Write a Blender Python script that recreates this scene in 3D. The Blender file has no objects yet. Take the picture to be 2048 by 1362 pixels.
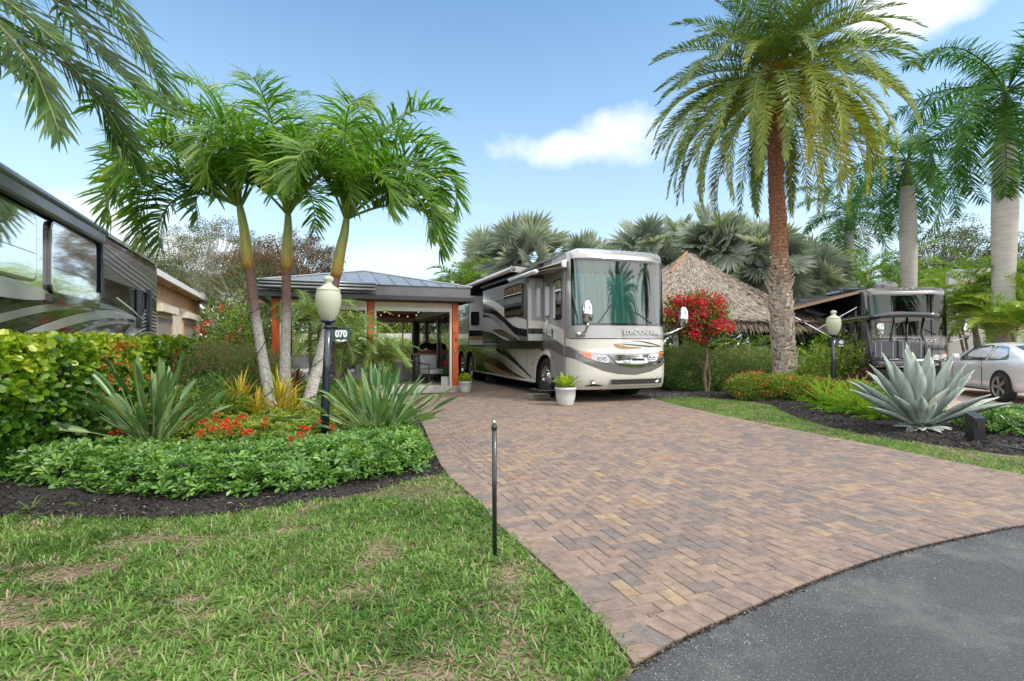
import bpy, math, random
import numpy as np
from mathutils import Vector, Matrix
R = math.radians
random.seed(7)
sc = bpy.context.scene
C = sc.collection

# ------------------------------------------------------------------ camera
F = 1052.0                      # focal length in photo pixels (photo is 2048 wide)
H = 1.35                        # eye height
cam_d = bpy.data.cameras.new('camera')
cam_d.sensor_width = 36.0
cam_d.lens = F / 2048 * 36.0
cam_d.shift_y = 7.0 / 2048
cam_d.clip_start = 0.05
cam_d.clip_end = 3000
cam = bpy.data.objects.new('camera', cam_d)
cam.location = (0, 0, H)
cam.rotation_euler = (R(90), 0, 0)
C.objects.link(cam)
sc.camera = cam

# ------------------------------------------------------------------ light
SUN_DIR = Vector((0.88, -0.45, 1.12)).normalized()
sun_el = math.asin(SUN_DIR.z)
sun_rot = math.atan2(SUN_DIR.x, SUN_DIR.y)
sd = bpy.data.lights.new('sun', 'SUN')
sd.energy = 2.0
sd.angle = R(8)
sd.color = (1.0, 0.93, 0.82)
sun = bpy.data.objects.new('sun', sd)
sun.rotation_euler = SUN_DIR.to_track_quat('Z', 'Y').to_euler()
sun.location = (10, -10, 20)
C.objects.link(sun)

w = bpy.data.worlds.new('World')
sc.world = w
w.use_nodes = True
nt = w.node_tree
nt.nodes.clear()
def wn(t, **k):
    n = nt.nodes.new(t)
    for a, b in k.items():
        setattr(n, a, b)
    return n
def wl(a, b):
    nt.links.new(a, b)
sky = wn('ShaderNodeTexSky', sky_type='NISHITA', sun_disc=False, sun_elevation=sun_el, sun_rotation=sun_rot,
         air_density=1.0, dust_density=0.3, ozone_density=1.0)
tc = wn('ShaderNodeTexCoord')
def wmath(op, a, b=None, c=None, clamp=False):
    n = wn('ShaderNodeMath', operation=op, use_clamp=clamp)
    for i, v in enumerate((a, b, c)):
        if v is None:
            continue
        if isinstance(v, (int, float)):
            n.inputs[i].default_value = v
        else:
            wl(v, n.inputs[i])
    return n.outputs[0]
sep = wn('ShaderNodeSeparateXYZ')
wl(tc.outputs['Generated'], sep.inputs[0])
nz = wn('ShaderNodeTexNoise')
nz.inputs['Scale'].default_value = 5.0
nz.inputs['Detail'].default_value = 7
nz.inputs['Roughness'].default_value = 0.52
wl(tc.outputs['Generated'], nz.inputs['Vector'])
nz2 = wn('ShaderNodeTexNoise')
nz2.inputs['Scale'].default_value = 2.3
nz2.inputs['Detail'].default_value = 8
nz2.inputs['Roughness'].default_value = 0.5
wl(tc.outputs['Generated'], nz2.inputs['Vector'])
nzf = wn('ShaderNodeTexNoise')
nzf.inputs['Scale'].default_value = 17.0
nzf.inputs['Detail'].default_value = 9
nzf.inputs['Roughness'].default_value = 0.6
wl(tc.outputs['Generated'], nzf.inputs['Vector'])
nofs = wmath('ADD', wmath('MULTIPLY_ADD', nz.outputs[0], 2.2, -1.1), wmath('MULTIPLY_ADD', nzf.outputs[0], 0.9, -0.45))
def cloud(dx, dy, dz, rx, rz, soft=0.5, amt=1.0):
    """a soft cloud in the sky round direction (dx,dy,dz), rx wide and rz high"""
    d = Vector((dx, dy, dz)).normalized()
    h = Vector((d.y, -d.x, 0)).normalized()
    v = h.cross(d)
    def dot(vec):
        n = wn('ShaderNodeVectorMath', operation='DOT_PRODUCT')
        wl(tc.outputs['Generated'], n.inputs[0])
        n.inputs[1].default_value = vec
        return n.outputs['Value']
    a = wmath('MULTIPLY', dot(h), 1 / rx)
    b = wmath('MULTIPLY', dot(v), 1 / rz)
    r = wmath('SQRT', wmath('ADD', wmath('MULTIPLY', a, a), wmath('MULTIPLY', b, b)))
    r = wmath('ADD', r, nofs)
    front = wmath('GREATER_THAN', dot(d), 0.0)
    m = wmath('MULTIPLY', wmath('SUBTRACT', 1.0, r), 1 / soft, clamp=True)
    m = wmath('MULTIPLY', m, amt)
    return wmath('MULTIPLY', m, front)
masks = [cloud((1150 - 1024) / F, 1, (688 - 290) / F, 0.170, 0.040, 0.9),
         cloud((1240 - 1024) / F, 1, (688 - 258) / F, 0.125, 0.052, 0.9),
         cloud((1830 - 1024) / F, 1, (688 - 20) / F, 0.13, 0.045, 0.8),
         cloud((1800 - 1024) / F, 1, (688 + 30) / F, 0.10, 0.03, 0.8, 0.6),
         cloud((110 - 1024) / F, 1, (688 - 440) / F, 0.17, 0.06, 0.9),
         cloud((250 - 1024) / F, 1, (688 - 500) / F, 0.20, 0.05, 0.9),
         cloud((50 - 1024) / F, 1, (688 - 195) / F, 0.02, 0.008, 1.0, 0.5),
         cloud((800 - 1024) / F, 1, (688 - 520) / F, 0.30, 0.05, 1.5, 0.6),
         cloud((1600 - 1024) / F, 1, (688 - 480) / F, 0.45, 0.05, 1.5, 0.55)]
m = masks[0]
for k in masks[1:]:
    m = wmath('MAXIMUM', m, k)
# broken cloud out of view (behind, above, beside), added and brightened as fill light
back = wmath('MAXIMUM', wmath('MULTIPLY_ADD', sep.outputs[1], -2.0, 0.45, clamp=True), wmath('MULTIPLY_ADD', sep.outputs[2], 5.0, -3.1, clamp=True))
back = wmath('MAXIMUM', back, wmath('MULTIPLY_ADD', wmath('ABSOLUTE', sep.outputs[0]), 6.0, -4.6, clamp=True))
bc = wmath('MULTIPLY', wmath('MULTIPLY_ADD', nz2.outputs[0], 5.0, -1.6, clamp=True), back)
# thin veil low over the horizon
veil = wmath('POWER', wmath('MULTIPLY_ADD', wmath('ABSOLUTE', sep.outputs[2]), -1.75, 1.0, clamp=True), 1.25)
veil = wmath('MULTIPLY', veil, 0.8)
mixv = wn('ShaderNodeMix', data_type='RGBA')
wl(veil, mixv.inputs[0])
hs = wn('ShaderNodeHueSaturation')
hs.inputs['Saturation'].default_value = 1.10
hs.inputs['Hue'].default_value = 0.49
hs.inputs['Value'].default_value = 1.42
wl(sky.outputs[0], hs.inputs['Color'])
wl(hs.outputs[0], mixv.inputs[6])
mixv.inputs[7].default_value = (4.4, 5.3, 6.4, 1)
mixc = wn('ShaderNodeMix', data_type='RGBA')
wl(m, mixc.inputs[0])
wl(mixv.outputs[2], mixc.inputs[6])
mixc.inputs[7].default_value = (7.2, 7.3, 7.5, 1)
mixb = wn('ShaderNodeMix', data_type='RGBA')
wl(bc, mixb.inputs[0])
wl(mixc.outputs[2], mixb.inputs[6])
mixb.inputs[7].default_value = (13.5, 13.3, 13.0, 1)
bg = wn('ShaderNodeBackground')
bg.inputs[1].default_value = 0.135
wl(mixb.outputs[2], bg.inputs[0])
wo = wn('ShaderNodeOutputWorld')
wl(bg.outputs[0], wo.inputs[0])

sc.view_settings.view_transform = 'Standard'
sc.view_settings.look = 'None'
sc.view_settings.exposure = 0.44
sc.view_settings.gamma = 1.0
sc.render.engine = 'CYCLES'
sc.cycles.max_bounces = 8
sc.cycles.transparent_max_bounces = 12
sc.cycles.caustics_reflective = False
sc.cycles.caustics_refractive = False
sc.cycles.use_denoising = True
sc.cycles.sample_clamp_indirect = 6

# ------------------------------------------------------------------ helpers
YAW = R(20.05)
U = np.array([math.cos(YAW), math.sin(YAW)])
V = np.array([-math.sin(YAW), math.cos(YAW)])

def P(px, py, D):
    """photo pixel + distance -> world point"""
    return np.array([(px - 1024) / F * D, D, H - (py - 688) / F * D])

def lin(r, g, b):
    f = lambda c: (c / 255 / 12.92) if c / 255 <= 0.04045 else ((c / 255 + 0.055) / 1.055) ** 2.4
    return (f(r), f(g), f(b))

def nrm(a):
    return a / np.maximum(np.linalg.norm(a, axis=-1, keepdims=True), 1e-9)

def smooth_noise(x, y, seed=0, scale=1.0):
    """cheap 2-D value noise in 0..1 (arrays)"""
    rs = np.random.RandomState(seed)
    tab = rs.rand(64, 64)
    x = np.asarray(x, float) * scale + 100
    y = np.asarray(y, float) * scale + 100
    xi = np.floor(x).astype(int); yi = np.floor(y).astype(int)
    fx = x - xi; fy = y - yi
    fx = fx * fx * (3 - 2 * fx); fy = fy * fy * (3 - 2 * fy)
    g = lambda i, j: tab[i % 64, j % 64]
    return (g(xi, yi) * (1 - fx) + g(xi + 1, yi) * fx) * (1 - fy) + (g(xi, yi + 1) * (1 - fx) + g(xi + 1, yi + 1) * fx) * fy

def inside(poly, x, y):
    x = np.asarray(x); y = np.asarray(y)
    c = np.zeros(x.shape, bool)
    n = len(poly)
    for i in range(n):
        x0, y0 = poly[i]; x1, y1 = poly[(i + 1) % n]
        if y0 == y1:
            continue
        t = ((y0 > y) != (y1 > y)) & (x < (x1 - x0) * (y - y0) / (y1 - y0) + x0)
        c ^= t
    return c

def edge_dist(poly, x, y, closed=True):
    d = np.full(np.shape(x), 1e9)
    n = len(poly)
    for i in range(n if closed else n - 1):
        a = np.array(poly[i]); b = np.array(poly[(i + 1) % n])
        ab = b - a
        t = np.clip(((x - a[0]) * ab[0] + (y - a[1]) * ab[1]) / (ab @ ab + 1e-12), 0, 1)
        d = np.minimum(d, np.hypot(x - a[0] - t * ab[0], y - a[1] - t * ab[1]))
    return d

def scatter(poly, dens, rs):
    p = np.array(poly)
    lo = p.min(0); hi = p.max(0)
    n = int(dens * (hi - lo).prod())
    x = rs.uniform(lo[0], hi[0], n); y = rs.uniform(lo[1], hi[1], n)
    k = inside(poly, x, y)
    return x[k], y[k]

def spline(pts, n):
    """Catmull-Rom through pts (rows), n samples"""
    p = np.array(pts, float)
    p = np.vstack([2 * p[0] - p[1], p, 2 * p[-1] - p[-2]])
    out = []
    m = len(p) - 3
    for t in np.linspace(0, m - 1e-6, n):
        i = int(t); f = t - i
        a, b, c, d = p[i:i + 4]
        out.append(0.5 * ((2 * b) + (-a + c) * f + (2 * a - 5 * b + 4 * c - d) * f * f + (-a + 3 * b - 3 * c + d) * f ** 3))
    return np.array(out)

class MB:
    """collects geometry, then links it as ONE mesh object"""
    def __init__(s):
        s.v = []; s.f = []; s.t = []; s.n = 0
    def add(s, v, f, tint=0.5, mi=0):
        v = np.asarray(v, float).reshape(-1, 3)
        f = np.asarray(f, int)
        if f.ndim == 1:
            f = f[None]
        s.v.append(v)
        s.f.append((f + s.n, mi))
        t = np.asarray(tint, float)
        s.t.append(np.full(len(v), float(t)) if t.ndim == 0 else t)
        s.n += len(v)
        return s
    def box(s, x0, x1, y0, y1, z0, z1, tint=0.5, mi=0):
        v = [(x, y, z) for z in (z0, z1) for y in (y0, y1) for x in (x0, x1)]
        return s.add(v, [(0, 2, 3, 1), (4, 5, 7, 6), (0, 1, 5, 4), (2, 6, 7, 3), (0, 4, 6, 2), (1, 3, 7, 5)], tint, mi)
    def obox(s, c, ax, size, tint=0.5, mi=0):
        """box centred at c with axis rows ax (3x3) and full size"""
        c = np.array(c, float); ax = np.array(ax, float)
        v = []
        for k in (-.5, .5):
            for j in (-.5, .5):
                for i in (-.5, .5):
                    v.append(c + ax[0] * i * size[0] + ax[1] * j * size[1] + ax[2] * k * size[2])
        return s.add(v, [(0, 2, 3, 1), (4, 5, 7, 6), (0, 1, 5, 4), (2, 6, 7, 3), (0, 4, 6, 2), (1, 3, 7, 5)], tint, mi)
    def tube(s, pts, rad, seg=8, cap=True, tint=0.5, mi=0, flat=1.0):
        p = np.array(pts, float)
        n = len(p)
        r = np.broadcast_to(np.asarray(rad, float), (n,))
        t = nrm(np.gradient(p, axis=0))
        ref = np.array([0, 0, 1.0]) if abs(t[0][2]) < 0.9 else np.array([1.0, 0, 0])
        a = nrm(np.cross(t[0], ref)); vs = []
        for i in range(n):
            a = nrm(a - t[i] * (a @ t[i]))
            b = np.cross(t[i], a)
            ang = np.arange(seg) * 2 * math.pi / seg
            vs.append(p[i] + r[i] * (np.cos(ang)[:, None] * a + flat * np.sin(ang)[:, None] * b))
        vs = np.vstack(vs)
        fs = []
        for i in range(n - 1):
            for k in range(seg):
                k2 = (k + 1) % seg
                fs.append((i * seg + k, i * seg + k2, (i + 1) * seg + k2, (i + 1) * seg + k))
        if np.ndim(tint) == 1:
            tint = np.repeat(tint, seg)
        s.add(vs, fs, tint, mi)
        if cap:
            base = s.n - len(vs)
            s.f.append((np.array([list(range(seg))[::-1]]) + base, mi))
            s.f.append((np.array([list(range(seg))]) + base + (n - 1) * seg, mi))
        return s
    def lathe(s, prof, c=(0, 0, 0), seg=24, axis='z', tint=0.5, mi=0, sc=(1, 1)):
        prof = np.array(prof, float)
        n = len(prof)
        ang = np.arange(seg) * 2 * math.pi / seg
        vs = np.zeros((n, seg, 3))
        vs[..., 0] = prof[:, 0:1] * np.cos(ang) * sc[0]
        vs[..., 1] = prof[:, 0:1] * np.sin(ang) * sc[1]
        vs[..., 2] = prof[:, 1:2]
        if axis == 'x':
            vs = vs[..., [2, 0, 1]]
        elif axis == 'y':
            vs = vs[..., [1, 2, 0]]
        vs = vs.reshape(-1, 3) + np.array(c)
        i, k = np.meshgrid(np.arange(n - 1), np.arange(seg), indexing='ij')
        k2 = (k + 1) % seg
        fs = np.stack([i * seg + k, i * seg + k2, (i + 1) * seg + k2, (i + 1) * seg + k], -1).reshape(-1, 4)
        return s.add(vs, fs, tint, mi)
    def prism(s, poly, o, ax, ay, az, th, tint=0.5, mi=0):
        """poly in (ax, ay) plane at o, extruded th along az"""
        o = np.array(o, float); ax = np.array(ax, float); ay = np.array(ay, float); az = np.array(az, float)
        q = np.array([o + ax * a + ay * b for a, b in poly])
        n = len(q)
        base = s.n
        s.add(np.vstack([q, q + az * th]), [(i, (i + 1) % n, n + (i + 1) % n, n + i) for i in range(n)], tint, mi)
        s.f.append((np.array([list(range(n))[::-1]]) + base, mi))
        s.f.append((np.array([list(range(n, 2 * n))]) + base, mi))
        return s
    def grid(s, pts, tint=0.5, mi=0, close_u=False):
        """pts[n][m][3] surface"""
        p = np.asarray(pts, float)
        n, m = p.shape[:2]
        i, k = np.meshgrid(np.arange(n - 1), np.arange(m if close_u else m - 1), indexing='ij')
        k2 = (k + 1) % m
        fs = np.stack([i * m + k, i * m + k2, (i + 1) * m + k2, (i + 1) * m + k], -1).reshape(-1, 4)
        return s.add(p.reshape(-1, 3), fs, tint, mi)
    def build(s, name, mat, parent=None, smooth=False, bevel=0, solid=0, subsurf=0, loc=None):
        me = bpy.data.meshes.new(name)
        v = np.vstack(s.v)
        me.vertices.add(len(v))
        me.vertices.foreach_set('co', v.ravel())
        ls = []; st = []; mi = []
        pos = 0
        for f, m_ in s.f:
            k = f.shape[1]
            ls.append(f.ravel())
            st.append(pos + np.arange(len(f)) * k)
            mi.append(np.full(len(f), m_))
            pos += f.size
        ls = np.concatenate(ls); st = np.concatenate(st); mi = np.concatenate(mi)
        me.loops.add(len(ls)); me.loops.foreach_set('vertex_index', ls)
        me.polygons.add(len(st)); me.polygons.foreach_set('loop_start', st)
        me.polygons.foreach_set('material_index', mi)
        me.polygons.foreach_set('use_smooth', np.full(len(st), bool(smooth)))
        at = me.attributes.new('tint', 'FLOAT', 'POINT')
        at.data.foreach_set('value', np.concatenate(s.t))
        me.update(calc_edges=True)
        me.validate()
        for m_ in (mat if isinstance(mat, (list, tuple)) else [mat]):
            me.materials.append(m_)
        o = bpy.data.objects.new(name, me)
        C.objects.link(o)
        if parent is not None:
            o.parent = parent
        if loc is not None:
            o.location = loc
        if solid:
            md = o.modifiers.new('solid', 'SOLIDIFY'); md.thickness = solid; md.offset = 0
        if bevel:
            md = o.modifiers.new('bevel', 'BEVEL'); md.width = bevel; md.segments = 2; md.limit_method = 'ANGLE'; md.angle_limit = R(40)
        if subsurf:
            md = o.modifiers.new('sub', 'SUBSURF'); md.levels = subsurf; md.render_levels = subsurf
        return o

def thing(name, label, cat, loc=(0, 0, 0), rotz=0, group=None):
    o = bpy.data.objects.new(name, None)
    C.objects.link(o)
    o.location = tuple(float(q) for q in loc); o.rotation_euler = (0, 0, rotz)
    o['label'] = label; o['category'] = cat
    if group:
        o['group'] = group
    return o
def tag(o, label=None, cat=None, group=None, kind=None):
    if label: o['label'] = label
    if cat: o['category'] = cat
    if group: o['group'] = group
    if kind: o['kind'] = kind
    return o
def copy_tree(o, parent=None):
    c = o.copy(); C.objects.link(c); c.parent = parent
    for ch in [q for q in bpy.data.objects if q.parent == o]:
        copy_tree(ch, c)
    return c

def text_mesh(s, size, depth=0.004, bold=0.0, shear=0.0):
    """vertices/faces of a line of lettering in the xy plane, centred"""
    cu = bpy.data.curves.new('lettering', 'FONT')
    cu.body = s; cu.size = size; cu.extrude = depth; cu.align_x = 'CENTER'; cu.align_y = 'CENTER'
    cu.offset = bold; cu.shear = shear
    cu.resolution_u = 3
    o = bpy.data.objects.new('lettering', cu)
    C.objects.link(o)
    dg = bpy.context.evaluated_depsgraph_get()
    me = bpy.data.meshes.new_from_object(o.evaluated_get(dg))
    bpy.data.objects.remove(o); bpy.data.curves.remove(cu)
    return me
def text_obj(s, size, mat, parent, origin, ax, ay, depth=0.004, name='lettering', bold=0.0, shear=0.0, sx=1.0):
    me = text_mesh(s, size, depth, bold, shear)
    ax = Vector(ax).normalized(); ay = Vector(ay).normalized(); az = ax.cross(ay)
    M = Matrix((ax * sx, ay, az)).transposed().to_4x4()
    M.translation = Vector([float(q) for q in origin])
    me.transform(M)
    me.materials.clear(); me.materials.append(mat)
    me.polygons.foreach_set('use_smooth', np.zeros(len(me.polygons), bool))
    o = bpy.data.objects.new(name, me)
    C.objects.link(o); o.parent = parent
    return o

# ------------------------------------------------------------------ materials
def mat(name, base, rough=0.6, metal=0.0, spec=0.5, var=None, bump=None, coat=0.0, emit=None, ramp=None, coord='Object', stretch=None, trans=0.0, alpha=1.0, attr_ramp=None, transl=0.0, dirt=None):
    """principled material. var=(scale, amount): noise variation of the base colour; bump=(scale, strength);
       attr_ramp=[(pos,(r,g,b))..] colours by the mesh 'tint' attribute; dirt=(scale, (r,g,b), amount, lo, hi)"""
    m = bpy.data.materials.new(name)
    m.use_nodes = True
    t = m.node_tree; N = t.nodes; L = t.links
    b = N['Principled BSDF']
    b.inputs['Roughness'].default_value = rough
    b.inputs['Metallic'].default_value = metal
    b.inputs['Specular IOR Level'].default_value = spec
    b.inputs['Coat Weight'].default_value = coat
    b.inputs['Coat Roughness'].default_value = 0.04
    b.inputs['Transmission Weight'].default_value = trans
    if emit:
        b.inputs['Emission Color'].default_value = (*emit[0], 1)
        b.inputs['Emission Strength'].default_value = emit[1]
    tcn = N.new('ShaderNodeTexCoord')
    vec = tcn.outputs[coord]
    if stretch:
        mp = N.new('ShaderNodeMapping'); mp.inputs['Scale'].default_value = stretch
        L.new(vec, mp.inputs[0]); vec = mp.outputs[0]
    col = None
    if attr_ramp:
        at = N.new('ShaderNodeAttribute'); at.attribute_name = 'tint'
        cr = N.new('ShaderNodeValToRGB')
        e = cr.color_ramp.elements
        while len(e) < len(attr_ramp):
            e.new(0.5)
        for i, (p_, c_) in enumerate(attr_ramp):
            e[i].position = p_; e[i].color = (*c_, 1)
        L.new(at.outputs['Fac'], cr.inputs[0])
        col = cr.outputs[0]
    elif ramp:
        nz_ = N.new('ShaderNodeTexNoise'); nz_.inputs['Scale'].default_value = ramp[0]; nz_.inputs['Detail'].default_value = 6
        nz_.inputs['Roughness'].default_value = 0.65
        L.new(vec, nz_.inputs[0])
        cr = N.new('ShaderNodeValToRGB')
        e = cr.color_ramp.elements
        while len(e) < len(ramp[1]):
            e.new(0.5)
        for i, (p_, c_) in enumerate(ramp[1]):
            e[i].position = p_; e[i].color = (*c_, 1)
        L.new(nz_.outputs[0], cr.inputs[0])
        col = cr.outputs[0]
    if var:
        nv = N.new('ShaderNodeTexNoise'); nv.inputs['Scale'].default_value = var[0]; nv.inputs['Detail'].default_value = 5
        nv.inputs['Roughness'].default_value = 0.6
        L.new(vec, nv.inputs[0])
        mr = N.new('ShaderNodeMapRange')
        mr.inputs[1].default_value = 0.3; mr.inputs[2].default_value = 0.7
        mr.inputs[3].default_value = 1 - var[1]; mr.inputs[4].default_value = 1 + var[1]
        L.new(nv.outputs[0], mr.inputs[0])
        mx = N.new('ShaderNodeVectorMath'); mx.operation = 'SCALE'
        if col is None:
            mx.inputs[0].default_value = base
        else:
            L.new(col, mx.inputs[0])
        L.new(mr.outputs[0], mx.inputs['Scale'])
        col = mx.outputs[0]
    if dirt:
        nd = N.new('ShaderNodeTexNoise'); nd.inputs['Scale'].default_value = dirt[0]; nd.inputs['Detail'].default_value = 8
        nd.inputs['Roughness'].default_value = 0.7
        L.new(vec, nd.inputs[0])
        mr = N.new('ShaderNodeMapRange')
        mr.inputs[1].default_value = dirt[3]; mr.inputs[2].default_value = dirt[4]
        mr.inputs[3].default_value = 0; mr.inputs[4].default_value = dirt[2]
        L.new(nd.outputs[0], mr.inputs[0])
        mx = N.new('ShaderNodeMix'); mx.data_type = 'RGBA'
        L.new(mr.outputs[0], mx.inputs[0])
        if col is None:
            mx.inputs[6].default_value = (*base, 1)
        else:
            L.new(col, mx.inputs[6])
        mx.inputs[7].default_value = (*dirt[1], 1)
        col = mx.outputs[2]
    if col is None:
        b.inputs['Base Color'].default_value = (*base, 1)
    else:
        L.new(col, b.inputs['Base Color'])
    if bump:
        nb = N.new('ShaderNodeTexNoise'); nb.inputs['Scale'].default_value = bump[0]; nb.inputs['Detail'].default_value = 6
        L.new(vec, nb.inputs[0])
        bp = N.new('ShaderNodeBump'); bp.inputs['Strength'].default_value = bump[1]
        bp.inputs['Distance'].default_value = bump[2] if len(bump) > 2 else 0.02
        L.new(nb.outputs[0], bp.inputs['Height'])
        L.new(bp.outputs[0], b.inputs['Normal'])
    if transl > 0:
        tr = N.new('ShaderNodeBsdfTranslucent')
        if col is None:
            tr.inputs[0].default_value = (*base, 1)
        else:
            sc2 = N.new('ShaderNodeVectorMath'); sc2.operation = 'MULTIPLY'
            L.new(col, sc2.inputs[0]); sc2.inputs[1].default_value = (1.5, 1.6, 0.8)
            L.new(sc2.outputs[0], tr.inputs[0])
        ms = N.new('ShaderNodeMixShader'); ms.inputs[0].default_value = transl
        L.new(b.outputs[0], ms.inputs[1]); L.new(tr.outputs[0], ms.inputs[2])
        L.new(ms.outputs[0], N['Material Output'].inputs[0])
    return m

def glass(name, tint, rough=0.02, refl=1.0):
    """thin window pane: tinted see-through plus fresnel reflection"""
    m = bpy.data.materials.new(name); m.use_nodes = True
    t = m.node_tree; N = t.nodes; L = t.links
    N.remove(N['Principled BSDF'])
    tr = N.new('ShaderNodeBsdfTransparent'); tr.inputs[0].default_value = (*tint, 1)
    gl = N.new('ShaderNodeBsdfGlossy'); gl.inputs['Roughness'].default_value = rough
    gl.inputs[0].default_value = (refl, refl, refl, 1)
    fr = N.new('ShaderNodeFresnel'); fr.inputs[0].default_value = 1.7
    mx = N.new('ShaderNodeMixShader')
    ml = N.new('ShaderNodeMath'); ml.operation = 'MULTIPLY_ADD'; ml.inputs[1].default_value = 1.0; ml.inputs[2].default_value = 0.05
    L.new(fr.outputs[0], ml.inputs[0]); L.new(ml.outputs[0], mx.inputs[0])
    L.new(tr.outputs[0], mx.inputs[1]); L.new(gl.outputs[0], mx.inputs[2])
    L.new(mx.outputs[0], N['Material Output'].inputs[0])
    return m

def leafmat(name, ramp, rough=0.45, transl=0.3, spec=0.4, var=(3.0, 0.25)):
    n = len(ramp)
    rr = [(i / (n - 1), c) for i, c in enumerate(ramp)]
    return mat(name, (0, 0, 0), rough=rough, spec=spec, attr_ramp=rr, transl=transl, var=var)

M = {}
M['grass'] = leafmat('grass_blades', [(.042, .11, .016), (.08, .18, .024), (.135, .255, .045), (.24, .35, .10), (.30, .23, .16), (.40, .32, .24)], 0.5, 0.35)
M['soil'] = mat('lawn_soil', (0, 0, 0), 0.95, ramp=(9, [(.3, (.08, .07, .035)), (.5, (.17, .125, .085)), (.7, (.26, .19, .145))]), bump=(60, .6))
M['mulch'] = mat('mulch', (0, 0, 0), 0.9, ramp=(45, [(.3, (.008, .007, .007)), (.55, (.028, .024, .023)), (.75, (.075, .06, .055))]), bump=(70, 1.0, .03), coord='Object')
M['chip'] = mat('mulch_chips', (0, 0, 0), 0.85, attr_ramp=[(0, (.008, .007, .007)), (.6, (.035, .03, .028)), (.9, (.09, .07, .06)), (1, (.2, .17, .13))])
M['asphalt'] = mat('asphalt', (0, 0, 0), 0.75, ramp=(1.6, [(.35, (.038, .042, .050)), (.52, (.054, .058, .064)), (.68, (.105, .108, .106))]), bump=(260, .6, .01), dirt=(110, (.34, .35, .35), .6, .54, .70))
M['ground'] = mat('ground', (0, 0, 0), 0.95, ramp=(1.2, [(.35, (.04, .06, .015)), (.6, (.08, .10, .03))]))
M['joint'] = mat('joint_sand', (.045, .038, .032), 0.95, var=(30, .4))
PAVE = [(0.00, (.125, .112, .109)), (.12, (.146, .119, .110)), (.26, (.168, .125, .107)), (.42, (.192, .141, .115)), (.58, (.222, .162, .128)), (.72, (.200, .145, .116)), (.86, (.238, .178, .128)), (.95, (.26, .192, .122)), (1.0, (.235, .145, .095))]
M['paver'] = mat('pavers', (0, 0, 0), 0.8, attr_ramp=PAVE, var=(13, .30), bump=(160, .6, .006), dirt=(120, (.46, .40, .36), .60, .54, .72))
M['concrete'] = mat('pale_concrete', (.52, .50, .46), 0.8, var=(6, .12), bump=(90, .2, .005))
M['pinkpave'] = mat('pink_paving', (.42, .33, .29), 0.85, var=(5, .25), bump=(60, .3, .01))
M['gravel'] = mat('grey_gravel', (0, 0, 0), 0.9, attr_ramp=[(0, (.05, .05, .055)), (.6, (.16, .16, .17)), (1, (.38, .38, .38))])

M['blackmetal'] = mat('black_metal', (.012, .014, .018), 0.32, spec=.6, coat=.3, var=(8, .3))
M['bluemetal'] = mat('blue_black_paint', (.008, .014, .030), 0.28, spec=.6, coat=.6, var=(5, .25))
M['chrome'] = mat('chrome', (.58, .59, .61), 0.08, metal=1)
M['steel'] = mat('brushed_steel', (.55, .56, .58), 0.25, metal=1)
M['rubber'] = mat('tyre_rubber', (.018, .018, .019), 0.75, bump=(120, .2, .004))
M['white'] = mat('white_paint', (.78, .77, .73), 0.5, var=(3, .06))
M['globe'] = mat('frosted_globe', (.52, .54, .44), 0.22, spec=.5, var=(4, .05), transl=.15)
M['orange'] = mat('orange_post_paint', (.62, .115, .022), 0.5, var=(3, .25), stretch=(6, 6, .6), bump=(30, .15, .004))
M['beige'] = mat('beige_wall', (.76, .67, .53), 0.8, var=(2.5, .1), bump=(120, .25, .004), dirt=(1.5, (.42, .36, .29), .35, .5, .75))
M['peach'] = mat('peach_soffit', (.56, .34, .20), 0.8, var=(3, .12))
M['roofgrey'] = mat('standing_seam_metal', (.27, .29, .31), 0.33, metal=.6, var=(2.0, .12), dirt=(2.5, (.15, .15, .15), .4, .5, .75))
M['fascia'] = mat('grey_fascia', (.13, .135, .145), 0.4, coat=.2, var=(2, .15))
M['darkfascia'] = mat('dark_gutter', (.022, .025, .03), 0.35, coat=.2)
M['wood'] = mat('brown_ceiling_boards', (.30, .14, .08), 0.6, var=(6, .4), stretch=(1, 8, 1))
M['darkframe'] = mat('dark_window_frame', (.02, .02, .02), 0.4)
M['greyframe'] = mat('grey_aluminium', (.30, .30, .29), 0.4, metal=.3)
M['glass'] = glass('window_glass', (.75, .82, .80))
M['darkglass'] = glass('dark_glass', (.08, .09, .09), refl=1.0)
M['wsglass'] = glass('teal_windscreen', (.33, .62, .57), refl=1.0)
M['thatch'] = mat('palm_thatch', (0, 0, 0), 0.9, attr_ramp=[(0, (.14, .11, .09)), (.5, (.33, .28, .225)), (1, (.46, .40, .34))], var=(20, .2))
M['bark'] = mat('grey_bark', (.17, .14, .11), 0.9, var=(9, .4), bump=(25, .6, .02))
M['palebark'] = mat('pale_bark', (.33, .29, .24), 0.9, var=(6, .3), bump=(25, .4, .01))
M['royal'] = mat('royal_palm_trunk', (.40, .38, .35), 0.75, var=(2.5, .18), stretch=(1, 1, 14), bump=(4, .25, .02), dirt=(1.1, (.24, .22, .19), .55, .5, .72))
M['palmtrunk'] = mat('ringed_palm_trunk', (0, 0, 0), 0.85, attr_ramp=[(0, (.56, .54, .51)), (.55, (.46, .43, .40)), (.8, (.26, .18, .16)), (1, (.21, .12, .10))], var=(14, .30), bump=(40, .6, .012), dirt=(35, (.13, .12, .10), .75, .50, .66))
M['crownshaft'] = mat('crownshaft', (0, 0, 0), 0.4, attr_ramp=[(0, (.42, .20, .035)), (.22, (.38, .33, .06)), (.6, (.28, .34, .08)), (1, (.16, .25, .06))], var=(5, .25), stretch=(6, 6, 1))
M['royalshaft'] = mat('royal_crownshaft', (.10, .18, .03), 0.4, var=(4, .3), stretch=(6, 6, 1))
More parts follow.
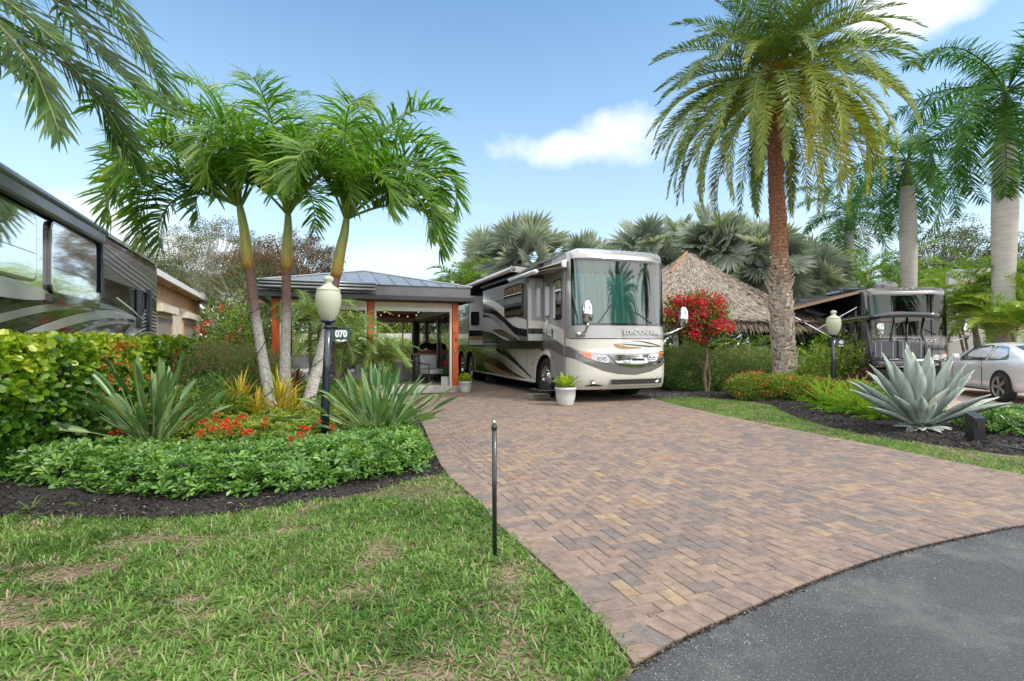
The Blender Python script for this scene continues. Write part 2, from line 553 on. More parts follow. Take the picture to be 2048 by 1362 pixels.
M['datetrunk'] = mat('date_palm_trunk', (0, 0, 0), 0.9, attr_ramp=[(0, (.42, .37, .31)), (.3, (.36, .28, .21)), (.55, (.27, .14, .09)), (1, (.22, .085, .045))], var=(18, .5), bump=(35, .8, .02))
M['fruit'] = mat('orange_fruit_stalks', (.60, .20, .03), 0.6, var=(20, .5))
M['twig'] = mat('brown_twigs', (.16, .11, .08), 0.9, var=(12, .3))
M['adonidia'] = leafmat('palm_leaf_bright', [(.025, .085, .010), (.05, .145, .015), (.10, .225, .024), (.19, .32, .045), (.36, .41, .09)], 0.38, .40, .5)
M['nearpalm'] = leafmat('palm_leaf_overhead', [(.018, .055, .012), (.04, .10, .018), (.08, .17, .03), (.16, .25, .06), (.30, .33, .12)], 0.35, .4, .55)
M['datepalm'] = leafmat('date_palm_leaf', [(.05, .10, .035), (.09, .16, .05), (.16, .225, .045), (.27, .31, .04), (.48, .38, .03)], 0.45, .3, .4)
M['royalleaf'] = leafmat('royal_palm_leaf', [(.018, .065, .012), (.035, .12, .018), (.07, .19, .025), (.16, .26, .04)], 0.55, .3, .25)
M['bismarck'] = leafmat('silver_fan_leaf', [(.13, .165, .15), (.24, .28, .255), (.38, .42, .385), (.42, .44, .34)], 0.5, .3, .35)
M['areca'] = leafmat('areca_leaf', [(.05, .12, .014), (.11, .22, .025), (.20, .32, .035), (.42, .40, .06)], 0.42, .35, .4)
M['pygmy'] = leafmat('pygmy_palm_leaf', [(.07, .14, .03), (.14, .25, .05), (.25, .35, .09), (.42, .42, .14)], 0.45, .3, .4)
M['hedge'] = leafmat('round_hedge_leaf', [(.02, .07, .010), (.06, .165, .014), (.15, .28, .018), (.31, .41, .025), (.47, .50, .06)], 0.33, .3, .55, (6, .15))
M['cover'] = leafmat('whorled_leaf', [(.03, .085, .018), (.06, .155, .026), (.11, .24, .04), (.18, .33, .05), (.34, .46, .06)], 0.33, .25, .55, (6, .15))
M['ixora'] = leafmat('small_yellow_green_leaf', [(.02, .07, .01), (.07, .16, .015), (.18, .26, .02), (.34, .38, .04)], 0.4, .25, .5)
M['firebush'] = leafmat('narrow_shrub_leaf', [(.03, .085, .02), (.07, .16, .035), (.14, .23, .06), (.27, .27, .13)], 0.45, .3, .4)
M['mixleaf'] = leafmat('mixed_shrub_leaf', [(.03, .09, .012), (.08, .18, .022), (.19, .29, .04), (.34, .36, .08), (.38, .20, .08)], 0.45, .25, .4)
M['farleaf'] = leafmat('sunlit_garden_leaf', [(.10, .18, .03), (.20, .32, .05), (.34, .44, .10), (.50, .52, .18)], 0.45, .35, .4)  # ramp lightened: sunlit brightness put into the leaf colour
M['oak'] = leafmat('oak_leaf', [(.035, .06, .022), (.07, .10, .034), (.12, .15, .055), (.19, .19, .09)], 0.55, .2, .3)
M['brownoak'] = leafmat('rusty_leaf', [(.05, .05, .025), (.11, .08, .04), (.17, .10, .05), (.22, .15, .09)], 0.6, .2, .3)
M['croton'] = leafmat('croton_leaf', [(.06, .16, .015), (.28, .34, .03), (.55, .46, .04), (.60, .30, .04)], 0.35, .25, .5)
M['cordyline'] = leafmat('dark_red_leaf', [(.03, .008, .010), (.09, .018, .02), (.17, .03, .03)], 0.35, .2, .5)
M['fern'] = leafmat('foxtail_fern', [(.08, .20, .014), (.16, .32, .02), (.27, .44, .035), (.40, .52, .07)], 0.5, .35, .3)
M['strelitzia'] = leafmat('strelitzia_leaf', [(.03, .095, .03), (.055, .15, .045), (.10, .21, .07), (.19, .29, .11), (.36, .36, .16)], 0.3, .2, .6, (4, .2))
M['agave'] = mat('agave_leaf', (0, 0, 0), 0.5, spec=.4, attr_ramp=[(0, (.16, .20, .185)), (.4, (.26, .32, .29)), (.75, (.37, .42, .385)), (1, (.52, .52, .42))], var=(14, .30), stretch=(1, 1, .12), bump=(20, .15, .004))
M['redflower'] = mat('red_bracts', (.78, .012, .10), 0.6, transl=.3, var=(9, .4))
M['orangeflower'] = mat('orange_blossom', (.60, .085, .022), 0.6, transl=.2, var=(9, .35))
M['pinkflower'] = mat('pink_blossom', (.75, .30, .42), 0.6, transl=.2, var=(9, .3))
M['redleaf'] = leafmat('reddish_tip_leaf', [(.05, .10, .02), (.20, .18, .04), (.48, .20, .05), (.55, .12, .04)], 0.45, .25, .4)

# paints of the coaches
M['cream'] = mat('cream_coach_paint', (.66, .65, .60), 0.18, coat=1.0, spec=.5)
M['silver'] = mat('silver_coach_paint', (.36, .36, .37), 0.28, metal=.25, coat=1.0, var=(.8, .05))
M['grey'] = mat('grey_coach_paint', (.165, .160, .160), 0.22, metal=.15, coat=1.0)
M['tan'] = mat('tan_coach_paint', (.40, .26, .13), 0.22, metal=.2, coat=1.0)
M['black'] = mat('black_coach_paint', (.008, .008, .010), 0.08, coat=1.0)
M['lightgrey'] = mat('pale_grey_coach_paint', (.56, .57, .58), 0.15, metal=.1, coat=1.0)
M['mirrorwhite'] = mat('bright_silver_side', (.93, .94, .95), 0.045, metal=.88, coat=.6)
M['underbody'] = mat('black_underbody', (.012, .012, .012), 0.8)
M['curtain'] = mat('pale_curtain', (.80, .88, .87), 0.9, var=(3, .12), stretch=(4, 4, .5))
M['interior'] = mat('dark_interior', (.03, .035, .035), 0.8)
M['fabricdark'] = mat('awning_fabric', (.020, .022, .026), 0.7)
M['fabrictan'] = mat('awning_underside', (.30, .20, .12), 0.8)
M['amber'] = mat('amber_lamp', (.70, .17, .03), 0.15, coat=1)
M['lamplens'] = mat('clear_lamp_lens', (.34, .36, .38), 0.08, metal=.5, coat=1)
M['brownpaint'] = mat('bronze_coach_paint', (.15, .085, .04), 0.12, metal=.5, coat=1.0)
M['mesh'] = mat('grille_mesh', (.05, .05, .05), 0.6)
M['darkrv'] = mat('charcoal_coach_paint', (.028, .030, .033), 0.15, metal=.3, coat=1)
M['midrv'] = mat('pewter_coach_paint', (.13, .125, .12), 0.3, metal=.2, coat=1)
M['carwhite'] = mat('white_car_paint', (.74, .75, .78), 0.22, metal=.15, coat=1)
M['cartblue'] = mat('blue_grey_cart_paint', (.022, .028, .038), 0.2, metal=.4, coat=1)
M['vinyl'] = mat('grey_vinyl', (.10, .10, .115), 0.5, bump=(90, .4, .004))
M['piping'] = mat('pale_piping', (.55, .55, .52), 0.5)
M['redpaint'] = mat('red_paint', (.60, .015, .03), 0.3, coat=.6)
M['cushion'] = mat('pale_grey_cushion', (.66, .67, .70), 0.9, var=(12, .1))
M['wicker'] = mat('grey_wicker', (.30, .30, .31), 0.8, bump=(120, .6, .01))
M['pot'] = mat('white_glazed_pot', (.62, .63, .62), 0.35, coat=.4, var=(4, .08), bump=(22, .15, .01))
M['potsoil'] = mat('pot_soil', (.04, .03, .02), 0.95)
M['stone'] = mat('grey_block', (.27, .25, .22), 0.9, var=(8, .2), bump=(60, .5, .01))
M['letterwhite'] = mat('white_lettering', (.82, .85, .86), 0.5)
M['signgreen'] = mat('dark_green_sign', (.025, .07, .055), 0.4, coat=.4)
M['wallgrey'] = mat('pale_grey_wall', (.50, .50, .50), 0.85, var=(1.2, .12), dirt=(1.2, (.30, .30, .29), .5, .5, .75))
M['shutter'] = mat('slatted_shutter', (.33, .29, .24), 0.7, var=(2, .1))
M['bulb'] = mat('string_bulb', (.9, .9, .8), 0.3, emit=((1, .92, .75), .8))
M['tile'] = mat('orange_ridge_tile', (.36, .17, .10), 0.8, var=(10, .3))
M['cabgreen'] = mat('green_grey_cab_lining', (.05, .14, .11), 0.8)
M['darkws'] = glass('green_windscreen', (.08, .30, .23), refl=.5)
# ------------------------------------------------------------------ ground
def sheet(name, poly, z, m, jitter=0):
    b = MB()
    p = [(x, y, z) for x, y in poly]
    b.add(p, [list(range(len(p)))])
    o = b.build(name, m)
    tag(o, kind='structure')
    return o

g = MB(); g.add([(-600, -200, -.07), (600, -200, -.07), (600, 1500, -.07), (-600, 1500, -.07)], [(0, 1, 2, 3)])
tag(g.build('ground', M['ground']), kind='structure')

LEFT = [(-2.9, 13.6), (-2.35, 12.0), (-1.85, 10.2), (-1.45, 8.6), (-1.12, 7.2), (-.72, 5.6), (-.30, 4.55), (-.114, 3.97), (.21, 3.19), (.387, 2.695), (.517, 2.22)]
ROADE = [(.517, 2.22), (.807, 2.44), (1.37, 2.796), (1.925, 3.125), (2.59, 3.464), (3.40, 3.787), (3.83, 3.93), (5.2, 4.2), (7.2, 4.35), (12, 4.3)]
RIGHT = [(7.4, 4.42), (6.3, 4.75), (5.3, 5.44), (4.81, 7.1), (4.25, 8.88), (3.85, 10.6), (3.62, 11.8), (3.50, 13.0)]
LEFTS = [tuple(q) for q in spline(LEFT, 60)]
ROADS = [tuple(q) for q in spline(ROADE[:-1], 50)]
RIGHTS = [tuple(q) for q in spline(RIGHT, 40)]
drive = LEFTS + ROADS[1:] + RIGHTS + [(3.25, 13.6), (-1.6, 27.0), (-4.6, 26.0), (-1.25, 15.15), (-1.45, 15.05)]
sheet('driveway_bed', drive, -0.012, M['joint'])

road = [(.517, 2.20)] + [(x, y - .01) for x, y in ROADS[1:]] + [(12, 4.1), (60, 4.0), (60, -40), (-40, -40), (-40, -6), (-10, -1.2), (-3, .35), (-.9, 1.05), (-.1, 1.55), (.28, 1.9), (.42, 2.1)]
sheet('road', road, -0.016, M['asphalt'])

def pavers():
    rs = np.random.RandomState(3)
    b = MB()
    w_ = 0.095
    org = np.array([0.6, 2.0])
    I, J = np.meshgrid(np.arange(-120, 130), np.arange(-60, 270))
    bricks = []
    for kind in (0, 1):
        if kind == 0:
            k = (I - J) % 4 == 0
            i = I[k]; j = J[k]; cx = (i + 1) * w_; cy = (j + .5) * w_; hx = w_; hy = w_ / 2
        else:
            k = (I - J) % 4 == 3
            i = I[k]; j = J[k]; cx = (i + .5) * w_; cy = (j + 1) * w_; hx = w_ / 2; hy = w_
        X = org[0] + cx * U[0] + cy * V[0]; Y = org[1] + cx * U[1] + cy * V[1]
        ok = inside(drive, X, Y)
        bricks.append(np.stack([X[ok], Y[ok], np.full(ok.sum(), hx), np.full(ok.sum(), hy), np.full(ok.sum(), YAW), np.zeros(ok.sum())], 1))
    B = np.vstack(bricks)
    # keep the whole field bricks inside the soldier course
    dl = np.minimum(edge_dist(LEFTS, B[:, 0], B[:, 1], False), edge_dist(ROADS, B[:, 0], B[:, 1], False))
    dl = np.minimum(dl, edge_dist(RIGHTS, B[:, 0], B[:, 1], False))
    B = B[dl > 0.112]
    def soldier(path, inward, w=.100, ln=.20, ends=(0, 0)):
        p = np.array(path)
        seg = np.hypot(*np.diff(p, axis=0).T); s = np.r_[0, np.cumsum(seg)]
        n = int((s[-1] - ends[0] - ends[1]) / w)
        t = ends[0] + (np.arange(n) + .5) * w if not ends[1] else s[-1] - ends[1] - (np.arange(n) + .5) * w
        x = np.interp(t, s, p[:, 0]); y = np.interp(t, s, p[:, 1])
        dx = np.interp(t + .05, s, p[:, 0]) - np.interp(t - .05, s, p[:, 0]); dy = np.interp(t + .05, s, p[:, 1]) - np.interp(t - .05, s, p[:, 1])
        a = np.arctan2(dy, dx)
        nx = -np.sin(a) * inward; ny = np.cos(a) * inward
        return np.stack([x + nx * ln / 2, y + ny * ln / 2, np.full(n, w / 2), np.full(n, ln / 2), a, np.full(n, 0.003)], 1)
    S = np.vstack([soldier(LEFTS, 1, ends=(0, .13)), soldier(ROADS, 1, ends=(.18, 0)), soldier(RIGHTS, 1)])
    B = np.vstack([B, S])
    n = len(B)
    gap = 0.0026; ch = 0.003
    z0 = B[:, 5] + rs.uniform(-.0015, .0015, n)
    ca = np.cos(B[:, 4]); sa = np.sin(B[:, 4])
    vs = np.zeros((n, 12, 3))
    for r_, (ins, dz) in enumerate(((gap + ch, 0.0), (gap, -ch), (gap, -.025))):
        hx = B[:, 2] - ins; hy = B[:, 3] - ins
        for c_, (sx, sy) in enumerate(((-1, -1), (1, -1), (1, 1), (-1, 1))):
            lx = sx * hx; ly = sy * hy
            vs[:, r_ * 4 + c_, 0] = B[:, 0] + lx * ca - ly * sa
            vs[:, r_ * 4 + c_, 1] = B[:, 1] + lx * sa + ly * ca
            vs[:, r_ * 4 + c_, 2] = z0 + dz + lx * rs.uniform(-.008, .008, n)
    fs = [(0, 1, 2, 3)] + [(4 + i, 4 + (i + 1) % 4, (i + 1) % 4, i) for i in range(4)] + [(8 + i, 8 + (i + 1) % 4, 4 + (i + 1) % 4, 4 + i) for i in range(4)]
    fs = np.array(fs)[None] + (np.arange(n) * 12)[:, None, None]
    # cut brick in the corner
    ca_ = np.array(LEFTS[-1]); A_ = np.array(LEFTS[-1]) + (np.array(LEFTS[-3]) - np.array(LEFTS[-1])) / np.linalg.norm(np.array(LEFTS[-3]) - np.array(LEFTS[-1])) * .128
    dl_ = (ca_ - A_) / .128; B2 = A_ + np.array([-dl_[1], dl_[0]]) * .215
    rp = np.array(ROADS); sg_ = np.r_[0, np.cumsum(np.hypot(*np.diff(rp, axis=0).T))]
    C2 = np.array([np.interp(.19, sg_, rp[:, 0]), np.interp(.19, sg_, rp[:, 1])])
    q_ = np.array([ca_, C2, B2, A_]); q_ = q_ + (q_.mean(0) - q_) * .02
    b.add([(x, y, .002) for x, y in q_] + [(x, y, -.025) for x, y in q_], [(0, 1, 2, 3), (0, 4, 5, 1), (1, 5, 6, 2), (2, 6, 7, 3), (3, 7, 4, 0)], .5)
    blend = smooth_noise(B[:, 0], B[:, 1], 5, 1.1) * .35
    t = np.clip(rs.beta(1.1, 1.25, n) * .85 + blend - .10, 0, 1)
    yel = rs.rand(n) < .045
    t[yel] = rs.uniform(.8, 1, yel.sum())
    b.add(vs.reshape(-1, 3), fs.reshape(-1, 4), np.repeat(t, 12))
    o = b.build('driveway', M['paver'])
    tag(o, kind='structure')
pavers()

# lawn in the foreground
MULCHF = [(-9, 4.6), (-6.0, 4.15), (-4.04, 4.12), (-2.66, 4.09), (-1.9, 4.45), (-1.38, 4.78), (-.95, 5.3), (-.66, 5.56)]
mf = [tuple(q) for q in spline(MULCHF, 40)]
left_low = [q for q in LEFTS if q[1] < 5.55]
lawn = mf + left_low + [(.42, 2.08), (.28, 1.88), (-.1, 1.53), (-.9, 1.03), (-3, .33), (-10, -1.2), (-14, 1)]
sheet('lawn_soil', lawn, -0.022, M['soil'])
left_up = [q for q in LEFTS if q[1] >= 5.5]
bed = left_up + mf[::-1] + [(-14, 5), (-20, 20), (-14, 30), (-6.6, 13.4), (-6.3, 13.3), (-1.5, 15.0)]
def mound(name, poly, m, z, amp, seed, step=.09, lim=None):
    """a gently uneven sheet cut to a polygon"""
    p = np.array(poly); lo = p.min(0); hi = p.max(0)
    if lim:
        lo = np.maximum(lo, lim[0]); hi = np.minimum(hi, lim[1])
    xs = np.arange(lo[0], hi[0], step); ys = np.arange(lo[1], hi[1], step)
    X, Y = np.meshgrid(xs, ys)
    d = edge_dist(poly, X, Y)
    ins = inside(poly, X, Y)
    Z = z + np.minimum(d, .5) * amp + (smooth_noise(X, Y, seed, 4) - .5) * .03 + (smooth_noise(X, Y, seed + 1, 14) - .5) * .018
    Z = np.where(ins, Z, z - .05)
    b = MB()
    ok = ins[:-1, :-1] | ins[1:, :-1] | ins[:-1, 1:] | ins[1:, 1:]
    i, j = np.nonzero(ok)
    m_ = X.shape[1]
    fs = np.stack([i * m_ + j, i * m_ + j + 1, (i + 1) * m_ + j + 1, (i + 1) * m_ + j], 1)
    b.add(np.stack([X, Y, Z], -1).reshape(-1, 3), fs)
    o = b.build(name, m, smooth=True)
    tag(o, kind='structure')
sheet('mulch_ground', bed, -0.020, M['mulch'])
mound('mulch_bed', bed, M['mulch'], -.008, .10, 4, lim=((-7, 3.9), (0, 9.5)))

# right hand side: grass strip, mulch bed, neighbour drives
STRIP_IN = RIGHTS[::-1]          # far -> near
STRIP_OUT = [(3.62, 13.35), (4.4, 13.6), (5.25, 12.9), (5.75, 11.9), (5.45, 10.6), (5.2, 9.3), (5.25, 8.2), (5.45, 7.5), (5.70, 7.1), (6.2, 6.35), (7.2, 5.7), (9, 5.2), (12, 5.0)]
so = [tuple(q) for q in spline(STRIP_OUT, 50)]
strip = STRIP_IN + [(12, 4.35)] + so[::-1]
sheet('grass_strip_soil', strip, -0.016, M['soil'])
rbed = so + [(12, 8.0), (9.6, 8.6), (8.6, 10.2), (8.8, 14), (9.0, 19), (3, 34), (-1, 30), (3.2, 14.2)]
sheet('planting_ground', rbed, -0.024, M['mulch'])
mound('planting_bed', rbed, M['mulch'], -.012, .12, 9, lim=((3.4, 5.0), (9.5, 14.5)))
sheet('neighbour_drive', [(12.4, 4.45), (12.6, 8.2), (9.75, 8.75), (8.8, 10.3), (9.0, 14), (9.2, 30), (20, 30), (24, 4.4)], -0.030, M['pinkpave'])
sheet('far_drive', [(-30, 9), (-12, 6), (-7.6, 8), (-13.5, 22), (-20, 40), (-40, 40)], -0.034, M['concrete'])

def grass(name, poly, dens, ln, wd, seed, dry=None, ymin=-99, extra=None):
    rs = np.random.RandomState(seed)
    x, y = scatter(poly, dens, rs)
    k = (y > ymin) & (np.abs(x) < y * 1.12 + .8)
    x = x[k]; y = y[k]
    # bare patches
    bare = smooth_noise(x, y, seed + 5, 2.3) * .6 + smooth_noise(x, y, seed + 6, 6.5) * .4
    if dry:
        for (px, py, r1, r2, am) in dry:
            bare = bare + am * np.exp(-(((x - px) / r1) ** 2 + ((y - py) / r2) ** 2))
    keep = rs.rand(len(x)) > np.clip((bare - .60) * 2.0, 0, .80)
    x = x[keep]; y = y[keep]; bare = bare[keep]
    # tufts: pull blades towards tuft centres
    tx = np.round(x / .07) * .07; ty = np.round(y / .07) * .07
    h1 = np.modf(np.abs(np.sin(tx * 127.1 + ty * 311.7) * 43758.5))[0]; h2 = np.modf(np.abs(np.sin(tx * 269.5 + ty * 183.3) * 43758.5))[0]
    cx = tx + (h1 - .5) * .06; cy = ty + (h2 - .5) * .06
    x = x * .62 + cx * .38; y = y * .62 + cy * .38
    n = len(x)
    az = np.arctan2(y - cy, x - cx) + rs.normal(0, .9, n)
    L = rs.uniform(ln[0], ln[1], n) * (1 - .35 * np.clip((bare - .5) * 2, 0, 1)) * (.8 + .4 * smooth_noise(x, y, seed + 9, 5))
    el = rs.uniform(R(4), R(62), n)
    el = np.where(bare > .78, rs.uniform(0, R(25), n), el)
    d0 = np.stack([np.cos(az) * np.cos(el), np.sin(az) * np.cos(el), np.sin(el)], 1)
    side = np.stack([-np.sin(az), np.cos(az), np.zeros(n)], 1)
    W = rs.uniform(wd[0], wd[1], n)
    P0 = np.stack([x, y, np.full(n, -.018)], 1)
    sts = [(0, .7), (.4, 1), (.75, .75), (1, .12)]
    bend = rs.uniform(.15, .55, n)
    vs = np.zeros((n, 8, 3))
    for i, (s, wv) in enumerate(sts):
        c = P0 + d0 * (L * s)[:, None]
        c[:, 2] -= bend * L * s * s
        c[:, 2] = np.maximum(c[:, 2], -.016 + .004 * s)
        vs[:, 2 * i] = c + side * (W * wv / 2)[:, None]
        vs[:, 2 * i + 1] = c - side * (W * wv / 2)[:, None]
    fs = np.array([(0, 1, 3, 2), (2, 3, 5, 4), (4, 5, 7, 6)])[None] + (np.arange(n) * 8)[:, None, None]
    t = rs.uniform(.02, .58, n) + (smooth_noise(x, y, seed + 11, 1.7) - .5) * .25
    brown = rs.rand(n) < np.clip((bare - .50) * 1.8, .05, .93)
    t = np.where(brown, rs.uniform(.7, 1, n), t)
    b = MB()
    b.add(vs.reshape(-1, 3), fs.reshape(-1, 4), np.repeat(np.clip(t, 0, 1), 8))
    o = b.build(name, M['grass'])
    tag(o, kind='stuff')
    return o
def gp(px, py):
    D = F * H / (py - 688)
    return ((px - 1024) / F * D, D)
dry = []
for (px, py, rx, ry, am) in ((400, 1075, .32, .12, .30), (250, 1080, .2, .12, .22), (420, 1095, .25, .12, .2), (640, 1050, .2, .10, .25), (100, 1245, .22, .07, .45), (370, 1130, .10, .12, .3),
                             (385, 1190, .10, .06, .5), (410, 1225, .09, .05, .45), (880, 1045, .10, .07, .35), (180, 1140, .2, .08, .2), (560, 1100, .15, .08, .2), (330, 1160, .1, .06, .3)):
    gx, gy = gp(px, py)
    dry.append((gx, gy, rx, ry, am * 1.1))
lawn_g = [q for q in lawn]
grass('lawn_grass', [(x + (.02 if y > 2.1 and x > -1 else 0), y + .03) for x, y in lawn_g], 8200, (.03, .095), (.004, .009), 21, dry, ymin=1.5)
grass('strip_grass', strip, 4600, (.03, .075), (.005, .010), 31, None)

def chips(name, poly, dens, seed, lim, size=(.012, .05), m='chip', flat=.25, z=0.0, amp=.10):
    rs = np.random.RandomState(seed)
    x, y = scatter(poly, dens, rs)
    k = (x > lim[0][0]) & (x < lim[1][0]) & (y > lim[0][1]) & (y < lim[1][1])
    x = x[k]; y = y[k]
    n = len(x)
    d = edge_dist(poly, x, y)
    zz = z + np.minimum(d, .5) * amp + rs.uniform(-.002, .016, n)
    az = rs.uniform(0, 6.28, n); L = rs.uniform(*size, n); W = L * rs.uniform(.15, .5, n)
    tilt = rs.normal(0, .35, n)
    a = np.stack([np.cos(az) * np.cos(tilt), np.sin(az) * np.cos(tilt), np.sin(tilt)], 1)
    s = np.stack([-np.sin(az), np.cos(az), rs.normal(0, .3, n)], 1)
    P0 = np.stack([x, y, zz], 1)
    up = np.array([0, 0, 1.0])
    vs = np.stack([P0 - a * L[:, None] / 2, P0 + s * W[:, None] / 2 + up * (L * .1)[:, None], P0 + a * L[:, None] / 2, P0 - s * W[:, None] / 2 + up * (L * .05)[:, None]], 1)
    fs = np.arange(n * 4).reshape(n, 4)
    b = MB(); b.add(vs.reshape(-1, 3), fs, np.repeat(rs.rand(n) ** 1.4, 4))
    tag(b.build(name, M[m]), kind='stuff')
chips('mulch_chips', bed, 2200, 41, ((-5.6, 3.9), (-.5, 6.2)), z=-.006)
chips('bed_mulch_chips', rbed, 900, 42, ((3.5, 5.2), (9.0, 14)), size=(.02, .07), z=-.010, amp=.12)
# grey gravel by the front of the coach
gravel = [(3.05, 13.1), (3.6, 13.1), (4.4, 13.5), (6.0, 13.9), (6.0, 14.4), (3.6, 14.4), (3.0, 13.7)]
chips('gravel', gravel, 4500, 43, ((2, 12), (7, 15)), size=(.02, .05), m='gravel', z=.0, amp=.06)

# grit and dirt caught along the joint between bricks and asphalt
def grit(name, path, seed, n, m, off, size, z):
    rs = np.random.RandomState(seed)
    p = np.array(path); seg = np.hypot(*np.diff(p, axis=0).T); s = np.r_[0, np.cumsum(seg)]
    t = rs.rand(n) ** 1.2 * min(s[-1], 6.5)
    x = np.interp(t, s, p[:, 0]); y = np.interp(t, s, p[:, 1])
    dx = np.interp(t + .05, s, p[:, 0]) - x; dy = np.interp(t + .05, s, p[:, 1]) - y
    a = np.arctan2(dy, dx); o = off[0] + np.abs(rs.normal(0, off[1], n))
    x = x + np.sin(a) * o; y = y - np.cos(a) * o
    az = rs.uniform(0, 6.28, n); L = rs.uniform(*size, n)
    A = np.stack([np.cos(az), np.sin(az), rs.normal(0, .3, n)], 1) * L[:, None]; S = np.stack([-np.sin(az), np.cos(az), rs.normal(0, .3, n)], 1) * (L * rs.uniform(.4, .9, n))[:, None]
    P0 = np.stack([x, y, z + rs.uniform(0, .004, n)], 1)
    vs = np.stack([P0 - A / 2, P0 + S / 2 + Z3 * L[:, None] * .35, P0 + A / 2, P0 - S / 2], 1)
    b = MB(); b.add(vs.reshape(-1, 3), np.arange(n * 4).reshape(n, 4), np.repeat(rs.rand(n), 4))
    tag(b.build(name, M[m]), kind='stuff')
Z3 = np.array([0, 0, 1.0])
grit('edge_dirt', ROADS, 71, 3800, 'chip', (-.012, .018), (.006, .018), -.013)
grit('edge_grit', ROADS, 72, 9000, 'gravel', (.02, .16), (.003, .008), -.0145)

# fallen leaves
def litter(name, poly, dens, seed, z):
    rs = np.random.RandomState(seed)
    x, y = scatter(poly, dens, rs)
    k = (np.abs(x) < y * 1.05 + .5) & (y > 1.6) & (y < 12)
    x = x[k]; y = y[k]; n = len(x)
    az = rs.uniform(0, 6.28, n); L = rs.uniform(.010, .026, n)
    A = np.stack([np.cos(az), np.sin(az), rs.normal(0, .15, n)], 1) * L[:, None]; S = np.stack([-np.sin(az), np.cos(az), rs.normal(0, .3, n)], 1) * (L * rs.uniform(.2, .4, n))[:, None]
    P0 = np.stack([x, y, z + rs.uniform(.002, .02, n)], 1)
    vs = np.stack([P0 - A, P0 + S + Z3 * L[:, None] * .2, P0 + A, P0 - S + Z3 * L[:, None] * .15], 1)
    b = MB(); b.add(vs.reshape(-1, 3), np.arange(n * 4).reshape(n, 4), np.repeat(rs.uniform(.7, 1, n), 4))
    tag(b.build(name, M['grass']), kind='stuff')
litter('lawn_litter', lawn, 7, 81, .004)
litter('bed_litter', bed, 6, 82, .03)
litter('driveway_litter', drive, .5, 83, .003)
# ------------------------------------------------------------------ leaf builders (all vectorised)
def leafset(b, P0, D, N, L, W, tint, s1=.35, w1=1.0, s2=.75, w2=.7, fold=.15, droop=.1, mi=0):
    n = len(P0)
    D = nrm(D); S = nrm(np.cross(D, N)); N2 = np.cross(S, D)
    L = np.broadcast_to(L, (n,))[:, None]; W = np.broadcast_to(W, (n,))[:, None]
    g = np.array([0, 0, -1.0])
    vs = np.stack([P0,
                   P0 + D * L * s1 + S * W * w1 / 2 + N2 * W * fold,
                   P0 + D * L * s2 + S * W * w2 / 2 + N2 * W * fold + g * droop * L * s2 ** 2,
                   P0 + D * L + g * droop * L,
                   P0 + D * L * s2 - S * W * w2 / 2 + N2 * W * fold + g * droop * L * s2 ** 2,
                   P0 + D * L * s1 - S * W * w1 / 2 + N2 * W * fold], 1)
    fs = np.array([(0, 1, 2, 3), (0, 3, 4, 5)])[None] + (np.arange(n) * 6)[:, None, None]
    b.add(vs.reshape(-1, 3), fs.reshape(-1, 4), np.repeat(np.clip(tint, 0, 1), 6), mi)

def ribbonset(b, P0, D, S, L, W, bend, tint, prof=((0, .6), (.35, 1), (.75, .7), (1, .08)), curl=None, mi=0, tipt=0.0):
    """flat leaflets: start P0, direction D, width direction S, gravity bend"""
    n = len(P0)
    D = nrm(D); S = nrm(S - D * (S * D).sum(1, keepdims=True))
    L = np.broadcast_to(L, (n,))[:, None]; W = np.broadcast_to(W, (n,))[:, None]
    bend = np.broadcast_to(bend, (n,))[:, None]
    g = np.array([0, 0, -1.0])
    k = len(prof)
    vs = np.zeros((n, 2 * k, 3)); tt = np.zeros((n, 2 * k))
    for i, (s, wv) in enumerate(prof):
        dd = nrm(D + g * bend * s * 1.6)
        c = P0 + (D * .5 + dd * .5) * L * s
        if curl is not None:
            c = c + curl * (L * s * s)
        vs[:, 2 * i] = c + S * W * wv / 2
        vs[:, 2 * i + 1] = c - S * W * wv / 2
        tt[:, 2 * i] = tint + tipt * s * s; tt[:, 2 * i + 1] = tint + tipt * s * s
    fs = np.array([(2 * i, 2 * i + 1, 2 * i + 3, 2 * i + 2) for i in range(k - 1)])[None] + (np.arange(n) * 2 * k)[:, None, None]
    b.add(vs.reshape(-1, 3), fs.reshape(-1, 4), np.clip(tt, 0, 1).ravel(), mi)

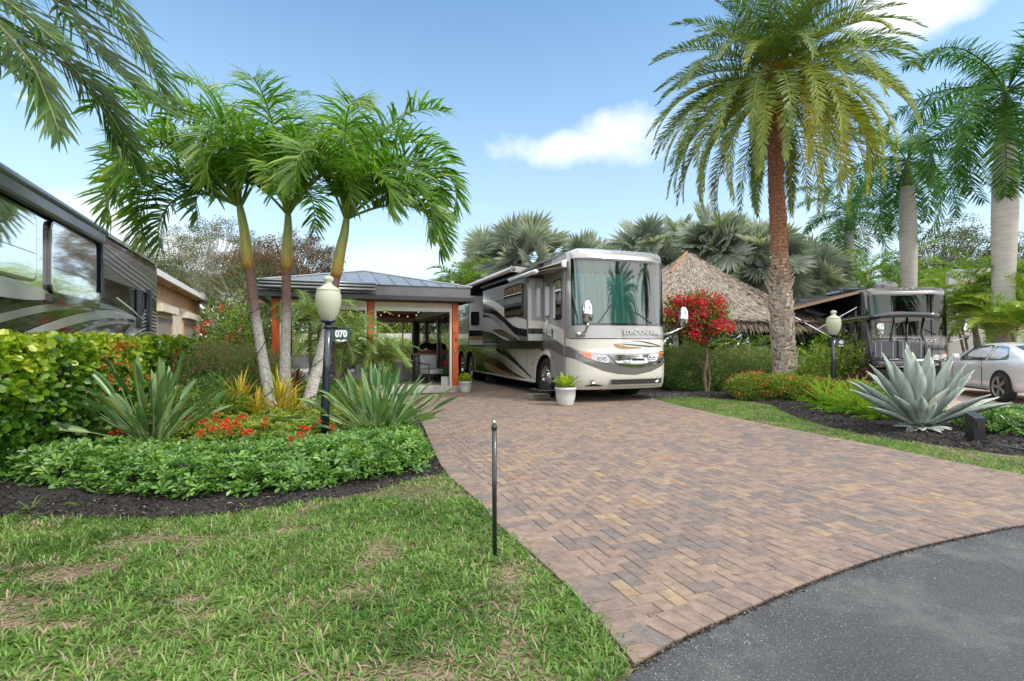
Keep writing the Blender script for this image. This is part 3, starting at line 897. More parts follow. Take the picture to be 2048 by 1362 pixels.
def strapset(b, P0, D, L, W, bend, tint, prof, fold=.25, nst=8, tipt=0.0, midt=0.0, mi=0, up=None, tipturn=0.0):
    """long leaves with a folded midrib (agave, bird of paradise, croton)"""
    n = len(P0)
    D = nrm(D)
    z = np.array([0, 0, 1.0])
    S = nrm(np.cross(D, z) + 1e-6)
    if up is not None:
        S = nrm(S + np.cross(D, S) * up[:, None])
    L = np.broadcast_to(L, (n,)); W = np.broadcast_to(W, (n,)); bend = np.broadcast_to(bend, (n,))
    ss = np.linspace(0, 1, nst)
    pw = np.interp(ss, [p[0] for p in prof], [p[1] for p in prof])
    vs = np.zeros((n, nst, 3, 3)); tt = np.zeros((n, nst, 3))
    pos = P0.copy(); prev = 0
    for i, s in enumerate(ss):
        dd = nrm(D - z * (bend * (s ** 1.5) * 2 - tipturn * max(0, s - .6) * 2)[:, None])
        pos = pos + dd * (L * (s - prev))[:, None]; prev = s
        nn = np.cross(S, dd)
        nn = np.where(nn[:, 2:3] < 0, -nn, nn)
        wv = (W * pw[i] / 2)[:, None]
        vs[:, i, 0] = pos + S * wv + nn * wv * fold
        vs[:, i, 1] = pos - nn * wv * fold
        vs[:, i, 2] = pos - S * wv + nn * wv * fold
        tt[:, i, :] = (tint + tipt * s * s)[:, None]
        tt[:, i, 1] += midt
    base = np.arange(n)[:, None, None] * nst * 3
    fs = []
    for i in range(nst - 1):
        for j in (0, 1):
            fs.append((i * 3 + j, i * 3 + j + 1, (i + 1) * 3 + j + 1, (i + 1) * 3 + j))
    fs = np.array(fs)[None] + base
    b.add(vs.reshape(-1, 3), fs.reshape(-1, 4), np.clip(tt, 0, 1).ravel(), mi)

def frond(b, rs, o, az, el, L, droop, n=45, ll=.5, lw=.04, lift=R(35), sweep=R(30), lbend=.4, pet=.12, tint=.4, tvar=.15, pw=1.25, rad=.016, prof=None, wind=(0, 0, 0), twist=0.0, sideamp=0.0, tipt=0.0, shape=(.35, 1.0, .30), rtint=.7, rough=.12):
    """pinnate palm frond"""
    K = 16
    s = np.linspace(0, 1, K)
    e = el - droop * s ** pw
    a = az + sideamp * s ** 1.5
    t = np.stack([np.cos(a) * np.cos(e), np.sin(a) * np.cos(e), np.sin(e)], 1) + np.array(wind) * (s[:, None] ** 1.5)
    t = nrm(t)
    p = np.vstack([[0, 0, 0], np.cumsum((t[:-1] + t[1:]) / 2 * (L / (K - 1)), 0)]) + np.array(o)
    side = nrm(np.stack([-np.sin(a), np.cos(a), np.zeros(K)], 1))
    nn = nrm(np.cross(t, side)) * 1.0
    tw = twist * s
    side2 = side * np.cos(tw)[:, None] + nn * np.sin(tw)[:, None]
    nn2 = np.cross(t, side2)
    nn2 = -nn2 if False else nn2
    b.tube(p, rad * (1 - .85 * s) + .003, 5, cap=False, tint=rtint)
    si = pet + (1 - pet) * (np.arange(n) + .5) / n
    si = np.repeat(si, 2)
    sg = np.tile([1.0, -1.0], n)
    keep_ = rs.rand(len(si)) > .06
    si = si[keep_]; sg = sg[keep_]
    m = len(si)
    si = np.clip(si + rs.normal(0, .007, m), 0, 1)
    pt = np.stack([np.interp(si, s, p[:, k]) for k in range(3)], 1)
    T = nrm(np.stack([np.interp(si, s, t[:, k]) for k in range(3)], 1))
    Sd = nrm(np.stack([np.interp(si, s, side2[:, k]) for k in range(3)], 1))
    Nn = np.cross(T, Sd)
    x = (si - pet) / (1 - pet)
    lf = np.interp(x, [0, .15, .5, .85, 1], [shape[0], .8, shape[1], .62, shape[2]])
    sw = sweep * (.4 + 1.3 * x) + rs.normal(0, rough, m)
    lf_ = lift + rs.normal(0, rough, m)
    D = (Sd * sg[:, None] * np.cos(lf_)[:, None] + Nn * np.sin(lf_)[:, None]) * np.cos(sw)[:, None] + T * np.sin(sw)[:, None]
    if any(wind):
        D = D + np.array(wind) * .5
    S = T
    tint = tint + np.where(rs.rand(m) < .05, .35, 0)
    ribbonset(b, pt, D, S, ll * lf * rs.uniform(.80, 1.12, m), lw * rs.uniform(.8, 1.15, m), lbend * rs.uniform(.6, 1.4, m),
              np.clip(tint + rs.normal(0, tvar, m), 0, 1), prof or ((0, .5), (.3, 1), (.72, .75), (1, .06)), tipt=tipt)
    return p

def ringed_trunk(b, pts, rad, n, seg=14, ring=.012, step=.07, tints=None):
    p = spline(pts, n)
    s = np.linspace(0, 1, n)
    ln = np.r_[0, np.cumsum(np.linalg.norm(np.diff(p, axis=0), axis=1))]
    r = np.interp(s, np.linspace(0, 1, len(rad)), rad)
    ph = (ln / step) % 1
    r = r * (1 + ring * np.where(ph < .25, 1, -.4 * ph))
    t = np.interp(s, np.linspace(0, 1, len(tints)), tints) if tints is not None else .3
    b.tube(p, r, seg, tint=t)
    return p

# ------------------------------------------------------------------ the three feather palms by the lamp
def xmas_palm(label, pts, shaft, seed, az0, nf, crown_up=1.0, specs=None):
    rs = np.random.RandomState(seed)
    base = np.array(pts[0])
    o = thing('christmas_palm', label, 'palm', base, 0, 'three feather palms in the left bed')
    L = [np.array(q) - base for q in pts]
    b = MB()
    ringed_trunk(b, L, [.18, .105, .088, .082, .080], 150, 14, .035, .05, [0, .0, .1, .35, .9, 1])
    b.build('trunk', M['palmtrunk'], o, smooth=True)
    sp = [np.array(q) - base for q in shaft]
    b = MB()
    p = spline(sp, 16)
    b.tube(p, np.interp(np.linspace(0, 1, 16), [0, .12, .5, .85, 1], [.086, .102, .084, .062, .045]), 14, tint=np.linspace(0, 1, 16))
    b.build('crownshaft', M['crownshaft'], o, smooth=True)
    top = p[-1]
    b = MB()
    for (az, el, ln, dr, wd) in specs:
        off = np.array([math.cos(az) * .04, math.sin(az) * .04, -.05])
        frond(b, rs, top + off, az, el, ln, dr, n=66, ll=.80, lw=.040, lift=R(44), sweep=R(24), lbend=.62, pet=.16, tint=rs.uniform(.3, .6),
              tvar=.13, rad=.024, wind=(wd, 0, 0), sideamp=rs.normal(0, .25), tipt=.12, shape=(.6, 1, .40), rtint=.85, rough=.16, pw=1.9)
    # spear leaf
    frond(b, rs, top, az0, R(86), 1.0, .2, n=26, ll=.35, lw=.03, lift=R(70), sweep=R(70), lbend=.05, tint=.6, rad=.02)
    b.build('crown', M['adonidia'], o)
    return o
DP = 9.4
# specs: (azimuth, elevation, length, droop, wind)
def sp(*a): return [(R(x[0]), R(x[1]), x[2], R(x[3]), x[4] if len(x) > 4 else 0) for x in a]
xmas_palm('leftmost feather palm, trunk leaning left above the yellow crotons', [P(548, 850, DP), P(533, 760, DP), P(514, 650, DP), P(498, 535, DP)],
          [P(497, 540, DP), P(491, 480, DP), P(484, 436, DP), P(478, 405, DP)], 11, R(150), 10,
          specs=sp((178, 66, 3.1, 190), (165, 46, 2.85, 170), (190, 58, 3.0, 185), (205, 36, 2.6, 150), (172, 24, 2.4, 140), (185, 78, 3.2, 105), (160, 86, 3.1, 75), (100, 82, 3.2, 70), (60, 74, 3.0, 120), (290, 62, 2.5, 170), (240, 50, 2.6, 160), (20, 66, 2.6, 160), (215, 72, 3.0, 130), (180, 34, 2.9, 175), (135, 64, 2.8, 150)))
xmas_palm('middle feather palm with upright trunk, the most slender of the three', [P(571, 848, DP + .25), P(570, 740, DP + .25), P(572, 640, DP + .25), P(573, 535, DP + .25)],
          [P(573, 540, DP + .25), P(574, 490, DP + .25), P(576, 455, DP + .25), P(576, 420, DP + .25)], 12, R(80), 10,
          specs=sp((150, 76, 3.2, 90), (110, 86, 3.2, 60), (70, 82, 3.1, 80), (35, 76, 2.9, 110), (10, 60, 2.5, 160), (190, 50, 2.3, 165), (250, 60, 2.4, 175), (300, 62, 2.4, 160), (330, 45, 2.3, 150), (215, 74, 2.8, 120), (265, 80, 2.9, 120), (280, 40, 2.0, 130), (90, 50, 2.4, 150)))
xmas_palm('rightmost feather palm, trunk leaning right behind the lamp post', [P(603, 862, DP - .15), P(628, 760, DP - .15), P(653, 660, DP - .15), P(672, 550, DP - .15)],
          [P(671, 555, DP - .15), P(681, 500, DP - .15), P(689, 465, DP - .15), P(694, 430, DP - .15)], 13, R(30), 10,
          specs=sp((5, 66, 2.55, 185), (20, 50, 2.4, 175), (350, 40, 2.25, 165), (335, 58, 2.35, 175), (28, 76, 2.9, 130), (60, 80, 2.9, 90), (95, 86, 2.9, 55), (130, 80, 2.8, 90), (8, 26, 2.2, 140), (300, 45, 2.1, 155), (260, 60, 2.3, 175), (200, 70, 2.4, 160), (355, 80, 2.9, 110), (280, 78, 2.7, 130), (45, 50, 2.5, 160), (12, 62, 2.9, 175)))

# fairy-light cable wound round each trunk
def cable(pts, turns, r, label, off=.012):
    p = spline(pts, 160)
    s = np.linspace(0, 1, 160)
    a = s * turns * 2 * math.pi
    rr = np.interp(s, [0, .3, 1], [r * 1.35, r * 1.08, r]) + off
    q = p + np.stack([np.cos(a) * rr, np.sin(a) * rr, np.zeros(160)], 1)
    b = MB(); b.tube(q, .0065, 5)
    for i in range(6, 156, 9):
        b.lathe([(0, -.012), (.009, -.008), (.011, 0), (.007, .012), (0, .016)], q[i] + np.array([0, 0, .012]), 6)
    tag(b.build('light_cable', M['blackmetal'], smooth=True), label, 'cable', 'light cables wound round the palm trunks')
cable([P(546, 838, DP), P(533, 760, DP), P(514, 650, DP), P(506, 590, DP)], 3.5, .105, 'black light cable wound round the left-leaning palm trunk')
cable([P(605, 850, DP - .15), P(628, 760, DP - .15), P(653, 660, DP - .15), P(660, 620, DP - .15)], 4, .105, 'black light cable wound round the palm trunk behind the lamp')

# ------------------------------------------------------------------ overhead palm, trunk off to the left
def near_palm():
    rs = np.random.RandomState(5)
    D = 6.2
    top = P(-260, 60, D)
    base = (top[0] - .3, top[1] - .2, 0)
    o = thing('overhanging_palm', 'tall palm at the left edge whose wind-blown fronds hang into the top left corner', 'palm', base)
    b = MB()
    rel = top - np.array(base)
    ringed_trunk(b, [(0, 0, 0), rel * .5 + np.array([-.1, 0, 0]), rel], [.16, .12, .10], 90, 12, .03, .06, [0, .2, .8])
    b.build('trunk', M['palmtrunk'], o, smooth=True)
    b = MB()
    def ctrl(pix, ll, n, tint, lw=.060, up=0.6, wind=(.6, .15, -.25), sgn=(1, -1), dz=0, lb=.5):
        """frond following given points of the rachis"""
        p = np.array([P(x, y, d) for x, y, d in pix]) - np.array(base)
        p = spline(p, 20)
        s = np.linspace(0, 1, 20)
        b.tube(p, .022 * (1 - .85 * s) + .003, 5, cap=False, tint=.95)
        t = nrm(np.gradient(p, axis=0))
        si = np.repeat((np.arange(n) + .5) / n, 2); sg = np.tile(sgn, n)
        m = len(si)
        T = nrm(np.stack([np.interp(si, s, t[:, k]) for k in range(3)], 1))
        pt = np.stack([np.interp(si, s, p[:, k]) for k in range(3)], 1)
        Sd = nrm(np.cross(T, np.array([0, -.5, 1.0])))
        Nn = np.cross(Sd, T)
        sw = R(40) + R(20) * si + rs.normal(0, .20, m)
        D_ = (Sd * sg[:, None] * .8 + Nn * up) * np.cos(sw)[:, None] + T * np.sin(sw)[:, None] + np.array(wind) * .45
        lf = np.interp(si, [0, .2, .6, .9, 1], [.7, 1, .95, .6, .35])
        ribbonset(b, pt, D_, T, ll * 1.12 * lf * rs.uniform(.65, 1.25, m), lw * .68 * rs.uniform(.6, 1.15, m), lb * rs.uniform(.8, 3.4, m), np.clip(tint + rs.normal(0, .14, m), 0, 1),
                  ((0, .5), (.25, 1), (.6, .85), (.85, .4), (1, .05)), tipt=.12)
    T0 = (-260, 60, D)
    ctrl([T0, (-60, 20, D), (50, 110, D - .3), (95, 200, D - .4), (118, 262, D - .5)], .62, 64, .38, lw=.062, wind=(.35, 0, -.5))
    ctrl([T0, (-60, -40, D + .1), (60, 60, D + .2), (170, 160, D + .3), (240, 262, D + .4), (275, 350, D + .5)],   .70, 80, .30, lw=.050, wind=(.8, .1, -.05))
    ctrl([T0, (-40, -120, D), (80, -30, D + .1), (150, 55, D), (230, 140, D), (325, 215, D)], .85, 84, .32, lw=.052, wind=(.9, 0, -.15))
    ctrl([T0, (-80, -100, D - .2), (60, -80, D), (160, -60, D), (230, 10, D), (285, 110, D)], .75, 74, .38, lw=.046, wind=(.7, 0, -.35))
    ctrl([T0, (-90, -160, D + .2), (60, -90, D + .3), (200, 20, D + .2), (290, 120, D + .2), (330, 190, D + .2)], .75, 80, .30, lw=.046, wind=(.8, 0, -.3))
    ctrl([T0, (-100, 0, D + .3), (20, 60, D + .4), (130, 130, D + .4), (200, 210, D + .4), (235, 290, D + .4)], .7, 76, .28, lw=.05, wind=(.6, 0, -.3))
    ctrl([T0, (-120, 60, D), (-30, 110, D), (40, 140, D), (70, 155, D)], .5, 30, .45, lw=.05, wind=(.2, .2, -.4))
    ctrl([T0, (-140, -20, D - .6), (-40, -20, D - .6), (50, 30, D - .6), (120, 90, D - .6)], .62, 60, .3, lw=.052, wind=(.6, 0, -.2))
    for k in range(7):
        frond(b, rs, top - np.array(base), R(90 + k * 35), R(60), 2.6, R(120), n=36, ll=.6, lw=.05, lift=R(30), tint=.35)
    b.build('crown', M['nearpalm'], o)
near_palm()

# ------------------------------------------------------------------ big date palm
def date_palm():
    rs = np.random.RandomState(17)
    D = 14.5
    base = P(1574, 770, D); base[2] = 0
    o = thing('date_palm', 'tall date palm with shaggy grey boots below a red-brown trunk and arching crown', 'palm', base)
    top = P(1550, 150, D) - base
    b = MB()
    pts = [(0, 0, 0), (P(1562, 620, D) - base), (P(1558, 480, D) - base), (P(1551, 330, D) - base), top]
    n = 260
    p = spline(pts, n)
    s = np.linspace(0, 1, n)
    r = np.interp(s, [0, .06, .12, .3, .5, .75, 1], [.34, .28, .24, .225, .21, .19, .18])
    r = r * (1 + .05 * np.sin(np.arange(n) * 1.9) + .02 * rs.rand(n))
    b.tube(p, r, 20, tint=np.interp(s, [0, .28, .40, .52, 1], [0, .08, .35, .75, 1]))
    b.build('trunk', M['datetrunk'], o, smooth=False)
    # boots: old leaf bases, big and flaking below, small and tight above
    b = MB()
    zz = 0.0; k = 0
    Ltot = np.linalg.norm(top)
    while zz < .90:
        big = np.interp(zz, [0, .25, .36, .40, 1], [1, 1, .9, .45, .35])
        i = int(zz * (n - 1)); c = p[i]; rr = r[i]
        a = k * R(137.5) + rs.normal(0, .15)
        out = np.array([math.cos(a), math.sin(a), 0]); sd_ = np.array([-math.sin(a), math.cos(a), 0]); up = np.array([0, 0, 1.0])
        h = .20 * big * rs.uniform(.7, 1.3); w_ = .15 * big * rs.uniform(.8, 1.25); th = .05 * big
        flare = np.interp(zz, [0, .30, .37, .42, 1], [.06, .10, .20, .03, .02]) * rs.uniform(.4, 1.3)
        q = c + out * (rr - .015)
        pt = [q - sd_ * w_ / 2, q + sd_ * w_ / 2, q + sd_ * w_ * .30 + up * h + out * flare * .9, q - sd_ * w_ * .30 + up * h + out * flare * .9]
        pin = [v + out * th for v in pt[:2]] + [v + out * th * .6 + up * .01 for v in pt[2:]]
        t = np.interp(zz, [0, .28, .40, .52, 1], [.05, .12, .42, .75, 1]) + rs.normal(0, .10)
        b.add(pt + pin, [(0, 1, 5, 4), (1, 2, 6, 5), (2, 3, 7, 6), (3, 0, 4, 7), (4, 5, 6, 7)], float(np.clip(t, 0, 1)))
        k += 1
        zz += np.interp(zz, [0, .37, .42, 1], [.0022, .0026, .0016, .0016])
    b.build('leaf_boots', M['datetrunk'], o)
    b = MB()
    for k in range(150):
        a = rs.uniform(0, 6.28); e = rs.uniform(R(0), R(60))
        d = np.array([math.cos(a) * math.cos(e), math.sin(a) * math.cos(e), math.sin(e)])
        st = top + np.array([0, 0, rs.uniform(-.25, .1)])
        L_ = rs.uniform(.35, .8)
        b.tube([st, st + d * L_ * .5, st + d * L_ - np.array([0, 0, .06])], [.014, .01, .004], 4)
    b.build('fruit_stalks', M['fruit'], o)
    b = MB()
    N = 150
    for k in range(N):
        q = k / (N - 1)
        az = k * R(137.5) + rs.normal(0, .2)
        el = R(82) - q ** .72 * R(112) + rs.normal(0, .08)
        L_ = np.interp(q, [0, .2, .7, 1], [2.7, 3.4, 4.0, 4.0]) * rs.uniform(.92, 1.05)
        dr = np.interp(q, [0, .3, .7, 1], [R(50), R(78), R(88), R(72)]) * rs.uniform(.85, 1.15)
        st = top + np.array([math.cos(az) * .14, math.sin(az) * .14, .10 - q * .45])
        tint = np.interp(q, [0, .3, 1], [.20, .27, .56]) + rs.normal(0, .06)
        if math.cos(az - R(-25)) > .35 and q > .35:  # fronds facing the sun tinted yellower: sunlight painted into the leaves
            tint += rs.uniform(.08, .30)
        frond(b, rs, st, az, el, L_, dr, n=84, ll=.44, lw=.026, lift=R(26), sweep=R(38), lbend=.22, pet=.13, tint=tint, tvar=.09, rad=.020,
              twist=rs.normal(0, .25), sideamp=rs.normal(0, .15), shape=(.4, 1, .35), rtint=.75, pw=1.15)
    b.build('crown', M['datepalm'], o)
date_palm()

# ------------------------------------------------------------------ royal palms
def royal(label, px, pxtop, pytop, D, dia, seed, nf=15, fl=4.2, shl=1.0):
    rs = np.random.RandomState(seed)
    base = P(px, 700, D); base[2] = 0
    o = thing('royal_palm', label, 'palm', base, 0, 'royal palms on the right')
    top = P(pxtop, pytop, D) - base
    r = dia / 2
    b = MB()
    ringed_trunk(b, [(0, 0, 0), (top[0] * .4, 0, top[2] * .35), (top[0] * .8, 0, top[2] * .75), top], [r * 1.12, r * .95, r * .92, r * 1.06, r * 1.05, r * .80], 120, 18, .012, .22)
    b.build('trunk', M['royal'], o, smooth=True)
    b = MB()
    sh = shl
    b.tube([top + np.array([0, 0, sh * q]) for q in np.linspace(-.02, 1, 8)], np.array([.84, .80, .7, .58, .48, .4, .32, .24]) * r, 14)
    b.build('crownshaft', M['royalshaft'], o, smooth=True)
    b = MB()
    tp = top + np.array([0, 0, sh])
    for k in range(nf):
        q = k / (nf - 1)
        az = k * R(137.5) + rs.normal(0, .15)
        el = R(80) - q ** .9 * R(125)
        L_ = fl * rs.uniform(.88, 1.05)
        for tw in (-.35, .35):
            frond(b, np.random.RandomState(seed * 50 + k), tp + np.array([math.cos(az) * .1, math.sin(az) * .1, -q * .25]), az, el, L_, R(85) + q * R(20), n=54, ll=.90, lw=.042,
                  lift=R(5) + tw, sweep=R(25), lbend=.55, pet=.10, tint=.38 + (tw > 0) * .1, tvar=.16, rad=.03, shape=(.5, 1, .35), rtint=.8)
    b.build('crown', M['royalleaf'], o)
royal('nearest royal palm with thick pale grey trunk at the right edge', 2002, 2012, 285, 18.0, .68, 71, nf=22, fl=4.2, shl=1.9)
royal('royal palm with smooth grey trunk rising behind the parked coach', 1822, 1815, 372, 24.5, .66, 72, nf=20, fl=4.2, shl=1.3)
royal('farthest and smallest royal palm, between the date palm and the coach', 1702, 1698, 462, 34, .58, 73, nf=18, fl=4.0, shl=1.2)

# ------------------------------------------------------------------ silver fan palms
def fan_palm(label, px, py, D, seed, n=22, rad=1.25, green=0.0, spread=1.0):
    rs = np.random.RandomState(seed)
    n = int(n * 1.25)
    base = P(px, 700, D); base[2] = 0
    o = thing('silver_fan_palm', label, 'palm', base, 0, 'silver fan palms behind the driveway')
    top = P(px, py, D) - base
    b = MB(); ringed_trunk(b, [(0, 0, 0), top * .5, top], [.28, .22, .2], 40, 10, .05, .1, [.2, .5, .5])
    b.build('trunk', M['palmtrunk'], o, smooth=True)
    b = MB()
    for k in range(n):
        q = (k + .5) / n
        az = k * R(137.5) + rs.normal(0, .2)
        el = R(84) - q * R(125) + rs.normal(0, .1)
        d = np.array([math.cos(az) * math.cos(el), math.sin(az) * math.cos(el), math.sin(el)])
        pl = rs.uniform(.8, 1.7) * spread
        hub = top + d * pl - np.array([0, 0, .15 * pl])
        b.tube([top, top + d * pl * .5, hub], [.035, .025, .02], 5, cap=False, tint=.75)
        # fan blade: plane tilted back from the petiole, segments radiate from the hub
        e2 = el - R(22) + rs.normal(0, .25)
        t = np.array([math.cos(az) * math.cos(e2), math.sin(az) * math.cos(e2), math.sin(e2)])
        s_ = np.array([-math.sin(az), math.cos(az), 0]); nn = np.cross(t, s_)
        roll = rs.choice([-1, 1]) * rs.uniform(.2, 1.1)
        s2 = s_ * math.cos(roll) + nn * math.sin(roll); nn = np.cross(t, s2)
        ns = 34
        an = np.linspace(R(-128), R(128), ns) + rs.normal(0, .02, ns)
        R_ = rad * rs.uniform(.85, 1.1)
        Dd = np.cos(an)[:, None] * t + np.sin(an)[:, None] * s2 - nn * .22 * np.sign(nn[2] or 1) * -1 * np.abs(np.sin(an))[:, None]
        Sd = -np.sin(an)[:, None] * t + np.cos(an)[:, None] * s2
        # pleats: alternate tilt
        Sd = Sd + nn * np.where(np.arange(ns) % 2 == 0, 1.0, -1.0)[:, None]
        tt = .42 + rs.normal(0, .20) + rs.normal(0, .08, ns) + green
        ribbonset(b, np.repeat(hub[None], ns, 0), Dd, Sd, R_ * (1 - .12 * np.abs(an) / R(128)) * rs.uniform(.94, 1.04, ns), R_ * .135, rs.uniform(.02, .16, ns), np.clip(tt, 0, 1),
                  ((0, .06), (.5, .95), (.68, .85), (.85, .35), (1, .05)))
    b.build('crown', M['bismarck'], o)
fan_palm('tallest silver fan palm left of the coach roof', 1050, 518, 27, 81, 24, 1.3)
fan_palm('smaller silver fan palm low behind the coach awnings', 985, 538, 28, 82, 20, 1.2, .05)
fan_palm('silver fan palm just behind the coach roof', 1165, 536, 31, 83, 20, 1.3)
fan_palm('silver fan palm right of the coach roof', 1290, 510, 29, 84, 22, 1.3)
fan_palm('silver fan palm peeking over the coach corner', 1355, 506, 31, 88, 20, 1.3)
fan_palm('large silver fan palm above the thatched hut', 1440, 500, 27, 85, 26, 1.35)
fan_palm('silver fan palm behind the date palm trunk', 1530, 523, 26, 86, 24, 1.35, .05)
fan_palm('drooping grey-green fan palm right of the date palm trunk', 1610, 563, 27, 87, 22, 1.35, .1)

# ------------------------------------------------------------------ clumping palms
def clump_palm(name, label, cat, base, stems, seed, m, h=(1.2, 3.0), fl=2.0, nf=7, spread=.5, ll=.42, lw=.035, group=None, lift=R(35), trunk='palebark', tint=.45, el0=80, nl=34, dr=105):
    rs = np.random.RandomState(seed)
    o = thing(name, label, cat, base, 0, group)
    bs = MB(); b = MB()
    for k in range(stems):
        a = rs.uniform(0, 6.28); r_ = rs.uniform(.05, .3) * spread * 2
        hh = rs.uniform(*h)
        lean = np.array([math.cos(a) * spread * hh * .25, math.sin(a) * spread * hh * .25, hh])
        st = np.array([math.cos(a) * r_, math.sin(a) * r_, 0])
        tp = st + lean
        bs.tube(spline([st, st + lean * .5 + np.array([0, 0, .05]), tp], 8), np.linspace(.05, .035, 8), 8)
        for j in range(nf):
            az = j * R(137.5) + a + rs.normal(0, .2)
            q = j / max(nf - 1, 1)
            frond(b, rs, tp, az, R(el0) - q * R(55), fl * rs.uniform(.8, 1.1), R(dr) * rs.uniform(.7, 1.1), n=nl, ll=ll, lw=lw, lift=lift, sweep=R(32), lbend=.3, pet=.2,
                  tint=tint + rs.normal(0, .1), tvar=.12, rad=.014, rtint=.95, shape=(.6, 1, .35))
    bs.build('stems', M[trunk], o, smooth=True)
    b.build('fronds', M[m], o)
    return o
ar = 'areca palms along the grey wall'
for i, (px, D, hh, s_, lab) in enumerate(((1962, 19.0, (1.6, 2.6), 91, 'areca palm with arching fronds just right of the parked coach'),
                                          (1985, 19.5, (2.6, 4.0), 92, 'tallest areca palm against the grey wall'),
                                          (2060, 17.0, (1.4, 2.6), 93, 'areca palm with brown old fronds behind the white car'),
                                          (1925, 25.0, (2.4, 3.8), 94, 'areca palm half hidden behind the parked coach roof corner'),
                                          (2110, 18.0, (2.2, 3.6), 95, 'areca palm cut by the right edge of the picture'))):
    q = P(px, 700, D); q[2] = 0
    clump_palm('areca_palm', lab, 'palm', q, 6, s_, 'areca', hh, 1.8, 7, .7, .42, .026, group=ar, tint=.55, nl=52)
q = P(905, 700, 26); q[2] = 0
clump_palm('areca_palm', 'tall areca palm rising behind the pavilion roof beside the coach', 'palm', q, 5, 96, 'areca', (3.2, 4.4), 2.2, 8, .5, .5, .045, tint=.35)
for i, (px, D, s_, lab) in enumerate(((1640, 23, 101, 'green palm clump under the awning side of the dark coach'), (1690, 30, 102, 'green palm clump above the awning of the dark coach'), (1760, 31, 103, 'green palm clump behind the dark coach roof'), (1850, 29, 104, 'green palm clump behind the dark coach roof dome'), (1600, 31, 105, 'dark green palm clump just right of the date palm trunk'), (1655, 34, 106, 'tall palm clump beside the slender far royal palm'), (1790, 36, 107, 'tall palm clump between two royal palm trunks'), (1905, 33, 108, 'tall palm clump left of the thick royal palm'), (1975, 30, 109, 'palm clump behind the areca palms'))):
    q = P(px, 700, D); q[2] = 0
    clump_palm('garden_palm', lab, 'palm', q, 6, s_, 'areca', ((3.4, 5.4) if D > 30 else (2.2, 4.2)) if D > 25 else (1.0, 2.2), 2.6, 7, .8, .5, .032, tint=.35, nl=48, group='palms behind the dark coach')
# pygmy date palms by the pavilion
for i, (px, D, hh, s_, fl, lab) in enumerate(((680, 11.6, (1.15, 1.7), 111, 1.25, 'pygmy date palm with fine arching fronds left of the pavilion post'), (628, 12.4, (1.5, 2.0), 112, 1.2, 'taller pygmy date palm behind the leaning palm trunk'),
                                              (735, 12.2, (.75, 1.1), 113, 1.15, 'low pygmy date palm with yellowing fronds before the middle orange post'))):
    q = P(px, 700, D); q[2] = 0
    clump_palm('pygmy_date_palm', lab, 'palm', q, 3, s_, 'pygmy', hh, fl, 13, .28, .24, .013, group='pygmy date palms by the pavilion', lift=R(20), trunk='bark', tint=.42, nl=44, el0=75, dr=110)
for i, (px, D, s_, lab) in enumerate(((1490, 17.0, 121, 'feathery green palm at the foot of the thatched hut'), (1455, 18.0, 122, 'small feathery palm behind the red bougainvillea'), (1625, 16.4, 123, 'feathery palm right of the date palm trunk'), (1375, 16.5, 124, 'small feathery palm beside the coach front corner'))):
    q = P(px, 700, D); q[2] = 0
    clump_palm('low_feather_palm', lab, 'palm', q, 4, s_, 'areca', (.15, .7), 1.9, 8, .5, .36, .018, group='low feathery palms before the hut', lift=R(25), tint=.30, nl=44)

# ------------------------------------------------------------------ shrubs and hedges
def rnd_dir(rs, n, up=.4):
    d = rs.normal(0, 1, (n, 3)); d[:, 2] += up
    return nrm(d)
def blob_points(rs, n, rx, ry, rz, seed, bump=.22, zmin=.02, shell=.55):
    """points through a lumpy ellipsoid whose base sits at z=0"""
    d = nrm(rs.normal(0, 1, (n, 3)))
    rr = 1 - shell * rs.rand(n) ** 1.6
    lump = 1 + bump * (smooth_noise(d[:, 0] + d[:, 2], d[:, 1] - d[:, 2], seed, 3.0) * 2 - 1) + bump * .5 * (smooth_noise(d[:, 0] - d[:, 2], d[:, 1] + d[:, 2], seed + 1, 7) * 2 - 1)
    p = d * (rr * lump)[:, None] * np.array([rx, ry, rz * .62])
    p[:, 2] += rz * .45
    p[:, 2] = np.where(p[:, 2] < zmin, zmin + rs.rand(n) * .1, p[:, 2])
    return p, d
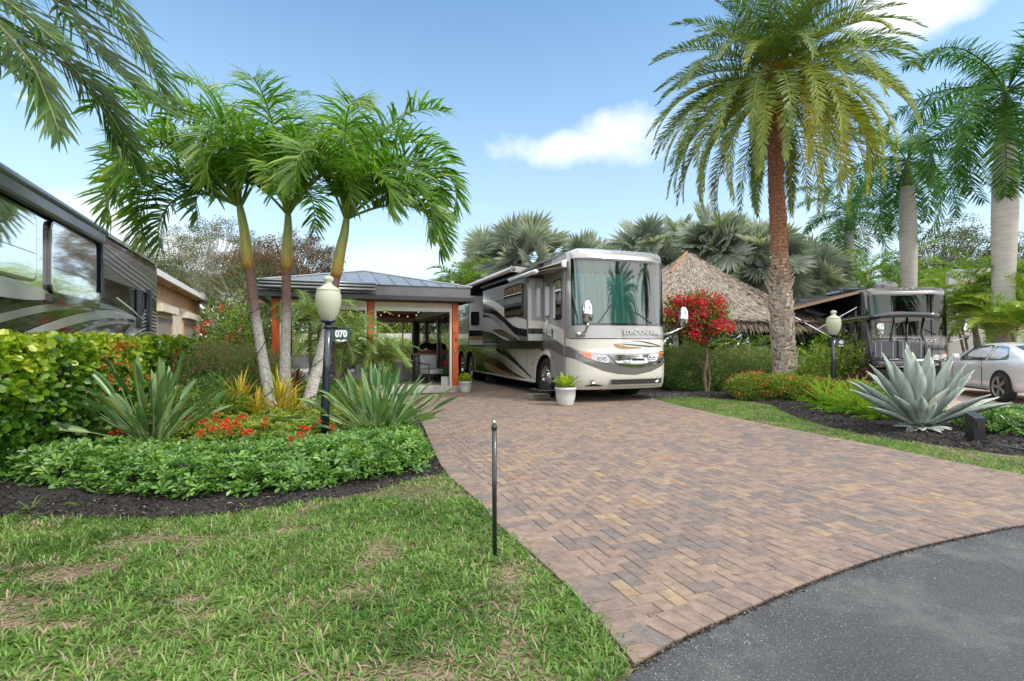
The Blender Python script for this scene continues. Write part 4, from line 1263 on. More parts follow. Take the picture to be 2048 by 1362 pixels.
def shrub(name, label, cat, px, D, rx, rz, nleaf, leaf, m, seed, ry=None, group=None, flowers=None, z0=0.0, stems=8, slim=.45, bump=.22, tint=.45, tvar=.18, uplight=.0, shell=.55, base=None, aim=.4):
    rs = np.random.RandomState(seed)
    ry = ry or rx
    if base is None:
        base = P(px, 700, D); base[2] = z0
    o = thing(name, label, cat, base, 0, group)
    p, d = blob_points(rs, nleaf, rx, ry, rz, seed, bump, shell=shell)
    b = MB()
    D_ = nrm(d * .9 + rs.normal(0, .7, d.shape) + np.array([0, 0, aim]))
    N_ = nrm(rs.normal(0, .5, d.shape) + np.array([0, 0, 1.0]) + d * .4)
    L_ = leaf * rs.uniform(.6, 1.2, nleaf)
    t = tint + rs.normal(0, tvar, nleaf) + uplight * (p[:, 2] / rz - .5)  # uplight paints a lighter tint into the upper leaves
    leafset(b, p, D_, N_, L_, L_ * slim, t)
    b.build('foliage', M[m], o)
    if stems:
        b = MB()
        for k in range(stems):
            q = p[rs.randint(nleaf)] * .85
            st = np.array([rs.normal(0, rx * .12), rs.normal(0, ry * .12), 0])
            mid = (st + q) / 2 + rs.normal(0, .05, 3)
            b.tube([st, mid, q], [.018, .011, .004], 5)
        b.build('stems', M['twig'], o)
    if flowers:
        fm, nf, fs, ntuft = flowers
        b = MB()
        fp, fd = blob_points(rs, nf, rx, ry, rz, seed + 3, bump, shell=.08)
        k = fp[:, 2] > rz * .25
        fp = fp[k] * 1.02; fd = fd[k]
        pp = np.repeat(fp, ntuft, 0) + rs.normal(0, fs * .8, (len(fp) * ntuft, 3)); dd = nrm(np.repeat(fd, ntuft, 0) + rs.normal(0, .7, (len(fp) * ntuft, 3)) + np.array([0, 0, .4]))
        leafset(b, pp, dd, nrm(rs.normal(0, 1, dd.shape)), fs * rs.uniform(.7, 1.3, len(pp)), fs * .8, rs.rand(len(pp)), fold=.25)
        b.build('flowers', M[fm], o)
    return o

def big_hedge():
    """round-leaved hedge along the left boundary"""
    rs = np.random.RandomState(51)
    o = thing('clipped_hedge', 'tall round-leaved green and yellow hedge along the left boundary', 'hedge', (-5.4, 6, 0))
    base = np.array([-5.4, 6, 0])
    a0 = np.array([-4.95, 4.85]); a1 = np.array([-8.05, 15.5])
    ax = (a1 - a0); Ln = np.linalg.norm(ax); ax = ax / Ln; nx = np.array([-ax[1], ax[0]])   # nx points left/away
    n = 30000
    s = rs.rand(n) ** 1.35 * Ln
    face = rs.rand(n)
    depth = 1.35
    topz = 1.40 + .10 * (smooth_noise(s, s * 0, 3, 1.4) - .5) + .09 * (smooth_noise(s, s * 0, 4, 4) - .5)
    X = np.zeros(n); Z = np.zeros(n)
    f1 = face < .60                                  # front face
    X[f1] = rs.rand(f1.sum()) ** 1.5 * .42; Z[f1] = rs.rand(f1.sum()) * topz[f1]
    f2 = ~f1 & (face < .92)                          # top
    X[f2] = rs.rand(f2.sum()) * depth; Z[f2] = topz[f2] - rs.rand(f2.sum()) ** 1.6 * .35
    f3 = face >= .92                                 # near end
    X[f3] = rs.rand(f3.sum()) * depth; Z[f3] = rs.rand(f3.sum()) * topz[f3]; s[f3] = rs.rand(f3.sum()) ** 1.5 * .3
    bul = .16 * (smooth_noise(s, Z, 8, 2.2) - .5) + .10 * (smooth_noise(s, Z, 9, 6) - .5)
    X = np.where(X < .5, X + bul, X)
    xy = a0 + s[:, None] * ax + X[:, None] * nx
    p = np.stack([xy[:, 0], xy[:, 1], np.maximum(Z, .05)], 1) - base
    out = np.stack([-nx[0] * f1 + 0 * f1, -nx[1] * f1 + 0 * f1, f2 * 1.0], 1) + np.stack([-ax[0] * f3, -ax[1] * f3, 0 * f3], 1)
    D_ = nrm(out * .6 + rs.normal(0, .6, (n, 3)) + np.array([0, 0, .35]))
    N_ = nrm(out * 1.1 + rs.normal(0, .45, (n, 3)) + np.array([0, 0, .45]))
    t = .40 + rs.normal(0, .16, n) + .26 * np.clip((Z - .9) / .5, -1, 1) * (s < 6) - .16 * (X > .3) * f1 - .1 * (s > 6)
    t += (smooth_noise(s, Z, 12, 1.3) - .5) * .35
    L_ = rs.uniform(.055, .115, n)
    b = MB()
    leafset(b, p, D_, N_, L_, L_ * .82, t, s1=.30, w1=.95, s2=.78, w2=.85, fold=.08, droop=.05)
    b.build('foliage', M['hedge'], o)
    b = MB()
    for k in range(260):
        s0 = rs.rand() * Ln * .8; z0 = rs.rand() * .5
        q0 = a0 + ax * s0 + nx * rs.uniform(.25, .8)
        q1 = a0 + ax * (s0 + rs.normal(0, .35)) + nx * rs.uniform(.0, .3)
        b.tube([np.array([*q0, z0]) - base, np.array([*(q0 + q1) / 2, z0 + .35]) - base, np.array([*q1, z0 + rs.uniform(.4, .9)]) - base], [.014, .009, .005], 4, cap=False)
    b.build('twigs', M['twig'], o)
    b = MB()
    for k in range(26):
        s0 = rs.uniform(2.2, 3.6); z = rs.uniform(.45, 1.4)
        q0 = a0 + ax * s0 + nx * (rs.normal(-.10, .06))
        c = np.array([*q0, z]) - base
        m_ = 9
        leafset(b, np.repeat(c[None], m_, 0) + rs.normal(0, .025, (m_, 3)), rnd_dir(rs, m_), rnd_dir(rs, m_), rs.uniform(.04, .07, m_), .035, rs.uniform(.6, 1, m_))
    b.build('reddish_tips', M['redleaf'], o)
big_hedge()

def whorl_cover(name, label, cat, poly, seed, dens, m, hgt=.26, leaf=.065, lim=1.0, z0=0.0, kind=None, nl=8, tint=.42, group=None, edge=.18, bias=0.0):
    """ground cover of leaf rosettes: a low clipped mass"""
    rs = np.random.RandomState(seed)
    x, y = scatter(poly, dens, rs)
    n = len(x)
    d = edge_dist(poly, x, y)
    top = hgt * np.clip(d / edge, .22, 1) ** .6 * (.78 + .44 * smooth_noise(x, y, seed, 2.6)) * (.85 + .3 * smooth_noise(x, y, seed + 1, 8))
    z = top * (1 - rs.rand(n) ** 2.2 * .75) + z0
    c = np.stack([x, y, z], 1)
    ax = nrm(np.stack([rs.normal(0, .45, n), rs.normal(0, .45, n) - .15, np.ones(n)], 1))
    ref = nrm(np.cross(ax, np.array([1.0, .3, 0]))); ref2 = np.cross(ax, ref)
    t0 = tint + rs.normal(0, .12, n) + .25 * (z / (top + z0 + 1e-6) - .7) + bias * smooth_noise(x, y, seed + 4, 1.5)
    b = MB()
    ph = rs.uniform(0, 6.28, n); sz = rs.uniform(.5, 1.35, n)
    for k in range(nl):
        a = ph + k * 2 * math.pi / nl + rs.normal(0, .12, n)
        el = rs.uniform(.15, .75, n) if k % 2 else rs.uniform(-.1, .45, n)
        dr = (ref * np.cos(a)[:, None] + ref2 * np.sin(a)[:, None]) * np.cos(el)[:, None] + ax * np.sin(el)[:, None]
        L_ = leaf * sz * rs.uniform(.75, 1.2, n)
        leafset(b, c + dr * .006, dr, ax + rs.normal(0, .2, (n, 3)), L_, L_ * .42, t0 + rs.normal(0, .07, n), s1=.45, w1=.75, s2=.80, w2=.9, fold=.12, droop=.12)
    xs = c[::9]
    bs = MB()
    if kind == 'stuff':
        o = b.build(name, M[m]); tag(o, label, None, None, 'stuff')
    else:
        o = b.build(name, M[m]); tag(o, label, cat, group)
    return o
COVER = [(-5.1, 5.15), (-4.4, 4.85), (-3.5, 4.58), (-2.75, 4.42), (-2.1, 4.64), (-1.5, 4.95), (-.98, 5.45), (-.88, 5.9), (-1.12, 6.8), (-1.35, 7.6), (-1.9, 7.6), (-2.3, 6.5), (-3.2, 6.2), (-4.2, 6.1), (-5.2, 6.2)]
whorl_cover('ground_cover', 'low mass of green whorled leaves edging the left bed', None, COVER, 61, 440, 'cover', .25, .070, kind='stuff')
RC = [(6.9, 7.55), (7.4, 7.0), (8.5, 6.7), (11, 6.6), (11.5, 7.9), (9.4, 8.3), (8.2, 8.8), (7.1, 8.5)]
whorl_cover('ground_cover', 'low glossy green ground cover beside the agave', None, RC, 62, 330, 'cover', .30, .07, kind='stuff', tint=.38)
# ixora: low yellow-green mass with orange heads
IX = [(-4.5, 6.9), (-3.6, 6.4), (-2.9, 6.5), (-2.45, 6.8), (-2.3, 8.3), (-3.2, 8.9), (-4.4, 8.7), (-5.0, 7.8)]
IXO = thing('ixora_shrub', 'low yellow-green shrub mass with orange-red flower heads in the left bed', 'shrub', (0, 0, 0))
whorl_cover('foliage_ixo', None, None, IX, 63, 420, 'ixora', .27, .05, nl=7, tint=.52, bias=.2)
def heads(parent, pts, m, seed, r=.05):
    rs = np.random.RandomState(seed)
    for (x, y, z) in pts:
        b = MB()
        k = 42
        d = nrm(rs.normal(0, 1, (k, 3)) + np.array([0, -.2, .9]))
        c = np.array([x, y, z])
        rr = r * rs.uniform(.7, 1.25)
        leafset(b, c + d * rr * .5, nrm(d + rs.normal(0, .4, (k, 3))), nrm(rs.normal(0, 1, (k, 3))), rr * .65, rr * .42, rs.rand(k), fold=.2)
        b.build('flower_head', M[m], parent)
hp = []
rs_ = np.random.RandomState(4)
for (px, py, D) in ((430, 842, 7.9), (415, 850, 7.7), (447, 858, 7.5), (455, 848, 7.6), (470, 852, 7.5), (486, 862, 7.3), (500, 868, 7.2), (492, 870, 7.15), (478, 838, 7.8), (425, 858, 7.5), (440, 846, 7.7), (460, 862, 7.4),
                    (606, 857, 7.4), (615, 862, 7.3), (527, 848, 7.6), (372, 834, 7.8), (405, 846, 7.6), (435, 832, 8.0), (345, 838, 7.7), (402, 870, 7.1), (640, 845, 7.7), (664, 858, 7.4), (582, 880, 6.9), (225, 862, 6.6), (222, 870, 6.5)):
    zt = .31 if px > 300 else .2
    D = F * (H - zt) / (py - 688)
    for j in range(1 + (len(hp) % 3 == 0)):
        hp.append(((px + j * rs_.normal(0, 9) - 1024) / F * D, D + j * rs_.uniform(.05, .3), zt + rs_.uniform(-.02, .02)))
heads(IXO, hp, 'orangeflower', 6, .044)
_f = bpy.data.objects['foliage_ixo']; _f.parent = IXO; _f.name = 'foliage'

# bird of paradise clumps
def strelitzia(label, px, D, seed, n, h, spread, wk=1.0, group='bird of paradise clumps'):
    rs = np.random.RandomState(seed)
    base = P(px, 700, D); base[2] = 0
    o = thing('bird_of_paradise', label, 'plant', base, 0, group)
    bs = MB(); b = MB()
    st = []; dd = []; Ls = []; tl = []; Ws = []
    for k in range(n):
        q = k / n
        az = k * R(137.5) + rs.normal(0, .25)
        el = R(86) - q ** .8 * R(62) + rs.normal(0, .08)
        d = np.array([math.cos(az) * math.cos(el) * spread, math.sin(az) * math.cos(el) * spread, math.sin(el)])
        hl = h * rs.uniform(.35, .85)
        s0 = np.array([math.cos(az) * .06 * rs.rand(), math.sin(az) * .06 * rs.rand(), 0]) * 2
        tip = s0 + d * hl
        bs.tube([s0, s0 + d * hl * .5 + np.array([0, 0, .03]), tip], [.012, .009, .007], 5, cap=False, tint=.75)
        st.append(tip); dd.append(d + rs.normal(0, .1, 3) + np.array([0, 0, .06])); Ls.append(h * rs.uniform(.34, .50)); Ws.append(h * wk * rs.uniform(.075, .115)); tl.append(rs.uniform(.2, .7))
    strapset(b, np.array(st), np.array(dd), np.array(Ls), np.array(Ws), rs.uniform(.02, .32, n), np.array(tl), [(0, .15), (.2, .8), (.45, 1), (.75, .7), (.93, .25), (1, .02)], fold=.38, nst=9, midt=.25, up=rs.normal(0, .7, n))
    bs.build('stalks', M['strelitzia'], o, smooth=True)
    b.build('leaves', M['strelitzia'], o, smooth=True)
    return o
strelitzia('broad-leaved bird of paradise clump before the tall hedge', 305, 6.9, 131, 60, 1.0, .95, 1.0)
strelitzia('spiky bird of paradise clump at the driveway edge right of the lamp', 757, 7.3, 132, 110, .92, 1.15, .74)

# agave
def agave():
    rs = np.random.RandomState(141)
    base = P(1838, 700, 8.05); base[2] = .02
    o = thing('blue_agave', 'huge silver-blue agave with spiky leaves on black mulch', 'agave', base)
    st = []; d = []; Ls = []; Ws = []; tl = []; bd = []
    # (azimuth deg, elevation deg, length, width)
    spec = [(180, 30, 1.33, .20), (170, 40, 1.25, .20), (190, 22, .95, .17), (150, 62, 1.2, .22), (205, 58, 1.22, .21), (228, 70, 1.15, .24), (262, 74, 1.10, .26), (283, 66, .75, .22), (300, 78, 1.25, .25), (90, 80, 1.36, .25),
            (60, 72, 1.34, .24), (120, 70, 1.3, .23), (30, 62, 1.25, .24), (10, 68, 1.2, .23), (335, 62, 1.22, .25), (350, 48, 1.25, .23), (5, 38, 1.3, .22), (345, 26, 1.35, .21), (358, 17, 1.42, .22), (318, 36, 1.0, .20),
            (212, 38, .95, .19), (240, 46, .78, .18), (20, 30, 1.2, .20), (75, 50, 1.2, .22), (110, 48, 1.2, .22), (145, 40, 1.15, .2), (265, 84, 1.3, .24), (190, 82, 1.32, .25), (310, 56, .8, .2), (262, 50, .55, .17)]
    for (a, e, l, w_) in spec:
        a = R(a + rs.normal(0, 4)); e = R(e + rs.normal(0, 2))
        v = np.array([math.cos(a) * math.cos(e), math.sin(a) * math.cos(e), math.sin(e)])
        st.append(np.array([math.cos(a) * .10, math.sin(a) * .10, .06 + .10 * math.sin(e)])); d.append(v); Ls.append(l * .89 * rs.uniform(.93, 1.04)); Ws.append(w_ * .95); tl.append(rs.uniform(.2, .85)); bd.append(rs.uniform(-.06, .16) if e > R(45) else rs.uniform(.0, .10))
    b = MB()
    prof = [(0, .75), (.12, .62), (.25, .72), (.5, 1.0), (.65, .92), (.82, .55), (.94, .18), (1, .015)]
    strapset(b, np.array(st), np.array(d), np.array(Ls), np.array(Ws), np.array(bd), np.array(tl), prof, fold=.42, nst=15, tipt=.25, midt=-.28)
    b.build('leaves', M['agave'], o, smooth=True, solid=.012)
    b = MB()
    # marginal teeth
    for i in range(len(st)):
        D_ = nrm(np.array(d[i])); S_ = nrm(np.cross(D_, [0, 0, 1.0]))
        nn = np.cross(S_, D_); nn = -nn if nn[2] < 0 else nn
        for s_ in np.arange(.28, .92, .045):
            w_ = np.interp(s_, [p_[0] for p_ in prof], [p_[1] for p_ in prof]) * Ws[i] / 2
            dz = 0
            pos = np.array(st[i]) + D_ * Ls[i] * s_ - np.array([0, 0, 1]) * bd[i] * Ls[i] * s_ ** 2.5 * .8
            for sg in (-1, 1):
                e_ = pos + S_ * sg * w_ + nn * w_ * .42
                b.add([e_ - D_ * .006, e_ + D_ * .006, e_ + S_ * sg * .009 + D_ * .004], [(0, 1, 2)], .9)
    b.build('teeth', M['twig'], o)
    b = MB()
    st = []; d = []; 
    for k in range(16):
        a = rs.uniform(0, 6.28); st.append([math.cos(a) * .10, math.sin(a) * .10, .05]); d.append([math.cos(a), math.sin(a), rs.uniform(-.1, .25)])
    strapset(b, np.array(st, float), np.array(d), rs.uniform(.22, .38, 16), rs.uniform(.11, .16, 16), np.full(16, .15), rs.uniform(.5, 1, 16), [(0, 1), (.5, 1), (.8, .7), (1, .1)], fold=.3, nst=5)
    b.build('old_leaf_bases', M['agave'], o, smooth=True, solid=.012)
agave()

# foxtail ferns
def foxtail(label, px, D, seed, n=34, L_=.55):
    rs = np.random.RandomState(seed)
    base = P(px, 700, D); base[2] = .03
    o = thing('foxtail_fern', label, 'fern', base, 0, 'foxtail ferns in the right bed')
    b = MB()
    for k in range(n):
        az = k * R(137.5); q = k / n
        el = R(82) - q * R(75) + rs.normal(0, .1)
        K = 12; s = np.linspace(0, 1, K)
        e = el - R(40) * s ** 1.5 + R(10) * s
        t = np.stack([np.cos(az) * np.cos(e), np.sin(az) * np.cos(e), np.sin(e)], 1)
        ll = L_ * rs.uniform(.75, 1.15)
        p = np.cumsum(t * ll / K, 0)
        m_ = 230
        si = rs.uniform(.10, 1, m_)
        c = np.stack([np.interp(si, s, p[:, j]) for j in range(3)], 1)
        T = np.stack([np.interp(si, s, t[:, j]) for j in range(3)], 1)
        dd = nrm(rs.normal(0, 1, (m_, 3)) + T * .9)
        w_ = np.interp(si, [0, .2, .7, 1], [.5, 1, .9, .35])
        leafset(b, c, dd, rnd_dir(rs, m_), .036 * w_, .012, np.clip(rs.normal(.42 + .35 * (e.mean() > .6), .16, m_), 0, 1), fold=.1)
        b.tube(p, np.linspace(.006, .002, K), 3, cap=False, tint=.4)
    b.build('plumes', M['fern'], o)
foxtail('foxtail fern nearest the lamp post, with lime-green plumes', 1655, 10.7, 151, 46, .66)
foxtail('largest foxtail fern, lime-green, left of the agave', 1712, 9.75, 152, 60, .74)
foxtail('small foxtail fern tucked against the agave', 1758, 9.2, 153, 34, .5)

# left bed shrubs
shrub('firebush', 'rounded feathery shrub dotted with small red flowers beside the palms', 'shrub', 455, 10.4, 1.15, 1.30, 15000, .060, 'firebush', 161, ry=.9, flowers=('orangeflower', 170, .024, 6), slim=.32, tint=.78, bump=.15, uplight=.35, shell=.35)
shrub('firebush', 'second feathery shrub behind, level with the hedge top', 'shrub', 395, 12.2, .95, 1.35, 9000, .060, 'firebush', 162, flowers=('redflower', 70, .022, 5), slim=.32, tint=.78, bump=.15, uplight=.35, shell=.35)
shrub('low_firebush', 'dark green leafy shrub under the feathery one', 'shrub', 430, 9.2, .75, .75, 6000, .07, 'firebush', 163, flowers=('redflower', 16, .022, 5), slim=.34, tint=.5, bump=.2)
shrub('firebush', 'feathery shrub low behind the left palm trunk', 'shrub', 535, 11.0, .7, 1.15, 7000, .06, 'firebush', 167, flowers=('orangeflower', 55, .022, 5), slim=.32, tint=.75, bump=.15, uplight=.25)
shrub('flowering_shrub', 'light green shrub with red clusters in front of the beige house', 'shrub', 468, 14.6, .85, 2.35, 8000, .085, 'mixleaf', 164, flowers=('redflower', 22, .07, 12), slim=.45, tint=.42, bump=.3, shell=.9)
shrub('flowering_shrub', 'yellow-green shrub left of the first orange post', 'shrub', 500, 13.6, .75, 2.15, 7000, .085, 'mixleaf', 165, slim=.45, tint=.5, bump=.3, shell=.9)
shrub('flowering_shrub', 'slender shrub with pink blossom against the left orange post', 'shrub', 512, 12.9, .34, 2.05, 2600, .07, 'mixleaf', 166, flowers=('pinkflower', 14, .05, 10), slim=.4, tint=.4, bump=.3, shell=.9)
def strap_plant(name, label, px, D, seed, n, h, m, w_=.05, cat='plant', group=None, z0=0, lo=25, tintr=(.3, 1)):
    rs = np.random.RandomState(seed)
    base = P(px, 700, D); base[2] = z0
    o = thing(name, label, cat, base, 0, group)
    st = []; d = []
    for k in range(n):
        a = k * R(137.5); e = R(88) - (k / n) ** .9 * R(88 - lo) + rs.normal(0, .08)
        hz = rs.uniform(0, h * .55)
        st.append([math.cos(a) * .02, math.sin(a) * .02, hz]); d.append([math.cos(a) * math.cos(e), math.sin(a) * math.cos(e), math.sin(e)])
    b = MB()
    strapset(b, np.array(st), np.array(d), rs.uniform(.5, .8, n) * h, np.full(n, w_), rs.uniform(.05, .35, n), rs.uniform(*tintr, n), [(0, .4), (.3, 1), (.6, .9), (.9, .35), (1, .03)], fold=.2, nst=6)
    b.build('leaves', M[m], o, smooth=True)
    b = MB(); b.tube([(0, 0, 0), (0, 0, h * .55)], [.012, .008], 5); b.build('stem', M['twig'], o)
cg = 'yellow crotons round the palm trunks'
strap_plant('croton', 'yellow croton left of the palm trunks', 480, 8.9, 171, 60, .80, 'croton', .035, group=cg)
strap_plant('croton', 'tall yellow croton between the left and middle palm trunks', 560, 8.6, 172, 54, .88, 'croton', .035, group=cg)
strap_plant('croton', 'small green and yellow croton left of the crotons by the feathery shrub', 440, 9.0, 173, 44, .60, 'croton', .03, group=cg, tintr=(0, .7))
strap_plant('croton', 'yellow croton right of the middle palm trunk', 590, 8.8, 174, 44, .62, 'croton', .035, group=cg)
strap_plant('croton', 'green croton beside the lamp post foot', 690, 8.8, 175, 44, .66, 'croton', .035, group=cg, tintr=(0, .6))
strap_plant('croton', 'low croton under the left-leaning palm', 515, 8.5, 178, 44, .58, 'croton', .035, group=cg)
strap_plant('croton', 'pale croton right of the lamp post', 720, 9.6, 179, 34, .6, 'croton', .03, group=cg, tintr=(.1, .8))
strap_plant('cordyline', 'dark red cordyline between the palm trunks', 588, 10.2, 176, 60, .85, 'cordyline', .05, lo=10)
strap_plant('cordyline', 'dark red cordyline behind the feathery shrub', 402, 12.0, 177, 40, 1.0, 'cordyline', .07, z0=.3)
for i, (px, D, rx, rz, lab) in enumerate(((620, 9.9, .5, .55, 'low mixed shrub under the leaning palm trunk'), (505, 9.6, .55, .5, 'low mixed shrub at the foot of the left palm'), (700, 10.2, .6, .6, 'low mixed shrub before the pygmy palms'), (660, 8.9, .4, .42, 'low mixed shrub beside the lamp post'),
                                        (570, 11.2, .6, .7, 'low mixed shrub behind the middle palm'), (455, 8.6, .5, .5, 'low mixed shrub behind the orange flowers'), (770, 8.5, .45, .4, 'low mixed shrub behind the spiky clump'), (360, 8.4, .6, .6, 'low mixed shrub by the hedge foot'))):
    shrub('mixed_shrub', lab, 'shrub', px, D, rx, rz, 3200, .07, 'mixleaf' if i % 2 else 'ixora', 180 + i, slim=.38, tint=.42, group='low mixed shrubs in the left bed', stems=4)
# small weeds on the mulch
for i, (px, py, lab) in enumerate(((165, 1012, 'largest grassy weed on the black mulch, at the left'), (430, 1010, 'small pale weed on the mulch below the ground cover'), (490, 1015, 'tiny pale weed on the mulch near the lawn edge'), (60, 1020, 'grassy weed near the left end of the mulch'))):
    gx, gy = gp(px, py)
    rs_ = np.random.RandomState(190 + i)
    b = MB(); n_ = 16 if i in (0, 3) else 9
    a = rs_.uniform(0, 6.28, n_); e = rs_.uniform(.2, 1, n_)
    strapset(b, np.tile([[gx, gy, -.005]], (n_, 1)), np.stack([np.cos(a) * np.cos(e), np.sin(a) * np.cos(e), np.sin(e)], 1), rs_.uniform(.06, .14, n_) * (1.3 if i in (0, 3) else .8), np.full(n_, .009), rs_.uniform(.1, .5, n_), rs_.uniform(.3, .65, n_), [(0, .8), (.5, 1), (1, .05)], fold=.2, nst=5)
    tag(b.build('weed', M['grass']), lab, 'weed', 'weeds on the mulch')

# right bed shrubs
rg = 'clipped shrubs between the coach and the date palm'
for i, (px, D, rx, rz, lab, ti) in enumerate(((1385, 15.2, .85, 1.22, 'clipped green hedge shrub right beside the coach bumper', .40), (1455, 15.3, .9, 1.18, 'clipped hedge shrub with pinkish top behind the bare trunk', .45), (1520, 15.6, .8, 1.12, 'clipped hedge shrub left of the date palm foot', .45), (1350, 16.2, .7, 1.2, 'clipped hedge shrub tucked behind the coach corner', .35))):
    shrub('clipped_shrub', lab, 'shrub', px, D, rx, rz, 9000, .055, 'firebush', 200 + i, ry=.7, flowers=('orangeflower', 40, .02, 5), slim=.4, tint=ti + .18, bump=.12, uplight=.5, group=rg)
shrub('flowering_shrub', 'shrub with fading flowers left of the lamp post in the right bed', 'shrub', 1600, 14.2, .5, .7, 3500, .06, 'mixleaf', 221, slim=.45, tint=.45)
ig = 'low orange-tipped shrubs along the right bed'
for i, (px, D, rx, rz, lab) in enumerate(((1505, 12.9, .62, .62, 'orange-tipped low shrub at the left end of its row'), (1560, 12.7, .60, .60, 'orange-tipped low shrub second from the left of its row'), (1615, 12.3, .55, .55, 'orange-tipped low shrub left of the right lamp post'), (1700, 11.6, .6, .52, 'orange-tipped low shrub right of the right lamp post'), (1660, 11.9, .45, .5, 'orange-tipped low shrub at the foot of the right lamp post'))):
    shrub('ixora_shrub', lab, 'shrub', px, D, rx, rz, 6500, .05, 'ixora', 230 + i, ry=.55, flowers=('orangeflower' , 60, .030, 9), slim=.45, tint=.55, bump=.15, uplight=.2, group=ig)
shrub('small_tree', 'loose yellow-green shrub with open branches around the right lamp post', 'shrub', 1695, 13.6, .95, 1.45, 2600, .09, 'ixora', 241, slim=.6, tint=.68, bump=.35, shell=.95, stems=22)
shrub('red_shrub', 'dark reddish shrub behind the foxtail ferns', 'shrub', 1740, 12.4, .6, .7, 4200, .06, 'cordyline', 242, slim=.4, tint=.5)
shrub('green_shrub', 'dark green shrub between agave and golf cart', 'shrub', 1800, 10.6, .7, .55, 5000, .06, 'cover', 243, slim=.45, tint=.35)

def bougainvillea():
    rs = np.random.RandomState(251)
    base = P(1412, 700, 14.6); base[2] = 0
    o = thing('bougainvillea', 'red bougainvillea tree with bare twisted trunk beside the coach', 'tree', base)
    b = MB()
    cr = P(1395, 640, 14.6) - base
    b.tube(spline([(0, 0, 0), (-.05, 0, .5), (.03, .02, .95), (-.03, 0, 1.4)], 12), np.linspace(.055, .04, 12), 7)
    b.tube(spline([(.06, 0, 0), (.10, 0, .5), (.0, .02, 1.0), (.05, 0, 1.4)], 12), np.linspace(.035, .02, 12), 6)
    cl = []
    for k in range(95):
        d = nrm(rs.normal(0, 1, 3)); c = cr + d * np.array([1.0, .65, .66]) * rs.uniform(.4, 1) + np.array([0, 0, .05])
        cl.append(c)
        if k < 26:
            b.tube([(-.03, 0, 1.2), (np.array([0, 0, 1.3]) + c) / 2 + rs.normal(0, .08, 3), c], [.02, .011, .004], 4)
    for k in range(10):
        a = rs.uniform(0, 6.28); b.tube([(0, 0, rs.uniform(.3, 1)), (math.cos(a) * .3, math.sin(a) * .1, rs.uniform(.7, 1.4))], [.01, .003], 4)
    b.build('trunk', M['twig'], o)
    cl = np.array(cl)
    gl = MB(); m_ = 60
    pp = np.repeat(cl, m_, 0) + rs.normal(0, .12, (len(cl) * m_, 3))
    leafset(gl, pp, rnd_dir(rs, len(pp)), rnd_dir(rs, len(pp), 1), rs.uniform(.05, .09, len(pp)), .045, np.clip(rs.normal(.4, .2, len(pp)), 0, 1))
    gl.build('foliage', M['mixleaf'], o)
    fl = MB(); sel = cl[rs.rand(len(cl)) < .62]; m_ = 95
    pp = np.repeat(sel, m_, 0) + rs.normal(0, .085, (len(sel) * m_, 3)) + np.array([0, -.05, .02])
    leafset(fl, pp, rnd_dir(rs, len(pp)), rnd_dir(rs, len(pp), 1), rs.uniform(.04, .07, len(pp)), .05, rs.rand(len(pp)), fold=.25)
    fl.build('flowers', M['redflower'], o)
bougainvillea()

# ------------------------------------------------------------------ background trees
def tree(name, label, px, D, trunk_h, cz, rx, rz, seed, m, nclump=70, nleaf=110, leaf=.16, bark='bark', group=None, tr=.14, clump=.5, limbs=3):
    rs = np.random.RandomState(seed)
    nclump = int(nclump * 3.2); nleaf = int(nleaf * .85); clump *= .52; leaf *= .70
    base = P(px, 700, D); base[2] = 0
    o = thing(name, label, 'tree', base, 0, group)
    b = MB()
    forks = []
    for k in range(limbs):
        a = rs.uniform(0, 6.28)
        f = np.array([math.cos(a) * rx * .3, math.sin(a) * rx * .3, trunk_h + rs.uniform(.2, .5) * (cz - trunk_h)])
        b.tube(spline([(rs.normal(0, .08), 0, 0), (f[0] * .3, f[1] * .3, trunk_h * .8), f], 10), np.linspace(tr, tr * .5, 10), 7)
        forks.append(f)
    cs = []
    for k in range(nclump):
        d = nrm(rs.normal(0, 1, 3)); c = np.array([0, 0, cz]) + d * np.array([rx, rx, rz]) * rs.uniform(.35, 1) ** .6
        cs.append(c)
        f = forks[k % limbs]
        mid = (f + c) / 2 + rs.normal(0, .2, 3)
        b.tube([f, mid, c], [tr * .35, tr * .2, .012], 5, cap=False)
    b.build('trunk', M[bark], o, smooth=True)
    cs = np.array(cs)
    pp = np.repeat(cs, nleaf, 0) + rs.normal(0, 1, (len(cs) * nleaf, 3)) * np.array([clump, clump, clump * .6])
    t = np.clip(np.repeat(rs.normal(.45, .13, len(cs)), nleaf) + rs.normal(0, .15, len(pp)), 0, 1)
    L_ = leaf * rs.uniform(.6, 1.2, len(pp))
    lb = MB(); leafset(lb, pp, rnd_dir(rs, len(pp), 0), rnd_dir(rs, len(pp), 1.2), L_, L_ * .5, t)
    lb.build('crown', M[m], o)
    return o
tg = 'trees far behind on the left'
tree('background_tree', 'grey-green open tree rising above the beige house eave', 345, 38, 3.0, 7.3, 3.6, 2.6, 301, 'oak', 60, 90, .13, 'palebark', tg, .07, .42, 6)
tree('background_tree', 'pale-trunked tree between the house and the left palm', 440, 32, 2.6, 6.6, 2.8, 2.4, 302, 'oak', 55, 90, .13, 'palebark', tg, .06, .40, 6)
tree('background_tree', 'rusty brown-leaved tree behind the middle palm trunk', 590, 29, 2.2, 5.6, 2.6, 1.9, 303, 'brownoak', 64, 110, .15, 'bark', tg, .12, .42, 4)
tree('background_tree', 'dense rusty tree above the pavilion roof', 520, 31, 2.2, 5.3, 2.6, 1.9, 304, 'brownoak', 60, 110, .15, 'bark', tg, .12, .45, 4)
tree('background_tree', 'dark tree low behind the house end', 300, 36, 2.5, 5.4, 3.2, 2.4, 305, 'oak', 60, 110, .17, 'bark', tg, .14, .55, 4)
